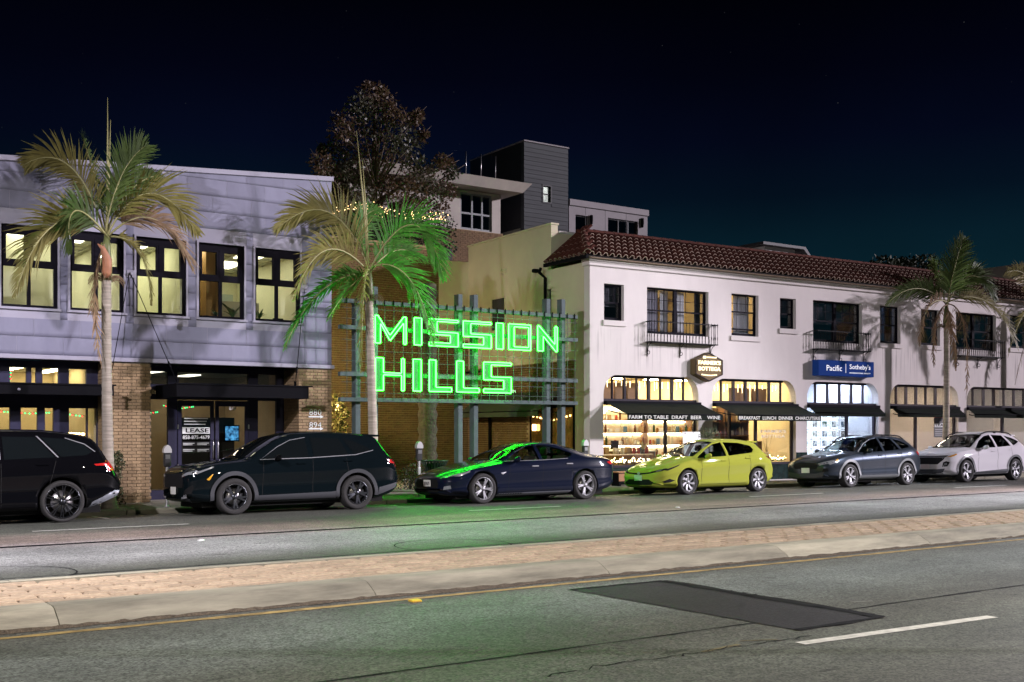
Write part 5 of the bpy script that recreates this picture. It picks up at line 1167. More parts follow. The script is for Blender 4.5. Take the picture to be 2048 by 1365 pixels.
SH = {
 'M': [[(0, 0), (0, 1), (.09, 1), (.475, .30), (.92, 1), (1, 1), (1, 0), (.92, 0), (.92, .78), (.475, .10), (.17, .72), (.17, 0)]],
 'I': [[(0, 0), (0, 1), (1, 1), (1, 0)]],
 'S': [[(0, 1), (1, 1), (1, .92), (.27, .92), (.27, .52), (1, .52), (1, 0), (0, 0), (0, .12), (.73, .12), (.73, .42), (0, .42)]],
 'O': [[(0, 0), (0, 1), (1, 1), (1, 0)], [(.24, .11), (.24, .90), (.91, .90), (.91, .11)]],
 'N': [[(0, 0), (0, 1), (.07, 1), (.88, .28), (.88, 1), (1, 1), (1, 0), (.93, 0), (.28, .60), (.28, 0)]],
 'H': [[(0, 0), (0, 1), (.27, 1), (.27, .545), (.91, .545), (.91, 1), (1, 1), (1, 0), (.91, 0), (.91, .48), (.27, .48), (.27, 0)]],
 'L': [[(0, 0), (0, 1), (.30, 1), (.30, .13), (1, .13), (1, 0)]]}
LET = [('M', 749, 811, 0), ('I', 827, 842, 0), ('S', 857, 915, 0), ('S', 925, 981, 0), ('I', 991, 1005, 0), ('O', 1016, 1060, 0), ('N', 1074, 1113, 0),
       ('H', 750, 807, 1), ('I', 825, 841, 1), ('L', 857, 902, 1), ('L', 912, 957, 1), ('S', 966, 1021, 1)]
for ch, a, c, row in LET:
    x0, x1 = onY(a, 700, YS).x, onY(c, 700, YS).x; z0, z1 = ((3.85, 4.54), (2.67, 3.48))[row]
    loops = [[(x0 + p[0] * (x1 - x0), z0 + p[1] * (z1 - z0)) for p in lp] for lp in SH[ch]]
    le = plate(loops[0], loops[1:], .03).build('letter', M_FACE, ns, Matrix.Translation((0, YS, 0)))
    le['label'] = 'glowing green neon letter %s' % ch
    tb_ = MB()
    for lp in loops:
        pts = []
        for i in range(len(lp)):
            p, q = Vector((lp[i][0], YS - .035, lp[i][1])), Vector((lp[(i + 1) % len(lp)][0], YS - .035, lp[(i + 1) % len(lp)][1])); L = (q - p).length; e = min(.012, L * .3)
            d = (q - p).normalized(); pts += [p + d * e, q - d * e]
        tb_.tube(pts, .0145, 6, closed=True)
    tb_.build('neon_tube', L_TUBE, le)
    MB().cbox(x0 + .02, min(x0 + .06, x1 - .01), YS + .03, YS + .036, z0 + .05, z0 + .15, .002).build('transformer_lead', M_BLACK, le)
fit_text('TM', onY(1024, 783, YS).x, onY(1032, 783, YS).x, 2.69, 2.76, .004).build('trade_mark', M_VINYL, ns, Matrix.Translation((0, YS + .03, 0)))
p = onY(978, 742, 31.2); wl_ = thing('wall_lamp', 'small amber bulkhead lamp shining on the alley wall through the sign mesh', 'lamp', p)
MB().lathe([(.001, 0), (.06, .02), (.09, .06), (.09, .1)], 12, p, 'y').build('lens', glow('bulkhead_glow', (1, .62, .3), 8), wl_); MB().tube([p + Vector((0, .1, 0)), p + Vector((0, 1.5, 0))], .03, 6).build('bracket', M_BLACK, wl_)
# unseen floodlights added behind the zinc facade to brighten the alley walls
fl = thing('added_flood', 'added unseen floodlight on the office end wall brightening the alley', 'lamp', (12.1, 29.5, 6.6))
MB().cbox(12.0, 12.15, 29.4, 29.6, 6.5, 6.65, .01).build('housing', M_BLACK, fl)
spot_light('added_flood_lamp', (12.25, 29.5, 6.55), (20.2, 29.2, 4.6), 150, (1.0, .80, .46), .12, 150, .8, fl)
fl = thing('added_flood', 'low added unseen floodlight on the office end wall brightening the brick alley wall', 'lamp', (12.1, 28.0, 3.4))
MB().cbox(12.0, 12.15, 27.9, 28.1, 3.3, 3.45, .01).build('housing', M_BLACK, fl)
spot_light('added_flood_lamp', (12.25, 28.0, 3.35), (17.5, 32.6, 1.2), 1150, (1.0, .78, .42), .12, 125, .9, fl)
# ================================================================== buildings further back
def leaves(b, c, r, n, size, squash=.8, rnd=random):
    for _ in range(n):
        d = Vector((rnd.gauss(0, 1), rnd.gauss(0, 1), rnd.gauss(0, 1))).normalized(); rr = r * (rnd.random() ** .45)
        p = Vector(c) + Vector((d.x * rr, d.y * rr, d.z * rr * squash)); q = (d * .6 + Vector((rnd.gauss(0, .7), rnd.gauss(0, .7), rnd.gauss(-.2, .7)))).normalized() * size * rnd.uniform(.6, 1.2)
        s_ = q.cross(Vector((rnd.gauss(0, 1), rnd.gauss(0, 1), rnd.gauss(0, 1)))).normalized() * size * .28
        b.add([p, p + q * .45 + s_, p + q, p + q * .45 - s_], [(0, 1, 2, 3)])
YT = 38.0
def tp(px, py, Y=YT): return onY(px, py, Y)
M_SLATE = mat('slate_cladding', (.050, .056, .060), .8, noise=(3, .2, (.2, 1, 3)))
M_DARKC = mat('dark_cladding', (.02, .022, .024), .6, noise=(3, .2, (1, 1, 3)))
M_GREYR = mat('grey_render', (.30, .28, .29), .85, noise=(1.2, .12), bump=(40, .3, .004))
M_PALE = mat('pale_render', (.46, .42, .38), .85, noise=(1.2, .12))
tw_ = thing('stair_tower', 'tall dark clad stair tower with one lit window above the rooftops', 'building', (27.6, 40, .03))
x0, x1, zt = tp(1048, 300).x, tp(1136, 300).x, 13.65
hz = [(tp(1086, 390).x, 0), (tp(1101, 390).x, 0)]; wx0, wx1 = tp(1086, 390).x, tp(1101, 390).x; wz0_, wz1_ = tp(1094, 405).z, tp(1094, 373).z
plate([(x0, .03), (x1, .03), (x1, zt), (x0, zt)], [[(wx0, wz0_), (wx1, wz0_), (wx1, wz1_), (wx0, wz1_)]], .2).build('front_wall', M_SLATE, tw_, Matrix.Translation((0, YT, 0)))
MB().box(x0, x0 + .2, YT + .203, 42.2, .03, zt).box(x1 - .2, x1, YT + .203, 42.2, .03, zt).box(x0 + .2, x1 - .2, 42.0, 42.2, .03, zt).box(x0 + .2, x1 - .2, YT + .203, 42.0, zt - .3, zt - .1).build('side_wall', M_DARKC, tw_)
for i in range(24): z = 9.4 + i * .18; 
lap = MB().prism([(0, 0), (-.018, .004), (-.003, .172), (0, .172)], 0, x1 - x0, 'x')
lm_ = lap.mesh('siding_board', M_SLATE)
for i in range(25):
    z = 9.1 + i * .18
    if z + .17 < wz0_ - .05 or z > wz1_ + .05: link('siding_board', lm_, tw_, Matrix.Translation((x0, YT, z)))
    else:
        for a, c in ((x0, wx0 - .05), (wx1 + .05, x1)): link('siding_board', lm_, tw_, Matrix.Translation((a, YT, z)) @ Matrix.Scale((c - a) / (x1 - x0), 4, (1, 0, 0)))
MB().cbox(x0 - .03, x1 + .03, YT - .05, 42.25, zt, zt + .06, .01).build('coping', M_GREYR, tw_)
w = MB().box(wx0 - .05, wx0, YT - .03, YT + .1, wz0_ - .05, wz1_ + .05).box(wx1, wx1 + .05, YT - .03, YT + .1, wz0_ - .05, wz1_ + .05).box(wx0, wx1, YT - .03, YT + .1, wz1_, wz1_ + .05).box(wx0, wx1, YT - .03, YT + .1, wz0_ - .05, wz0_).box(wx0, wx1, YT + .02, YT + .08, (wz0_ + wz1_) / 2 - .025, (wz0_ + wz1_) / 2 + .025).build('window', M_DARKC, tw_)
pane(w, wx0, wx1, YT + .1, wz0_, wz1_)
room(tw_, wx0 - .4, wx1 + .4, YT + .21, 40.5, wz0_ - 1.2, wz1_ + .5, M_CWALL, M_CWALL, M_FLOOR, None, [(wx0 - .2, wx1 + .2, YT + .6, 40)], glow('stair_light', (.95, 1, .92), 5))
lb = MB(); blk = MB().cbox(0, .03, 0, .58, 0, .38, .01).mesh('block', mat('concrete_block', (.20, .20, .15), .9, noise=(4, .2)))  # block colour made lighter in place of lamplight on this wall
for i in range(5):
    for q in range(6): link('block', blk, tw_, Matrix.Translation((x0 - .02, YT + .25 + q * .6 + (.3 if i % 2 else 0), 8.1 + i * .4)))
# ---- overhanging roof apartment
ap = thing('apartment_block', 'modern flat with an overhanging flat roof and tall dark windows behind the tree', 'building', (22, 37, .03))
YA = 36.4
ax0, ax1 = tp(700, 400, YA).x, tp(1001, 400, YA).x; az = tp(960, 385, YA).z
wa0, wa1, wb0, wb1 = tp(921, 420, YA).x, tp(984, 420, YA).x, tp(952, 461, YA).z, tp(952, 388, YA).z
plate([(ax0, .03), (ax1, .03), (ax1, az), (ax0, az)], [[(wa0, wb0), (wa1, wb0), (wa1, wb1), (wa0, wb1)]], .25).build('front_wall', M_PALE, ap, Matrix.Translation((0, YA, 0)))
MB().box(ax1 - .2, ax1 - .003, YA + .253, 45, .03, az).box(ax0, ax1 - .2, 44.8, 45, .03, az).build('side_wall', M_GREYR, ap)
MB().add([(ax0 - .3, YA - .75, az + .02), (ax1 + .55, YA - .75, az + .02), (ax1 + .55, 45, az + .02), (ax0 - .3, 45, az + .02), (ax0 - .3, YA - .95, az + .38), (ax1 + .85, YA - .95, az + .38), (ax1 + .85, 45, az + .38), (ax0 - .3, 45, az + .38)], [(0, 3, 2, 1), (4, 5, 6, 7), (0, 1, 5, 4), (1, 2, 6, 5), (2, 3, 7, 6), (3, 0, 4, 7)]).build('roof', M_PALE, ap)
w = MB(); t = .07
for a, c in ((wa0, wa0 + t), (wa1 - t, wa1), (wa0 + (wa1 - wa0) * .36, wa0 + (wa1 - wa0) * .36 + t), (wa0 + (wa1 - wa0) * .68, wa0 + (wa1 - wa0) * .68 + t)): w.box(a, c, YA + .05, YA + .15, wb0, wb1)
zc = wb0 + (wb1 - wb0) * .42; w.box(wa0 + t, wa1 - t, YA + .055, YA + .145, zc, zc + t).box(wa0 + t, wa1 - t, YA + .055, YA + .145, wb1 - t, wb1).box(wa0 + t, wa1 - t, YA + .055, YA + .145, wb0, wb0 + t)
w = w.build('window', mat('grey_frame', (.20, .22, .23), .5), ap); pane(w, wa0 + t, wa1 - t, YA + .10, wb0 + t, wb1 - t, m=M_TINT)
room(ap, wa0 - .3, wa1 + .3, YA + .26, 39, wb0 - .3, wb1 + .2, M_DROOM)
for px in (932, 962, 991): p = tp(px, 357, YA - .3); MB().tube([(p.x, YA - .3, az + .38), (p.x, YA - .3, az + 1.4)], .02, 6).build('railing_post', M_SILV, ap)
p0, p1 = tp(905, 357, YA - .3), tp(991, 357, YA - .3); MB().box(p0.x, p1.x, YA - .302, YA - .296, az + .45, az + 1.38).build('railing_glass', glass('railing_glass', (.9, .95, 1), .04), ap)
# terrace brick parapet below it
tr_ = thing('terrace_wall', 'brick terrace parapet below the overhanging roof flat', 'wall', (20, 35.6, .03))
tx0, tx1 = tp(640, 480, 35.4).x, tp(1006, 480, 35.4).x; tz = tp(950, 462, 35.4).z
MB().box(tx0, tx1, 35.41, 35.7, .03, tz).build('wall_core', M_DMORT, tr_); rest = MB()
for i in range(34):
    z = tz - .08 - i * .074; x = tx1 - 6.0 - (bl / 2 if i % 2 else 0)
    while x < tx1 - .1: rest.box(x, min(x + bl - j, tx1), 35.395, 35.412, z, z + bh); x += bl
o = rest.build('brickwork', mat('tan_dark_brick', (.20, .12, .06), .85, noise=(6, .3)), tr_); o['kind'] = 'stuff'
# ---- grey rendered block on the right
gb = thing('rendered_block', 'low grey rendered block with dark openings beside the stair tower', 'building', (31, 40, .03))
YG = 38.3; gx0, gx1 = tp(1138, 430, YG).x, tp(1295, 440, YG).x; gz = tp(1138, 399, YG).z
ops = [(tp(1151, 445, YG).x, tp(1176, 445, YG).x, tp(1163, 470, YG).z, tp(1163, 431, YG).z), (tp(1216, 455, YG).x, tp(1276, 455, YG).x, tp(1246, 485, YG).z, tp(1246, 440, YG).z)]
plate([(gx0, .03), (gx1, .03), (gx1, gz), (gx0, gz)], [[(a, c), (b_, c), (b_, d), (a, d)] for a, b_, c, d in ops], .25).build('front_wall', M_GREYR, gb, Matrix.Translation((0, YG, 0)))
MB().cbox(gx0, gx1 + .05, YG - .06, YG + .3, gz - .25, gz + .02, .01).build('fascia', M_GREYR, gb); MB().box(gx1 - .2, gx1 - .003, YG + .253, 46, .03, gz).build('end_wall', M_GREYR, gb)
for x in (gx0 + .9, gx0 + 2.0, gx0 + 3.2): MB().box(x - .008, x + .008, YG - .004, YG + .01, gz - 2.2, gz - .26).build('panel_joint', M_DARKC, gb)
for q, (a, b_, c, d) in enumerate(ops):
    w = MB().box(a, a + .05, YG + .08, YG + .18, c, d).box(b_ - .05, b_, YG + .08, YG + .18, c, d).box(a + .05, b_ - .05, YG + .08, YG + .18, d - .05, d)
    if q: w.box(a + (b_ - a) * .36, a + (b_ - a) * .36 + .05, YG + .08, YG + .18, c, d - .05).box(a + (b_ - a) * .68, a + (b_ - a) * .68 + .07, YG + .08, YG + .18, c, d - .05)
    w = w.build('window', M_DARKC, gb); pane(w, a + .05, b_ - .05, YG + .13, c, d - .05, m=M_TINT); room(gb, a - .2, b_ + .2, YG + .26, 40, c - .2, d + .2, mat('rust_room', (.12, .05, .035), .9) if not q else M_DROOM)
for px, py in ((1183, 440), (1285, 446)): p = tp(px, py, YG - .05); MB().lathe([(.001, .22), (.06, .20), (.07, .0), (.05, -.2), (.001, -.22)], 10, p).build('wall_sconce', M_BLACK, gb)
# ---- rooftop hut, far stucco neighbour, far trees
rh = thing('rooftop_hut', 'small white rooftop hut with a dark overhanging roof above the tiles', 'building', (40, 32, 7)); YR = 31.0
p0, p1 = tp(1540, 505, YR), tp(1600, 505, YR); zt = tp(1560, 489, YR).z; MB().box(p0.x - .3, p1.x - .3, YR, 33, 6.5, zt - .15).build('hut_wall', M_STUC, rh)
MB().prism([(p0.x - .7, zt - .147), (p1.x - .1, zt - .147), (p1.x + .25, zt - .45), (p1.x + .36, zt - .42), (p1.x, zt - .04), (p0.x - .7, zt - .04)], YR - .3, 33.2, 'y').build('hut_roof', M_DARKC, rh)
ng = thing('stucco_neighbour', 'cream stucco neighbour building rising past the tile roof end', 'building', (50, 30, .03))
q0 = wp(1985, 548, 2.6); q1 = wp(2048, 528, 2.6)
MB().prism([(UE + .02, .03), (UE + 16, .03), (UE + 16, 9.6), (UE + 3.2, 9.4), (UE - .9, 8.15), (UE - .9, 7.9), (UE + .02, 7.9)], 2.6, 12, 'y').build('gable_wall', M_STUC2, ng, TW)
MB().box(UE + .02, UE + 16, .0, 2.59, .03, 6.6).build('front_wall', M_STUC, ng, TW)
MB().add([(UE - 2.05, EV, EW - .01), (UE + 16, EV, EW - .01), (UE + 16, 2.55, 8.3), (UE - 2.05, RV, RW)], [(0, 1, 2, 3)]).build('dark_roof', mat('dark_roof_tile', (.05, .02, .015), .9), ng, TW)
for k, (px, py, r_) in enumerate(((1768, 535, .9), (1803, 531, .6), (1845, 533, 1.0))):
    p = onY(px, py, 46.0); tr = thing('distant_tree', ('dark distant tree behind the tile roof, first past the rooftop hut', 'small dark distant tree between two larger ones behind the tile roof', 'dark distant tree behind the tile roof beside the palm crown')[k], 'tree', (p.x, 46, .03))
    b = MB(); leaves(b, p, r_ * 1.3, 500, .3, .6); b.build('crown', mat('far_foliage', (.03, .045, .02), .7, noise=(3, .4)), tr); MB().tube([(p.x, 46, .03), (p.x, 46, p.z)], [.16, .08], 6).build('trunk', mat('far_bark', (.06, .045, .03), .9), tr)
# ---- brown leaved tree on the terrace
M_LEAF = [leafmat('brown_leaf', (.13, .082, .045), .3, (2.0, .5)), leafmat('dull_green_leaf', (.06, .06, .032), .3, (2.0, .5))]
YE = 35.0; tpos = onY(752, 600, YE); rt_ = random.Random(5)
te = thing('brown_leaf_tree', 'tall sparse brown leaved tree rising behind the string lights', 'tree', (tpos.x, YE, .03))
tk = MB(); zb = 7.0
tk.tube([(tpos.x, YE, .03), (tpos.x + .05, YE, 4), (tpos.x, YE, 8), (tpos.x - .05, YE + .1, 11), (tpos.x, YE, 13.6)], [.22, .19, .15, .09, .03], 8)
CL = [(745, 192, 26), (722, 215, 26), (772, 205, 22), (700, 246, 32), (752, 240, 36), (792, 232, 20), (682, 262, 22), (668, 300, 24), (705, 290, 38), (752, 290, 40), (800, 275, 30), (828, 240, 14), (835, 232, 10), (820, 300, 30),
      (640, 325, 20), (655, 350, 24), (690, 340, 36), (740, 345, 42), (790, 335, 38), (835, 345, 30), (870, 345, 26), (895, 330, 16), (905, 345, 14), (640, 372, 18), (672, 385, 26), (720, 395, 30), (770, 390, 34), (815, 385, 34), (860, 385, 30), (890, 380, 22), (840, 412, 20), (800, 425, 18), (876, 415, 20), (700, 415, 16), (655, 410, 16), (845, 270, 10), (884, 320, 12), (645, 300, 9), (735, 172, 8), (765, 182, 9)]
cb = [MB(), MB()]
for i, (px, py, rp) in enumerate(CL):
    dd_ = rt_.uniform(-1.3, 1.1); c = onY(px, py, YE + dd_); r_ = rp / 52.0
    leaves(cb[i % 3 == 1], c, r_ * 1.12, int(70 + r_ * 290), .15, .9, rt_)
    base = Vector((tpos.x, YE, max(7.4, c.z - 1.6 - rt_.random())))
    m_ = base.lerp(c, .55) + Vector((rt_.gauss(0, .15), rt_.gauss(0, .15), .1)); tk.tube([base, m_, c + (c - m_) * .4], [.05, .028, .008], 5)
tk.build('trunk', mat('grey_bark', (.10, .075, .055), .9, bump=(20, .6, .01)), te)
for q in range(2): cb[q].build('crown', M_LEAF[q], te)
# ---- hedge and fairy lights on the terrace
hd = thing('hedge', 'dark clipped hedge on the terrace under the fairy lights', 'hedge', (tpos.x, 33.9, 7)); b = MB()
for px in range(668, 905, 14):
    for py in (448, 470, 495): c = onY(px, py + random.uniform(-6, 6), 33.9 + random.uniform(-.2, .4)); leaves(b, c, .42, 90, .12)
b.build('foliage', mat('hedge_leaf', (.022, .03, .014), .7, noise=(4, .4)), hd)
MB().box(onY(660, 500, 33.6).x, onY(905, 500, 33.6).x, 33.6, 34.3, 7.3, 8.05).build('planter', mat('planter_dark', (.05, .045, .04), .8), hd)
fp = [onY(px, py, 33.7) for px, py in ((655, 432), (672, 424), (690, 416), (720, 411), (745, 417), (780, 424), (815, 430), (850, 434), (895, 437))]
fr = thing('fairy_lights', 'thick swag of warm white fairy lights along the terrace hedge', 'string lights', fp[0])
MB().tube(fp, .006, 5).build('wire', M_BLACK, fr); fb = MB().lathe([(.0005, .016), (.013, .010), (.016, 0), (.013, -.010), (.0005, -.016)], 6).mesh('bulb', glow('terrace_bulb', (1.0, .62, .27), 6))
for i in range(170):
    t = random.random() * (len(fp) - 1); k = int(t); p = fp[k].lerp(fp[min(k + 1, len(fp) - 1)], t - k); link('bulb', fb, fr, Matrix.Translation(p + Vector((random.gauss(0, .05), random.gauss(0, .08), random.gauss(0, .085)))))
# stout dark trunk in front of the brick wall
p = onY(855, 800, 28.0); st = thing('palm_stump', 'stout dark rough palm trunk rising behind the neon sign', 'tree', (p.x, 28, .03)); tk = MB(); prof = []
for i in range(40):
    z = .03 + i * .15; prof.append((.27 + .03 * math.sin(i * 2.4) + (.06 if 17 < i < 22 else 0) + (.08 * (1 - i / 5) if i < 5 else 0), z - .03))
tk.lathe(prof, 14, (p.x, 28, .03)); tk.build('trunk', mat('dark_palm_bark', (.055, .045, .03), .95, noise=(5, .4, (1, 1, 3)), bump=(14, 1, .03)), st)
# lit opening between the office and the brick wall
gp = thing('gate_planting', 'climber lit warm yellow in the gap beside the brick pillar', 'plant', (12.5, 29.5, .03)); b = MB()
for i in range(6): p = onY(676 + random.uniform(-4, 5), 800 + i * 12, 29.5); leaves(b, p, .22, 60, .12)
b.build('foliage', mat('lit_climber', (.14, .12, .03), .6), gp)
p = onY(675, 815, 29.7); lp = thing('wall_lamp', 'warm wall lamp lighting the climber beside the brick pillar', 'lamp', p); MB().cbox(p.x - .05, p.x + .05, p.y - .05, p.y + .05, p.z - .09, p.z + .09, .01).build('lens', glow('gap_lamp', (1, .65, .2), 14), lp)
MB().cbox(p.x - .06, p.x + .06, p.y - .06, p.y + .12, p.z + .092, p.z + .12, .005).build('hood', M_BLACK, lp)
# ================================================================== palms
M_PG = leafmat('palm_leaf_green', (.105, .155, .042), .5); M_PO = leafmat('palm_leaf_olive', (.25, .22, .068), .4); M_PD = leafmat('palm_leaf_dead', (.30, .20, .12), .25, (4, .3), .8)
M_RACH = mat('palm_rachis', (.30, .28, .12), .5); M_PTRUNK = mat('palm_trunk', (.40, .345, .29), .85, noise=(2.2, .38, (.7, .7, 7)), bump=(12, .6, .01)); M_SHAFT = mat('palm_crownshaft', (.13, .15, .05), .5, noise=(3, .3)); M_SPATHE = mat('palm_spathe', (.30, .13, .07), .6, noise=(5, .25))
rp = random.Random(11)
def frond(palm, A, B, C, L, m, roll, n=52, width=.044, dead=False, droop=.35):
    A, B, C = Vector(A), Vector(B), Vector(C); b = MB()
    def bz(t): return A * (1 - t) ** 2 + B * 2 * t * (1 - t) + C * t * t
    def tg(t): return ((B - A) * (1 - t) + (C - B) * t).normalized()
    b.tube([bz(t / 14) for t in range(15)], [.022 * (1 - t / 15) + .004 for t in range(15)], 5, 1)
    for i in range(n):
        t = .13 + .87 * (i + .5) / n; p = bz(t); T = tg(t); s0 = T.cross(Vector((0, 0, 1)))
        if s0.length < .05: s0 = Vector((1, 0, 0))
        s0.normalize(); s0 = Matrix.Rotation(roll, 3, T) @ s0; nn = s0.cross(T)
        ln = L * 1.10 * (math.sin(math.pi * min(1, .16 + .80 * t)) ** .7) * rp.uniform(.78, 1.22) * (.62 if t > .96 else 1)
        for sgn in (1, -1):
            d = (s0 * sgn * (.80 - .35 * t) + T * (.52 + .50 * t) + nn * rp.gauss(.16, .16)).normalized()
            if dead: d = (d + Vector((rp.gauss(0, .35), rp.gauss(0, .35), -.9))).normalized()
            w0 = d.cross(nn).normalized(); pts = []; q = p.copy(); dd = d.copy(); g_ = droop * rp.uniform(.6, 1.5)
            for k, wk in enumerate((.35, 1.0, .8, .06)):
                pts += [q - w0 * width * .5 * wk, q + w0 * width * .5 * wk]; q = q + dd * ln / 3; dd = (dd + Vector((0, 0, -g_ * .55))).normalized()
            b.add(pts, [(0, 1, 3, 2), (2, 3, 5, 4), (4, 5, 7, 6)], 0, False)
    o = b.build('frond', [m, M_RACH if not dead else M_PD], palm); return o
def palm(label, Y, base, mid, top, fr, spears=(), shaft=.95, r0=.125, r1=.098, skirt=True):
    B, Mi, Tp = onY(*base, Y), onY(*mid, Y), onY(*top, Y); B.z = .03
    pl = thing('palm_tree', label, 'palm tree', B, group='king palms along the pavement')
    def c(t): return B * (1 - t) ** 2 + (Mi * 2 - (B + Tp) * .5) * 2 * t * (1 - t) + Tp * t * t
    n = 90; pts, rr = [], []
    for i in range(n + 1): t = i / n; pts.append(c(t)); rr.append((r0 + (r1 - r0) * min(1, t * 1.5)) * (1.03 if i % 3 == 0 else .985) + .05 * max(0, 1 - t * 14))
    MB().tube(pts, rr, 14).build('trunk', M_PTRUNK, pl)
    S = Tp + Vector((0, 0, shaft)); MB().tube([Tp - Vector((0, 0, .02)), Tp.lerp(S, .25), Tp.lerp(S, .7), S], [r1 * 1.04, r1 * 1.22, r1 * .9, r1 * .45], 12).build('crownshaft', M_SHAFT, pl)
    for (px, py, dy, px2, py2, dy2, L, m, roll, dead) in fr:
        A = S + Vector((rp.gauss(0, .03), rp.gauss(0, .03), rp.uniform(-.12, .05))); frond(pl, A, onY(px, py, Y + dy), onY(px2, py2, Y + dy2), L, m, R(roll), 78 if not dead else 56, .038 if not dead else .026, dead)
    for px, py in spears: e = onY(px, py, Y); MB().tube([S - Vector((0, 0, .2)), S.lerp(e, .5) + Vector((.01, 0, 0)), e], [.030, .022, .005], 6).build('spear_leaf', M_RACH, pl)
    if skirt:
        b = MB()
        for i in range(60):
            a = rp.uniform(0, 6.28); p = Tp + Vector((math.cos(a) * r1, math.sin(a) * r1, rp.uniform(-.05, .08))); q = [p]; d = Vector((math.cos(a), math.sin(a), .6))
            for k in range(4): p = p + d * .085; d = (d + Vector((0, 0, -.75))).normalized(); q.append(p)
            b.tube(q, [.006, .006, .005, .004, .002], 4)
        b.build('flower_strands', M_PD, pl)
    return pl, Tp, S
G, O_, D_ = M_PG, M_PO, M_PD; G_NEON = leafmat('palm_leaf_neon_tint', (.10, .25, .045), .55)  # brighter green carries the neon light in the leaf colour
pl, Tp, S = palm('slender palm with brown drooping fronds before the grey clad office windows', 24.0, (219, 1003), (214, 800), (213, 560), [
    (150, 268, .4, 48, 330, .8, .62, O_, 60, 0), (232, 330, -.3, 292, 292, -.5, .66, G, 75, 0), (292, 300, -.4, 396, 470, -.8, .75, O_, 62, 0), (318, 372, .2, 388, 545, .3, .62, D_, 50, 0), (95, 370, -.3, 30, 590, -.5, .75, O_, 62, 0),
    (120, 350, -.7, 140, 505, -1.0, .62, G, 70, 0), (300, 470, .3, 302, 610, .5, .34, O_, 45, 0), (185, 330, .8, 165, 275, 1.2, .55, G, 60, 0), (168, 540, -.2, 203, 735, -.25, .34, D_, 30, 1), (250, 360, .9, 320, 350, 1.5, .6, G, 50, 0)], [(215, 195), (221, 240)])
b = MB(); prof = []
c0 = Tp + Vector((-.03, -.13, .14)); b.tube([c0 + Vector((0, 0, -.12)), c0, c0 + Vector((.0, -.05, .25)), c0 + Vector((-.10, -.08, .48)), c0 + Vector((-.20, -.08, .56))], [.05, .10, .095, .05, .01], 10); b.build('spathe', M_SPATHE, pl)
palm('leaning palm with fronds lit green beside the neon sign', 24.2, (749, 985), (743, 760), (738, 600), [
    (668, 350, .5, 550, 462, .8, .72, O_, 62, 0), (640, 430, -.4, 588, 600, -.7, .72, O_, 62, 0), (628, 545, -.2, 568, 700, -.4, .50, G_NEON, 55, 0), (838, 350, -.5, 888, 560, -.9, .80, G_NEON, 60, 0), (830, 500, -.3, 868, 690, -.4, .62, G_NEON, 60, 0),
    (725, 520, -.9, 722, 745, -1.1, .50, O_, 65, 0), (700, 420, .9, 760, 420, 1.4, .55, G_NEON, 50, 0), (700, 560, -.6, 655, 640, -1.1, .50, G_NEON, 60, 0), (790, 470, .5, 850, 520, .9, .6, G_NEON, 55, 0)], [(713, 262), (725, 322)], .75)
palm('palm with upright crown and brown skirt before the white stucco facade', 24.0, (1890, 950), (1893, 790), (1893, 655), [
    (1905, 540, -.2, 1927, 476, -.3, .75, G, 80, 0), (1945, 500, -.4, 1990, 600, -.8, .75, G, 65, 0), (1835, 545, .2, 1772, 610, .3, .62, G, 60, 0), (1845, 585, -.3, 1840, 690, -.5, .55, D_, 50, 0), (1990, 560, -.4, 2036, 700, -.8, .62, O_, 60, 0),
    (1945, 610, .2, 1932, 800, .3, .36, D_, 40, 1), (1862, 620, -.3, 1868, 735, -.4, .36, D_, 40, 1), (1930, 530, .8, 1965, 540, 1.2, .6, G, 60, 0), (1880, 545, .5, 1862, 530, .9, .6, G, 65, 0), (1905, 640, -.5, 1912, 740, -.7, .4, D_, 40, 1)], [(1920, 462)], .85)
palm('palm before the last arched shopfront at the block end', 24.0, (2092, 940), (2092, 790), (2092, 660), [
    (2055, 520, -.2, 2010, 548, -.3, .6, O_, 60, 0), (2045, 590, -.2, 2016, 715, -.3, .55, O_, 55, 0), (2055, 640, .2, 2030, 770, .3, .4, D_, 40, 1), (2110, 520, 0, 2150, 500, 0, .7, G, 70, 0), (2130, 560, -.3, 2180, 640, -.5, .7, G, 60, 0), (2100, 540, .6, 2110, 480, .9, .6, G, 60, 0)], (), .85)
# shrubs at the pavement
def shrub(label, px, py, Y, r_, h, m, n=900):
    p = onY(px, py, Y); s = thing('shrub', label, 'shrub', (p.x, Y, .03)); b = MB(); st = MB()
    for i in range(int(h / .18)): leaves(b, (p.x + random.gauss(0, r_ * .25), Y + random.gauss(0, r_ * .2), .2 + i * .18), r_ * (1 - .5 * i / (h / .18)), n // int(h / .18), .07, 1.0)
    for i in range(5): st.tube([(p.x, Y, .03), (p.x + random.gauss(0, .08), Y + random.gauss(0, .06), h * .8)], [.014, .005], 5)
    b.build('foliage', m, s); st.build('stem', mat('shrub_stem', (.12, .09, .06), .9), s)
shrub('narrow leafy shrub between the palm trunk and the first brick pillar', 233, 950, 25.1, .20, 1.15, mat('shrub_leaf', (.08, .085, .035), .6, noise=(5, .4)), 1100)
shrub('low dark shrub at the foot of the stout trunk', 822, 940, 27.2, .42, .55, mat('dark_shrub_leaf', (.03, .04, .015), .6, noise=(5, .4)), 900)
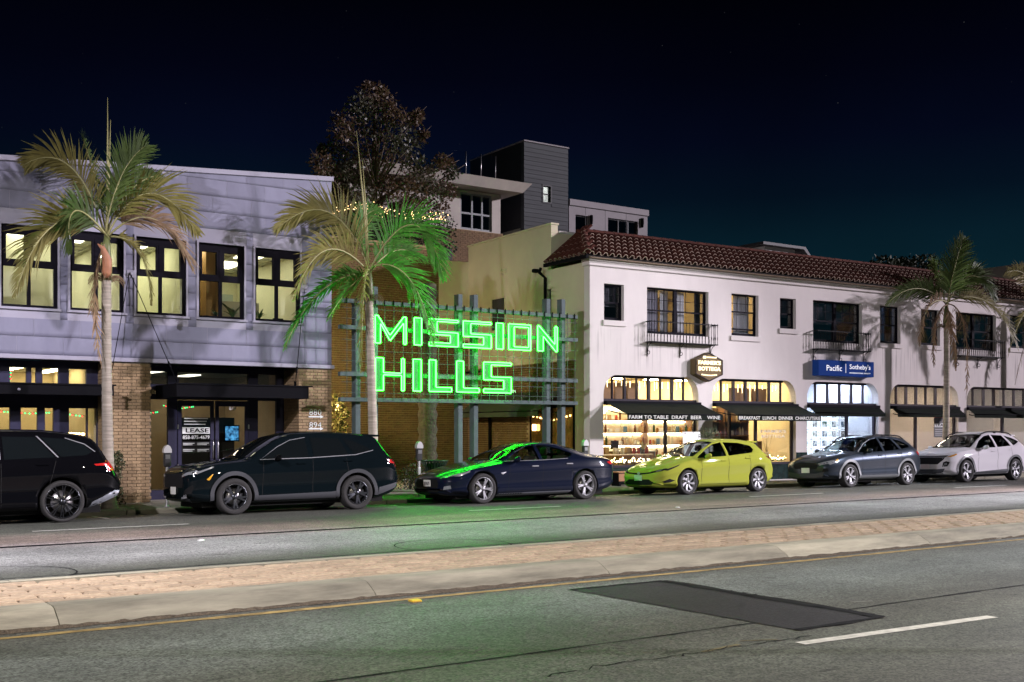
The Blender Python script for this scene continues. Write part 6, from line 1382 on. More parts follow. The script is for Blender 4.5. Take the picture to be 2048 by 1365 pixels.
# ================================================================== street furniture
def meter(label, px, py):
    p = onY(px, py, 23.80); s = p.z; r_ = thing('parking_meter', label, 'parking meter', (p.x, 23.80, .03), group='parking meters along the kerb'); T = Matrix.Translation((p.x, 23.80, .03)); z = s - .03
    MB().lathe([(.001, 0), (.06, 0), (.06, .02), (.032, .03), (.03, .05), (.03, z - .46)], 12).build('post', mat('meter_post', (.42, .42, .42), .45, .6), r_, T)
    MB().cbox(-.075, .075, -.055, .055, z - .46, z - .16, .02).build('body', mat('meter_black', (.02, .02, .022), .4), r_, T)
    MB().prism([(-.085, z - .16), (.085, z - .16), (.085, z - .09), (.05, z - .02), (0, z + .01), (-.05, z - .02), (-.085, z - .09)], -.06, .06, 'y').build('cap', mat('meter_cap', (.50, .50, .50), .4, .5), r_, T)
    MB().box(-.05, .05, -.0585, -.056, z - .29, z - .20).build('coin_plate', M_SILV, r_, T); MB().box(-.03, .03, -.034, -.031, z - .95, z - .62).build('sticker', M_VINYL, r_, T)
meter('grey capped parking meter beside the navy glass doors', 334, 891)
meter('grey capped parking meter beside the green slatted bin', 838, 884)
meter('grey capped parking meter by the tiled corner of the white building', 1170, 880)
p = onY(869, 925, 24.35); bz_ = p.z; tb = thing('litter_bin', 'round slatted metal litter bin with a flared rim beside the dark trunk', 'litter bin', (p.x, 24.35, .03)); T = Matrix.Translation((p.x, 24.35, .03)); M_BIN = mat('bin_green_black', (.02, .035, .028), .4, .2)
slat = MB().add([Vector(q) for q in ((-.022, -.255, .06), (.022, -.255, .06), (.022, -.262, .70), (-.022, -.262, .70), (-.026, -.34, .86), (.026, -.34, .86), (-.022, -.249, .06), (.022, -.249, .06), (.022, -.256, .70), (-.022, -.256, .70), (-.026, -.335, .865), (.026, -.335, .865))],
     [(0, 1, 2, 3), (3, 2, 5, 4), (7, 6, 9, 8), (8, 9, 10, 11), (0, 3, 9, 6), (1, 7, 8, 2), (3, 4, 10, 9), (2, 8, 11, 5), (4, 5, 11, 10), (0, 6, 7, 1)]).mesh('slat', M_BIN)
for i in range(24): link('slat', slat, tb, T @ Matrix.Rotation(i * math.pi / 12, 4, 'Z'))
for z, rr in ((.06, .25), (.40, .255), (.87, .34)): MB().tube([(rr * math.cos(t * math.pi / 16), rr * math.sin(t * math.pi / 16), z) for t in range(32)], .016, 6, closed=True).build('hoop', M_BIN, tb, T)
MB().lathe([(.001, .08), (.22, .08), (.225, .80), (.21, .80), (.20, .2), (.001, .2)], 20).build('liner', M_BLACK, tb, T)
# street lamps beyond the frame edges (they light the road)
def street_lamp(label, x, y, tx, ty, power, color, h=9.0, ang=130):
    s = thing('street_lamp', label, 'street lamp', (x, y, .0)); d = Vector((tx - x, ty - y, 0)); d.normalize(); E_ = Vector((x, y, h)) + d * 1.6
    MB().tube([(x, y, 0), (x, y, h * .5), (x, y, h - .3)], [.11, .09, .06], 10).build('pole', M_STEEL, s); MB().tube([(x, y, h - .35), Vector((x, y, h - .05)) + d * .4, E_ + Vector((0, 0, .05))], .035, 8).build('arm', M_STEEL, s)
    MB().cbox(E_.x - .18, E_.x + .18, E_.y - .18, E_.y + .18, h - .02, h + .09, .02).build('lamp_head', M_STEEL, s)
    MB().box(E_.x - .14, E_.x + .14, E_.y - .14, E_.y + .14, h - .035, h - .023).build('lens', glow('lamp_lens', (1, .95, .85), 40), s)
    spot_light('street_lamp_light', (E_.x, E_.y, h - .06), (tx, ty, 0), power, color, .14, ang, .5, s)
# ================================================================== cars
def pchip(tab):
    xs = [p[0] for p in tab]; ys = [p[1] for p in tab]; n = len(xs); h = [xs[i + 1] - xs[i] for i in range(n - 1)]; d = [(ys[i + 1] - ys[i]) / h[i] for i in range(n - 1)]; m = [d[0]] + [0] * (n - 2) + [d[-1]]
    for i in range(1, n - 1):
        if d[i - 1] * d[i] > 0: w1, w2 = 2 * h[i] + h[i - 1], h[i] + 2 * h[i - 1]; m[i] = (w1 + w2) / (w1 / d[i - 1] + w2 / d[i])
    def f(x):
        x = min(max(x, xs[0]), xs[-1]); i = 0
        while i < n - 2 and x > xs[i + 1]: i += 1
        t = (x - xs[i]) / h[i]; return (ys[i] * (1 + 2 * t) * (1 - t) ** 2 + m[i] * h[i] * t * (1 - t) ** 2 + ys[i + 1] * t * t * (3 - 2 * t) + m[i + 1] * h[i] * t * t * (t - 1))
    return f
M_TYRE = mat('tyre_rubber', (.022, .021, .021), .8, bump=(60, .3, .003)); M_CLAD = mat('grey_plastic_cladding', (.06, .062, .07), .7, spec=.2); M_CLAD2 = mat('black_plastic', (.012, .012, .013), .7, spec=.12)
M_CGL = mat('car_glass', (.006, .008, .009), .03, spec=.6); M_CCLR = glass('clear_car_glass', (.50, .56, .56), .05, .01); M_CABIN = mat('cabin_trim', (.022, .022, .025), .8, spec=.1); M_SEAM = mat('panel_gap', (.003, .003, .003), .9); M_CHR = mat('chrome_trim', (.50, .50, .53), .35, .6)
M_RED = mat('tail_lens', (.42, .012, .012), .12, emis=(1, .03, .02), estr=.10); M_LENS = mat('head_lens', (.26, .27, .29), .15, .2); M_AMB = mat('amber_lens', (.75, .38, .03), .15); M_DISC = mat('brake_disc', (.30, .29, .29), .35, .9); M_WELL = mat('wheel_well', (.006, .006, .006), .95); M_PLATE = mat('licence_plate', (.72, .71, .66), .5)
def in_poly(x, y, P):
    c = False; j = len(P) - 1
    for i in range(len(P)):
        if (P[i][1] > y) != (P[j][1] > y) and x < (P[j][0] - P[i][0]) * (y - P[i][1]) / (P[j][1] - P[i][1]) + P[i][0]: c = not c
        j = i
    return c
def car(name, label, xf, s):
    """s: L, W, wb, fo, R + profile tables; local x runs from the nose to the tail, near side is -y"""
    L, hw, fo, wb, Rw = s['L'], s['W'] / 2, s['fo'], s['wb'], s['R']
    yc = 21.45 + hw + .0; roll = -math.atan(.03); zc = road_z(yc) - .002
    root = thing(name, label, 'car', (xf - fo, yc, zc), (roll, 0, R(s.get('yaw', 0))))
    T = WM[root.name]
    top, belt, plan, rw, bot = (pchip(s[k]) for k in ('top', 'belt', 'plan', 'roofw', 'bot'))
    xs = sorted(set([0, .03, .07, .12, .18, .25] + [round(.33 + i * (L - .66) / 52, 4) for i in range(53)] + [round(L - q, 4) for q in (.25, .18, .12, .07, .03, 0)]))
    rings = []
    for x in xs:
        zt, w, z0 = top(x), plan(x), bot(x); zb = min(belt(x), zt - .025); cr_ = min(.075, .55 * (zt - zb)); zr = zt - cr_; r_ = min(rw(x), w * .97); wb_ = w * .955; hgt = zb - z0
        half = [(0, z0), (.45 * w, z0), (.80 * w, z0 + .004), (.93 * w, z0 + .035), (.972 * w, z0 + .10), (.984 * w, z0 + .17 * hgt), (.962 * w, z0 + .30 * hgt), (.968 * w, z0 + .48 * hgt), (.994 * w, z0 + .67 * hgt), (w, z0 + .715 * hgt), (.985 * w, z0 + .80 * hgt), (wb_ + .004, zb - .008), (wb_ - .012, zb + .008)]
        for t in (.25, .5, .75, .92): half.append((wb_ - .012 + (r_ - wb_ + .012) * t + .018 * math.sin(math.pi * t), zb + .008 + (zr - zb - .008) * t))
        for k in range(1, 8): a = math.pi / 2 * k / 7; half.append((r_ * math.cos(a) ** .72 if k < 7 else 0, zr + cr_ * math.sin(a) ** 1.15))
        rings.append(half)
    nh = len(rings[0]); vs = []; fs = []
    per = 2 * nh - 2
    for x, half in zip(xs, rings):
        vs += [(x, -p[0], p[1]) for p in half] + [(x, p[0], p[1]) for p in half[-2:0:-1]]
    for i in range(len(xs) - 1):
        for k in range(per): fs.append((i * per + k, (i + 1) * per + k, (i + 1) * per + (k + 1) % per, i * per + (k + 1) % per))
    fs += [tuple(range(per)), tuple((len(xs) - 1) * per + k for k in range(per))[::-1]]
    bvh = BVHTree.FromPolygons([Vector(v) for v in vs], fs)
    me = bpy.data.meshes.new('body'); me.from_pydata(vs, [], fs); me.materials.append(s['paint']); me.materials.append(M_WELL)
    # wheel arches
    tmp = bpy.data.objects.new('tmp', me); COL.objects.link(tmp); cuts = []
    for ax in (fo, fo + wb):
        ra = Rw + s.get('gap', .05)
        cm = MB(); ring = [(ax + ra * math.cos(2 * math.pi * k / 40), Rw + .01 + ra * math.sin(2 * math.pi * k / 40)) for k in range(40)]
        cm.prism(ring, -hw - .3, -hw + .30, 'y'); cm.prism(ring, hw - .30, hw + .3, 'y')
        co = bpy.data.objects.new('tmpc', cm.mesh('tmpc', M_WELL)); COL.objects.link(co); cuts.append(co)
        md = tmp.modifiers.new('b', 'BOOLEAN'); md.operation = 'DIFFERENCE'; md.object = co; md.solver = 'EXACT'; md.material_mode = 'TRANSFER'
    if s.get('clear'):
        ca, cb_ = s['shield'][0] + .14, s['back'][1] - .08; cx_ = [ca + (cb_ - ca) * i / 26 for i in range(27)]; cv = []; k2 = 0
        for x in cx_:
            zt, w, = top(x), plan(x); zb = min(belt(x), zt - .10); r_ = min(rw(x), w * .97) - .05; zr = zt - min(.075, .55 * (zt - zb)) - .045
            hf = [(0, .40), (w - .11, .40), (w - .09, .55), (w - .09, zb - .06), (w * .955 - .075, zb), ((w * .955 - .075 + r_) / 2 + .012, (zb + zr) / 2), (r_, zr), (r_ * .6, zt - .058), (0, zt - .05)]
            k2 = 2 * len(hf) - 2; cv += [(x, -p[0], p[1]) for p in hf] + [(x, p[0], p[1]) for p in hf[-2:0:-1]]
        cf = [(i * k2 + k, (i + 1) * k2 + k, (i + 1) * k2 + (k + 1) % k2, i * k2 + (k + 1) % k2) for i in range(26) for k in range(k2)] + [tuple(range(k2)), tuple(26 * k2 + k for k in range(k2))[::-1]]
        cut_m = [MB().add(cv, cf)]
        for w_ in s['win']: cut_m.append(MB().prism(w_, -1.6, 1.6, 'y'))
        x0, x1, a0, a1 = s['shield']; a0 -= .015; a1 -= .015
        cut_m.append(MB().prism([(x0 + .03, 0), (x0 + .07, -a0 * .6), (x0 + .19, -a0), (x1 + .0, -a1), (x1 - .05, -a1 * .5), (x1 - .06, 0), (x1 - .05, a1 * .5), (x1 + .0, a1), (x0 + .19, a0), (x0 + .07, a0 * .6)], top(x0) - .05, 2.2, 'z'))
        x0, x1, a0, a1 = s['back']; cut_m.append(MB().prism([(x0 + .02, -a0), (x1 - .02, -a1), (x1 - .02, a1), (x0 + .02, a0)], top(x1) - .04, 2.2, 'z'))
        for cm in cut_m:
            me_ = cm.mesh('tmpc', M_CABIN); bm = bmesh.new(); bm.from_mesh(me_); bmesh.ops.recalc_face_normals(bm, faces=bm.faces[:]); bm.to_mesh(me_); bm.free()
            co = bpy.data.objects.new('tmpc', me_); COL.objects.link(co); cuts.append(co)
            md = tmp.modifiers.new('b', 'BOOLEAN'); md.operation = 'DIFFERENCE'; md.object = co; md.solver = 'EXACT'; md.material_mode = 'TRANSFER'
    dg = bpy.context.evaluated_depsgraph_get(); nm = bpy.data.meshes.new_from_object(tmp.evaluated_get(dg))
    for o in [tmp] + cuts: bpy.data.objects.remove(o)
    for p in nm.polygons:
        well = nm.materials[p.material_index] != s['paint'] if p.material_index < len(nm.materials) else False
        p.use_smooth = not well
    nm.name = 'body'; body = link('body', nm, root)
    # crisp edges where the arch meets the skin
    for e in nm.edges: pass
    def cast(o, d):
        h = bvh.ray_cast(Vector(o), Vector(d)); return (h[0], h[1]) if h[0] is not None else (None, None)
    def patch(pname, poly, view, m, off=.005, mirror=True, parent=None, step=.07, both=True):
        """polygon laid on the skin; view 'side' (x,z), 'top' (x,y), 'front' (y,z), 'rear' (y,z)"""
        P = []; n = len(poly)
        for i in range(n):
            a, c = Vector(poly[i]), Vector(poly[(i + 1) % n]); k = max(1, int((c - a).length / step))
            P += [a.lerp(c, q / k) for q in range(k)]
        nb = len(P); x0, x1 = min(p.x for p in P), max(p.x for p in P); y0, y1 = min(p.y for p in P), max(p.y for p in P)
        xx = x0 + step * .6
        while x1 - x0 > step and xx < x1 - step * .4:
            yy = y0 + step * .6
            while yy < y1 - step * .4:
                if in_poly(xx, yy, [(p.x, p.y) for p in P]) and min((Vector((xx, yy)) - p).length for p in P) > step * .35: P.append(Vector((xx, yy)))
                yy += step
            xx += step
        rv, re, rf, *_ = geometry.delaunay_2d_cdt(P, [(i, (i + 1) % nb) for i in range(nb)], [], 1, 1e-5)
        out = []
        for p in rv:
            if view == 'side': o, d = (p.x, -3, p.y), (0, 1, 0)
            elif view == 'top': o, d = (p.x, p.y, 4), (0, 0, -1)
            elif view == 'front': o, d = (-2, p.x, p.y), (1, 0, 0)
            else: o, d = (L + 2, p.x, p.y), (-1, 0, 0)
            h, nr = cast(o, d)
            if h is None:
                h, nr, *_ = bvh.find_nearest(Vector({'side': (p.x, -hw, p.y), 'top': (p.x, p.y, 1.4), 'front': (0, p.x, p.y), 'rear': (L, p.x, p.y)}[view]))
            if nr.dot(Vector(d)) > 0: nr = -nr
            out.append(h + nr * off)
        fl = {'side': 1, 'top': 1, 'front': -1, 'rear': 1}[view]
        res = []
        for sg in ((1, -1) if mirror else (1,)):
            b = MB(); b.add([(v.x, v.y * sg, v.z) for v in out], [tuple(f) for f in rf], 0, True); res.append(b.build(pname, m, parent or root, T))
        return res
    G_ = M_CGL
    if s.get('clear'):
        G_ = M_CCLR; xa, xb = s['shield'][1], s['back'][0]; sm = s.get('seatm', mat('dark_seat', (.035, .035, .04), .8)); zs_ = top(xa + .3) - .92
        for (sx0, ys) in ((xa + .10, (-.37, .37)), (xa + .98, (-.36, .36))):
            for y in ys:
                b = MB().cbox(sx0 - .45, sx0 + .08, y - .25, y + .25, zs_ - .08, zs_ + .06, .05)
                b.prism([(sx0, zs_), (sx0 + .13, zs_ + .02), (sx0 + .30, zs_ + .56), (sx0 + .20, zs_ + .58)], y - .24, y + .24, 'y').cbox(sx0 + .21, sx0 + .31, y - .13, y + .13, zs_ + .59, zs_ + .78, .04); b.build('seat', sm, root, T)
        xd = s['shield'][0] + .26; MB().prism([(xd, .55), (xd + .42, .55), (xd + .46, zs_ + .30), (xd + .30, zs_ + .40), (xd, top(s['shield'][0]) - .06)], -hw + .16, hw - .16, 'y').build('dashboard', M_CABIN, root, T)
        MB().tube([(xd + .58 + .07 * math.sin(t * math.pi / 10), -.37 + .17 * math.cos(t * math.pi / 10), zs_ + .34 + .16 * math.sin(t * math.pi / 10)) for t in range(20)], .014, 6, closed=True).build('steering_wheel', M_CABIN, root, T)
    par = body
    for w_ in s['win']: patch('side_window', w_, 'side', G_)
    x0, x1, a0, a1 = s['shield']; patch('windscreen', [(x0, 0), (x0 + .05, -a0 * .6), (x0 + .17, -a0), (x1 + .02, -a1), (x1 - .03, -a1 * .5), (x1 - .04, 0), (x1 - .03, a1 * .5), (x1 + .02, a1), (x0 + .17, a0), (x0 + .05, a0 * .6)], 'top', G_, mirror=False, step=.11)
    x0, x1, a0, a1 = s['back']; patch('rear_window', [(x0, -a0), (x1, -a1), (x1, a1), (x0, a0)], 'top', G_, mirror=False, step=.11)
    for pl_ in s.get('trim', ()): patch('window_trim', pl_, 'side', M_CHR, .008)
    for pl_ in s.get('clad', ()): patch('sill_cladding', pl_, 'side', s.get('cladm', M_CLAD), .010)
    if s.get('arch'):
        for ax in (fo, fo + wb):
            ra = Rw + s.get('gap', .05); w_ = s['arch']; zc2 = Rw + .01; a0_, a1_ = -18, 198
            pol = [(ax + (ra - .003) * math.cos(R(t)), zc2 + (ra - .003) * math.sin(R(t))) for t in range(a0_, a1_ + 1, 9)] + [(ax + (ra + w_) * math.cos(R(t)), zc2 + (ra + w_) * math.sin(R(t))) for t in range(a1_, a0_ - 1, -9)]
            pol = [p for p in pol if p[1] > bot(min(max(p[0], 0), L)) + .02]
            patch('arch_cladding', pol, 'side', s.get('cladm', M_CLAD), .014, step=.06)
    for x, z0, z1, lean in s['seams']: patch('door_gap', [(x, z0), (x + .010, z0), (x + .010 + lean, z1), (x + lean, z1)], 'side', M_SEAM, .0025, step=.05)
    for x0_, z0_, x1_, z1_ in s.get('hseams', ()): patch('door_gap', [(x0_, z0_), (x1_, z1_), (x1_, z1_ + .009), (x0_, z0_ + .009)], 'side', M_SEAM, .0025, step=.05)
    for (nm_, view, pol, mm, of_) in s['pieces']: patch(nm_, pol, view, mm, of_, mirror=not (view in ('front', 'rear') and any(p[0] > .02 for p in pol)), step=.05)
    for x, z in s['handles']:
        h, nr = cast((x, -3, z), (0, 1, 0))
        for sg in (1, -1): MB().cbox(x - .10, x + .10, sg * h.y - .022, sg * h.y + .022, z - .016, z + .016, .012).build('door_handle', s.get('handlem', s['paint']), root, T)
    x, z = s['mirror']
    h, nr = cast((x, -3, z - .06), (0, 1, 0))
    for sg in (1, -1):
        mb_ = MB(); my = sg * (abs(h.y) + .13)
        bm = bmesh.new(); bmesh.ops.create_uvsphere(bm, u_segments=14, v_segments=10, radius=1)
        for v in bm.verts:
            k = v.co; v.co = Vector((x + .02 + k.x * .085 * (1 if k.x < 0 else .55), my + k.y * .115, z + k.z * .072 + .02 * (k.y * sg)))
        bm.verts.index_update(); mb_.add([v.co for v in bm.verts], [[v.index for v in f.verts] for f in bm.faces], 0, True); bm.free()
        mo = mb_.build('mirror', s.get('mirm', s['paint']), root, T); MB().cbox(x - .02, x + .05, min(sg * abs(h.y) * .96, my), max(sg * abs(h.y) * .96, my), z - .06, z - .03, .008).build('mirror_arm', M_CLAD2, mo, T)
    if s.get('rails'):
        xa, xb = s['rails']; pts = []
        for i in range(13):
            x = xa + (xb - xa) * i / 12; h, nr = cast((x, -rw(x) * .97, 4), (0, 0, -1)); lift = .055 if 0 < i < 12 else .0
            pts.append((x, -rw(x) * .97, h.z + lift))
        for sg in (1, -1):
            rb = MB().tube([(p[0], p[1] * sg, p[2]) for p in pts], .019, 7)
            mid = pts[6]; rb.box(mid[0] - .06, mid[0] + .06, sg * mid[1] - .012, sg * mid[1] + .012, mid[2] - .06, mid[2]); rb.build('roof_rail', s.get('railm', M_CLAD2), root, T)
    if s.get('spoiler'):
        xa, zz, ww = s['spoiler']; MB().prism([(xa - .28, zz + .015), (xa + .10, zz - .005), (xa + .12, zz - .03), (xa + .06, zz - .045), (xa - .28, zz - .02)], -ww, ww, 'y').build('spoiler', s['paint'], root, T)
    # plate
    py_, pz_ = s['plate']; h, nr = cast((-2, py_, pz_), (1, 0, 0)); px_ = h.x - .022
    po = MB().cbox(px_, px_ + .016, py_ - .15, py_ + .15, pz_ - .075, pz_ + .075, .004).build('licence_plate', s.get('platem', M_PLATE), root, T)
    if s.get('ptxt'):
        tx = fit_text(s['ptxt'], -.12, .12, -.045, .035, .002, .012); tx.v = [(px_ - .0025 + p[1] * .5, py_ - p[0], pz_ + p[2]) for p in tx.v]; tx.build('plate_lettering', M_CLAD2, po, T)
    # wheels
    wr = Rw * s.get('rim', .70); tw = .235; sp_ = s['spokes']
    tyre = MB().lathe([(wr - .005, -.02), (wr + .004, .0), (wr + .02, -.012), (Rw * .90, -.020), (Rw * .965, -.008), (Rw * .992, .02), (Rw, .05), (Rw, tw - .05), (Rw * .992, tw - .02), (Rw * .965, tw), (wr, tw)], 40, axis='y').mesh('tyre', M_TYRE)
    rm_ = MB().lathe([(wr + .006, -.006), (wr - .003, -.012), (wr - .016, .002), (wr - .022, .03), (wr - .03, tw - .02)], 40, axis='y')
    rm_.lathe([(.001, -.006), (.026, -.004), (.034, .004), (.06, .012), (.062, .06)], 20, axis='y')
    n = sp_['n']
    for i in range(n):
        for tw_o in sp_.get('twin', (0,)):
            a0_ = 2 * math.pi * i / n + sp_.get('rot', 0); pts = []
            for k in range(5):
                t = k / 4; r_ = .045 + (wr - .06) * t; a = a0_ + tw_o * (.35 + .65 * t) + sp_.get('sweep', 0) * t * t; w_ = sp_['w0'] + (sp_['w1'] - sp_['w0']) * t; y_ = .016 - .018 * math.sin(math.pi * .5 * t) + sp_.get('dish', .0) * (1 - t)
                rv = Vector((math.cos(a), 0, math.sin(a))); tv = Vector((-math.sin(a), 0, math.cos(a))); pts.append((rv * r_ - tv * w_ / 2, rv * r_ + tv * w_ / 2, y_))
            v_ = []; f_ = []
            for (p, q, y_) in pts: v_ += [(p.x, y_, p.z), (q.x, y_, q.z), (q.x, y_ + .03, q.z), (p.x, y_ + .03, p.z)]
            for k in range(4):
                for e in range(4): f_.append((k * 4 + e, k * 4 + (e + 1) % 4, k * 4 + 4 + (e + 1) % 4, k * 4 + 4 + e))
            rm_.add(v_, f_, 0, False)
    rim = rm_.mesh('rim', sp_['m'])
    disc = MB().lathe([(.05, .06), (wr * .66, .062), (wr * .66, .085), (.05, .09)], 28, axis='y').mesh('wheel', M_DISC)
    back = MB().lathe([(.001, .10), (wr - .03, .105), (wr - .02, .20)], 28, axis='y').mesh('wheel_back', M_WELL); cal = MB().cbox(wr * .35, wr * .70, .045, .10, -.06, .10, .015).mesh('brake_caliper', s.get('calm', M_CLAD))
    for ax in (fo, fo + wb):
        for sg in (1, -1):
            M_ = T @ Matrix.Translation((ax, -sg * (hw - .018), Rw)) @ (Matrix() if sg == 1 else Matrix.Rotation(math.pi, 4, 'Z')) @ Matrix.Rotation(random.uniform(0, 1.2), 4, 'Y')
            w_ = link('wheel', disc, root, M_); link('tyre', tyre, w_, M_); link('rim', rim, w_, M_); link('wheel_back', back, w_, M_); link('brake_caliper', cal, w_, M_)
    MB().box(.35, L - .35, -hw * .72, hw * .72, min(bot(1.5), .2) - .045, bot(L / 2) + .08).build('underbody', M_WELL, root, T)
    return root
def paint(name, col, metal=.0, rough=.30): return mat(name, col, rough, metal, .45, spec=.0)
PB = paint('black_paint', (.003, .003, .004)); PB2 = paint('black_pearl_paint', (.004, .007, .009), .0)
TES = dict(clear=True, seatm=mat('tan_seat', (.30, .24, .17), .7), L=4.97, W=1.96, wb=2.96, fo=.93, R=.35, gap=.045, paint=mat('midnight_blue_paint', (.006, .009, .024), .3, .0, .8, spec=.04),
  top=[(0, .62), (.06, .68), (.2, .745), (.5, .83), (1.0, .93), (1.40, 1.0), (1.95, 1.235), (2.4, 1.385), (2.75, 1.43), (3.2, 1.41), (3.7, 1.305), (4.2, 1.165), (4.6, 1.08), (4.85, 1.03), (4.97, .86)],
  belt=[(0, .57), (.5, .74), (1, .83), (1.5, .895), (2.5, .945), (3.5, .985), (4.3, 1.0), (4.8, .93), (4.97, .80)], plan=[(0, .60), (.06, .73), (.2, .85), (.5, .945), (1.0, .98), (3.9, .98), (4.4, .955), (4.75, .88), (4.9, .80), (4.97, .70)],
  roofw=[(0, .50), (.5, .74), (1.3, .77), (1.6, .73), (2.3, .60), (3.4, .575), (4.0, .63), (4.6, .74), (4.97, .6)], bot=[(0, .27), (.2, .20), (1, .165), (4, .165), (4.6, .22), (4.97, .34)],
  win=[[(1.66, .975), (2.02, 1.165), (2.36, 1.30), (2.57, 1.335), (2.56, .985)], [(2.66, .99), (2.66, 1.338), (2.95, 1.325), (3.3, 1.245), (3.62, 1.125), (3.52, 1.06), (3.3, 1.015)]],
  trim=[[(1.60, .955), (2.6, .968), (3.4, 1.0), (3.4, 1.012), (2.6, .98), (1.6, .967)]], shield=(1.36, 2.36, .74, .57), back=(3.35, 4.15, .55, .64), seams=[(1.62, .28, .93, .06), (2.60, .26, .955, .03), (3.62, .42, .99, -.25)], hseams=[(1.55, .27, 3.2, .27)],
  clad=[[(1.36, .17), (3.46, .17), (3.46, .245), (1.36, .235)]], cladm=mat('silver_sill', (.30, .31, .36), .4, .5),
  pieces=[('headlight', 'front', [(-.58, .62), (-.84, .70), (-.90, .74), (-.86, .665), (-.70, .605)], M_LENS, .006), ('headlight', 'side', [(.22, .64), (.62, .775), (.60, .735), (.35, .64)], M_LENS, .006), ('grille', 'front', [(-.46, .38), (-.52, .48), (-.44, .58), (.44, .58), (.52, .48), (.46, .38)], M_CLAD2, .006), ('fog_light', 'front', [(-.66, .34), (-.80, .36), (-.80, .44), (-.68, .42)], M_LENS, .006),
          ('lower_intake', 'front', [(-.5, .26), (-.56, .33), (.56, .33), (.5, .26)], M_CLAD2, .007), ('tail_light', 'side', [(4.62, .90), (4.90, .96), (4.92, .86), (4.74, .84)], M_RED, .006), ('tail_light', 'rear', [(-.50, .88), (-.78, .90), (-.76, .82), (-.52, .82)], M_RED, .006), ('fender_badge', 'side', [(1.40, .70), (1.56, .72), (1.46, .66)], M_CHR, .006)],
  handles=[(2.40, .84), (3.42, .88)], handlem=M_CHR, mirror=(1.82, 1.0), plate=(-.02, .49), ptxt='8EVN679', rim=.73, spokes=dict(n=5, twin=(-.13, .13), w0=.035, w1=.030, m=mat('silver_rim', (.34, .34, .36), .4, .5)))
CRV = dict(L=4.69, W=1.865, wb=2.70, fo=.93, R=.365, gap=.055, paint=PB2,
  top=[(0, .84), (.04, .94), (.12, .985), (.3, 1.02), (.7, 1.075), (1.15, 1.13), (1.6, 1.385), (2.05, 1.60), (2.4, 1.67), (3.0, 1.685), (3.7, 1.655), (4.20, 1.59), (4.32, 1.50), (4.50, 1.20), (4.62, 1.02), (4.69, .78)],
  belt=[(0, .80), (.3, .94), (1, 1.03), (1.5, 1.065), (2.5, 1.095), (3.8, 1.145), (4.3, 1.16), (4.6, .98), (4.69, .74)], plan=[(0, .70), (.05, .79), (.15, .86), (.4, .915), (.8, .9325), (3.9, .9325), (4.3, .905), (4.55, .85), (4.69, .74)],
  roofw=[(0, .62), (.4, .78), (1.1, .78), (1.5, .74), (2.2, .62), (3.8, .60), (4.3, .60), (4.6, .70), (4.69, .66)], bot=[(0, .32), (.2, .26), (1, .225), (3.9, .225), (4.4, .28), (4.69, .42)],
  win=[[(1.54, 1.10), (1.92, 1.34), (2.2, 1.47), (2.54, 1.53), (2.54, 1.12)], [(2.66, 1.125), (2.66, 1.535), (3.32, 1.515), (3.46, 1.165)], [(3.40, 1.51), (3.62, 1.475), (3.98, 1.30), (3.96, 1.24), (3.60, 1.175)]],
  trim=[[(1.48, 1.085), (2.6, 1.107), (3.62, 1.158), (4.06, 1.25), (4.06, 1.262), (3.62, 1.172), (2.6, 1.121), (1.48, 1.098)], [(1.50, 1.10), (1.90, 1.355), (2.2, 1.49), (2.55, 1.548), (2.55, 1.537), (2.2, 1.478), (1.90, 1.342)]], shield=(1.16, 2.06, .74, .59), back=(4.24, 4.50, .56, .62), seams=[(1.50, .30, 1.06, .04), (2.60, .28, 1.09, .02), (3.44, .62, 1.14, -.06)],
  clad=[[(1.34, .24), (3.22, .24), (3.20, .42), (3.05, .40), (1.36, .37)]], arch=.075,
  pieces=[('headlight', 'front', [(-.52, .80), (-.83, .90), (-.86, .87), (-.84, .83), (-.56, .77)], M_LENS, .006), ('headlight', 'side', [(.10, .84), (.50, .97), (.52, .955), (.20, .83)], M_LENS, .006), ('grille', 'front', [(-.55, .56), (-.60, .70), (-.50, .84), (.50, .84), (.60, .70), (.55, .56)], M_CLAD2, .007), ('bumper_vent', 'front', [(-.60, .42), (-.80, .44), (-.83, .62), (-.66, .50)], M_CLAD2, .006), ('skid_trim', 'front', [(-.50, .335), (-.72, .36), (-.72, .43), (-.64, .42), (-.60, .38), (-.50, .38)], M_CHR, .008), ('bumper_lip', 'front', [(-.72, .30), (-.76, .345), (.76, .345), (.72, .30)], M_CLAD, .008),
          ('side_marker', 'side', [(.36, .72), (.47, .81), (.50, .82), (.41, .70)], M_AMB, .020), ('tail_light', 'side', [(4.36, 1.06), (4.60, 1.05), (4.62, .96), (4.44, .98)], M_RED, .006), ('tail_light', 'rear', [(-.55, 1.02), (-.78, 1.02), (-.80, .90), (-.70, .88)], M_RED, .006), ('rear_trim', 'side', [(4.12, .30), (4.62, .46), (4.66, .56), (4.16, .46)], M_CLAD, .010)],
  handles=[(2.36, 1.0), (3.42, 1.04)], mirror=(1.80, 1.12), mirm=PB, plate=(.0, .50), rim=.68, rails=None, spoiler=(4.24, 1.60, .56), spokes=dict(n=5, twin=(-.17, .17), w0=.035, w1=.04, m=mat('dark_machined_rim', (.10, .105, .12), .28, .85)))
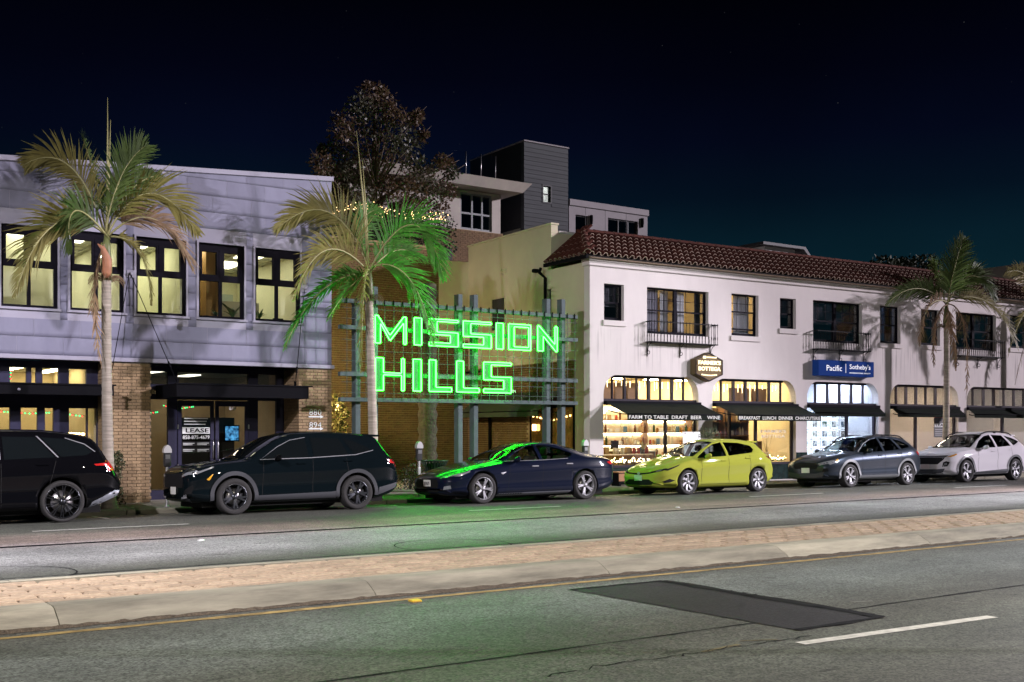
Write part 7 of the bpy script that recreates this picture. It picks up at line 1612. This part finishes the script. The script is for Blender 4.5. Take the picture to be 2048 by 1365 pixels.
X5 = dict(L=4.92, W=2.0, wb=2.975, fo=.87, R=.385, gap=.05, paint=PB,
  top=[(0, .88), (.05, .98), (.5, 1.07), (1.3, 1.17), (1.75, 1.42), (2.2, 1.65), (2.7, 1.735), (3.5, 1.725), (4.1, 1.66), (4.40, 1.60), (4.52, 1.50), (4.70, 1.20), (4.82, 1.04), (4.92, .78)],
  belt=[(0, .84), (.5, 1.0), (1.5, 1.09), (3, 1.13), (4.2, 1.18), (4.6, 1.12), (4.92, .74)], plan=[(0, .78), (.05, .86), (.2, .93), (.5, .985), (.9, 1.0), (4.1, 1.0), (4.5, .965), (4.75, .90), (4.92, .78)],
  roofw=[(0, .66), (.4, .82), (1.2, .82), (1.6, .78), (2.3, .66), (3.8, .63), (4.4, .63), (4.7, .72), (4.92, .68)], bot=[(0, .30), (.3, .24), (1, .22), (4.1, .22), (4.5, .30), (4.92, .46)],
  win=[[(1.72, 1.135), (2.25, 1.47), (2.76, 1.575), (2.76, 1.155)], [(2.86, 1.16), (2.86, 1.58), (3.42, 1.57), (3.72, 1.19)], [(3.52, 1.565), (3.95, 1.53), (4.25, 1.42), (4.40, 1.29), (4.28, 1.225), (3.83, 1.197)]],
  trim=[[(3.44, 1.585), (3.47, 1.585), (3.79, 1.19), (3.76, 1.19)], [(3.95, 1.555), (4.28, 1.44), (4.46, 1.29), (4.44, 1.285), (4.27, 1.425), (3.95, 1.54)], [(2.79, 1.57), (2.805, 1.57), (2.805, 1.16), (2.79, 1.16)]], shield=(1.30, 2.2, .78, .62), back=(4.44, 4.70, .58, .64), seams=[(2.80, .30, 1.13, .0), (3.62, .72, 1.17, .12)], clad=[[(1.3, .24), (3.42, .24), (3.42, .30), (1.3, .30)]], cladm=M_CLAD2,
  pieces=[('headlight', 'front', [(-.50, .80), (-.88, .88), (-.90, .78), (-.55, .73)], M_LENS, .006), ('grille', 'front', [(-.32, .55), (-.36, .70), (-.30, .84), (.30, .84), (.36, .70), (.32, .55)], M_CLAD2, .006), ('tail_light', 'side', [(4.40, 1.06), (4.62, 1.08), (4.62, 1.12), (4.80, 1.10), (4.86, 1.02), (4.84, .94), (4.66, .93), (4.62, 1.03), (4.44, 1.03)], M_RED, .006), ('tail_light', 'rear', [(-.45, 1.06), (-.80, 1.08), (-.80, .94), (-.60, .96)], M_RED, .006), ('rear_diffuser', 'side', [(4.32, .26), (4.86, .46), (4.90, .56), (4.80, .56), (4.36, .36)], mat('grey_diffuser', (.30, .32, .36), .4, .4), .010), ('reflector', 'side', [(4.80, .49), (4.88, .52), (4.88, .55), (4.80, .53)], M_CHR, .014)],
  handles=[(2.45, 1.02), (3.50, 1.06)], mirror=(1.95, 1.18), plate=(0, .5), rim=.80, spokes=dict(n=10, twin=(-.09, .09), w0=.016, w1=.014, m=mat('black_alloy_rim', (.05, .052, .06), .25, .85)))
IM = dict(clear=True, L=4.33, W=1.76, wb=2.60, fo=.95, R=.325, gap=.045, paint=paint('lime_yellow_paint', (.36, .385, .055), .0, .35),
  top=[(0, .60), (.05, .68), (.15, .745), (.5, .85), (1.05, .985), (1.30, 1.045), (1.8, 1.28), (2.2, 1.425), (2.6, 1.475), (3.2, 1.46), (3.62, 1.41), (3.80, 1.36), (3.96, 1.17), (4.14, .98), (4.27, .84), (4.33, .62)],
  belt=[(0, .56), (.5, .75), (1.2, .90), (2, .955), (3, 1.01), (3.6, 1.06), (4.05, .96), (4.33, .57)], plan=[(0, .55), (.05, .66), (.15, .76), (.4, .84), (.8, .88), (3.5, .88), (3.95, .85), (4.2, .78), (4.33, .66)],
  roofw=[(0, .46), (.5, .68), (1.2, .70), (1.5, .67), (2.1, .56), (3.5, .53), (3.85, .56), (4.15, .66), (4.33, .55)], bot=[(0, .26), (.2, .20), (1, .17), (3.5, .17), (4.0, .24), (4.33, .36)],
  win=[[(1.36, .955), (1.80, 1.18), (2.12, 1.315), (2.40, 1.36), (2.38, .995)], [(2.48, 1.0), (2.50, 1.365), (3.05, 1.345), (3.46, 1.26), (3.48, 1.16), (3.36, 1.075)]], shield=(1.12, 2.14, .66, .53), back=(3.76, 3.98, .50, .56), seams=[(1.42, .27, .93, .02), (2.42, .26, .985, .02), (3.26, .50, 1.05, -.02)], hseams=[(1.40, .26, 3.1, .25)],
  pieces=[('headlight', 'front', [(-.40, .60), (-.74, .70), (-.78, .68), (-.72, .63), (-.44, .565)], M_CLAD2, .006), ('headlight', 'side', [(.20, .655), (.70, .80), (.62, .755), (.30, .64)], M_CLAD2, .006), ('head_lens', 'front', [(-.58, .625), (-.70, .665), (-.70, .635), (-.60, .605)], M_LENS, .010), ('grille', 'front', [(-.40, .60), (-.44, .575), (-.10, .545), (0, .53), (.10, .545), (.44, .575), (.40, .60), (.1, .59), (-.1, .59)], M_CLAD2, .007), ('emblem', 'front', [(-.06, .575), (-.035, .61), (.035, .61), (.06, .575), (.035, .54), (-.035, .54)], M_CHR, .012),
          ('lower_grille', 'front', [(-.46, .255), (-.56, .34), (-.40, .42), (.40, .42), (.56, .34), (.46, .255)], M_CLAD2, .007), ('fog_pod', 'side', [(.14, .36), (.34, .43), (.52, .385), (.36, .335), (.2, .325)], M_CLAD2, .006), ('tail_light', 'side', [(3.86, .98), (4.10, .96), (4.20, .86), (4.02, .90)], mat('dark_tail_lens', (.14, .01, .02), .12), .006), ('tail_light', 'rear', [(-.5, .92), (-.74, .90), (-.72, .80), (-.52, .82)], M_RED, .006)],
  handles=[(2.24, .87), (3.16, .93)], mirror=(1.58, 1.0), plate=(.02, .46), platem=mat('dealer_plate', (.45, .55, .42), .5), rim=.72, spoiler=(3.80, 1.395, .50), spokes=dict(n=7, twin=(-.10,), sweep=.30, w0=.03, w1=.075, m=mat('machined_rim', (.34, .34, .36), .4, .5)))
SUB = dict(clear=True, L=4.465, W=1.80, wb=2.665, fo=.93, R=.345, gap=.06, paint=paint('dark_grey_blue_paint', (.030, .038, .050), .4),
  top=[(0, .70), (.04, .80), (.15, .86), (.5, .95), (1.1, 1.05), (1.32, 1.095), (1.8, 1.33), (2.2, 1.495), (2.6, 1.555), (3.3, 1.545), (3.85, 1.475), (4.0, 1.42), (4.15, 1.22), (4.32, 1.01), (4.42, .90), (4.465, .66)],
  belt=[(0, .66), (.5, .85), (1.2, .97), (2.2, 1.02), (3.4, 1.075), (3.95, 1.12), (4.3, .97), (4.465, .62)], plan=[(0, .64), (.05, .73), (.15, .80), (.4, .87), (.8, .90), (3.7, .90), (4.1, .87), (4.35, .80), (4.465, .70)],
  roofw=[(0, .54), (.5, .72), (1.2, .73), (1.5, .70), (2.1, .58), (3.6, .56), (4.0, .57), (4.3, .67), (4.465, .6)], bot=[(0, .30), (.2, .25), (1, .225), (3.7, .225), (4.1, .28), (4.465, .42)],
  win=[[(1.44, 1.03), (1.86, 1.265), (2.18, 1.395), (2.48, 1.44), (2.47, 1.05)], [(2.58, 1.055), (2.58, 1.445), (3.12, 1.43), (3.28, 1.10)], [(3.24, 1.42), (3.52, 1.365), (3.80, 1.23), (3.76, 1.16), (3.40, 1.11)]],
  trim=[[(1.40, 1.03), (1.84, 1.285), (2.18, 1.415), (2.18, 1.403), (1.84, 1.27), (1.43, 1.03)]], shield=(1.14, 2.16, .69, .56), back=(3.98, 4.16, .53, .58), seams=[(1.46, .32, 1.0, .03), (2.53, .30, 1.04, .02), (3.36, .56, 1.09, -.05)], clad=[[(1.36, .235), (3.18, .235), (3.18, .35), (1.36, .35)]], arch=.07, cladm=mat('pale_cladding', (.20, .21, .22), .55),
  pieces=[('headlight', 'front', [(-.46, .72), (-.78, .82), (-.80, .72), (-.52, .66)], M_LENS, .006), ('headlight', 'side', [(.08, .71), (.40, .84), (.38, .76), (.16, .68)], M_LENS, .006), ('marker', 'side', [(.34, .80), (.46, .855), (.44, .80)], M_AMB, .007), ('grille', 'front', [(-.40, .56), (-.46, .66), (-.38, .74), (.38, .74), (.46, .66), (.40, .56)], M_CLAD2, .007), ('bumper_lower', 'front', [(-.60, .30), (-.66, .48), (-.40, .43), (.40, .43), (.66, .48), (.60, .30)], M_CLAD, .007), ('fog_pod', 'front', [(-.62, .46), (-.76, .50), (-.74, .60), (-.64, .56)], M_CLAD2, .008), ('tail_light', 'side', [(4.06, 1.04), (4.32, .99), (4.36, .88), (4.18, .94)], M_RED, .006), ('tail_light', 'rear', [(-.5, .96), (-.76, .95), (-.74, .85), (-.52, .86)], M_RED, .006)],
  handles=[(2.30, .93), (3.24, .98)], mirror=(1.68, 1.07), plate=(.0, .52), rim=.70, rails=(1.95, 3.85), spokes=dict(n=5, twin=(-.20, .20), sweep=.0, w0=.04, w1=.035, m=mat('machined_rim', (.34, .34, .36), .4, .5)))
TUC = dict(clear=True, L=4.60, W=1.865, wb=2.755, fo=.88, R=.365, gap=.06, paint=paint('white_paint', (.82, .80, .84), .0, .35),
  top=[(0, .82), (.04, .92), (.15, .97), (.5, 1.04), (1.1, 1.12), (1.32, 1.165), (1.8, 1.40), (2.25, 1.59), (2.7, 1.655), (3.4, 1.64), (3.95, 1.565), (4.15, 1.50), (4.28, 1.30), (4.45, 1.07), (4.55, .93), (4.60, .70)],
  belt=[(0, .78), (.5, .95), (1.2, 1.04), (2.2, 1.09), (3.4, 1.14), (4.1, 1.18), (4.45, 1.0), (4.60, .66)], plan=[(0, .68), (.05, .77), (.15, .845), (.4, .91), (.8, .9325), (3.8, .9325), (4.2, .905), (4.45, .84), (4.60, .73)],
  roofw=[(0, .6), (.5, .76), (1.2, .77), (1.5, .73), (2.2, .61), (3.7, .585), (4.15, .59), (4.45, .70), (4.60, .63)], bot=[(0, .30), (.2, .25), (1, .225), (3.8, .225), (4.2, .28), (4.60, .42)],
  win=[[(1.50, 1.10), (1.92, 1.345), (2.28, 1.495), (2.56, 1.535), (2.54, 1.12)], [(2.67, 1.125), (2.67, 1.54), (3.26, 1.51), (3.42, 1.165)], [(3.40, 1.50), (3.78, 1.42), (4.06, 1.31), (3.60, 1.175)]], shield=(1.14, 2.20, .73, .59), back=(4.14, 4.30, .55, .60), seams=[(1.50, .32, 1.06, .03), (2.60, .30, 1.11, .02), (3.46, .62, 1.15, -.06)],
  clad=[[(1.34, .235), (3.18, .235), (3.14, .40), (1.36, .33)]], arch=.07, cladm=mat('grey_cladding', (.11, .12, .13), .55),
  pieces=[('grille', 'front', [(-.46, .60), (-.66, .74), (-.70, .82), (.70, .82), (.66, .74), (.46, .60)], M_CLAD2, .007), ('nose_band', 'front', [(-.72, .825), (-.74, .875), (.74, .875), (.72, .825)], M_CLAD, .008), ('headlight', 'front', [(-.62, .52), (-.76, .53), (-.82, .66), (-.74, .70), (-.66, .66)], M_CLAD2, .007), ('head_lens', 'front', [(-.68, .56), (-.76, .58), (-.76, .65), (-.69, .63)], M_LENS, .011), ('bumper_lower', 'front', [(-.62, .30), (-.70, .46), (-.40, .44), (.40, .44), (.70, .46), (.62, .30)], M_CLAD, .007), ('turn_lamp', 'side', [(.10, .84), (.40, .93), (.42, .90), (.16, .82)], M_AMB, .007), ('tail_light', 'side', [(4.30, 1.06), (4.48, 1.02), (4.50, .90), (4.40, .94)], M_RED, .006), ('tail_light', 'rear', [(-.5, 1.0), (-.78, 1.0), (-.76, .9), (-.5, .92)], M_RED, .006)],
  handles=[(2.36, .99), (3.36, 1.03)], mirror=(1.76, 1.12), plate=(0, .53), platem=mat('pink_plate', (.70, .58, .56), .5), rim=.70, rails=(2.0, 3.95), spoiler=(4.12, 1.535, .54), spokes=dict(n=5, twin=(-.16, .16), sweep=.12, w0=.05, w1=.035, m=mat('machined_rim', (.34, .34, .36), .4, .5)))
car('parked_car', 'black luxury SUV with slim red tail lamps beside the palm trunk', 4.72 - 2.975, X5)
car('parked_car', 'black crossover SUV with grey arch cladding before the navy glass doors', 7.97, CRV)
car('parked_car', 'dark blue liftback sedan lit green under the neon sign', 13.86, TES)
car('parked_car', 'lime yellow hatchback before the deli awnings', 20.22, IM)
car('parked_car', 'dark grey crossover with roof rails and pale wheel arches', 26.68, SUB)
car('parked_car', 'white crossover SUV behind the dark grey crossover', 32.40, TUC)
# ================================================================== lamps that light the road
street_lamp('tall street lamp on the pavement opposite the neon sign', 13.0, 1.5, 9.0, 9.5, 3300, (1.0, .93, .78))
street_lamp('tall street lamp on the pavement opposite the black luxury SUV', -4.0, 6.0, 3.5, 11.5, 2600, (1.0, .91, .72))
street_lamp('added unseen lamp on the brick median before the office building, brightening the far lane', -5.0, 11.3, 6.5, 18.3, 14000, (.95, .90, 1.0), ang=85)  # out of view, added to throw more light on the far lane
street_lamp('added unseen lamp on the brick median opposite the white crossover, brightening the far lane', 34.0, 11.3, 20.0, 16.8, 14500, (.95, .92, 1.0), ang=100)  # also an added lamp, aimed to brighten the far lane
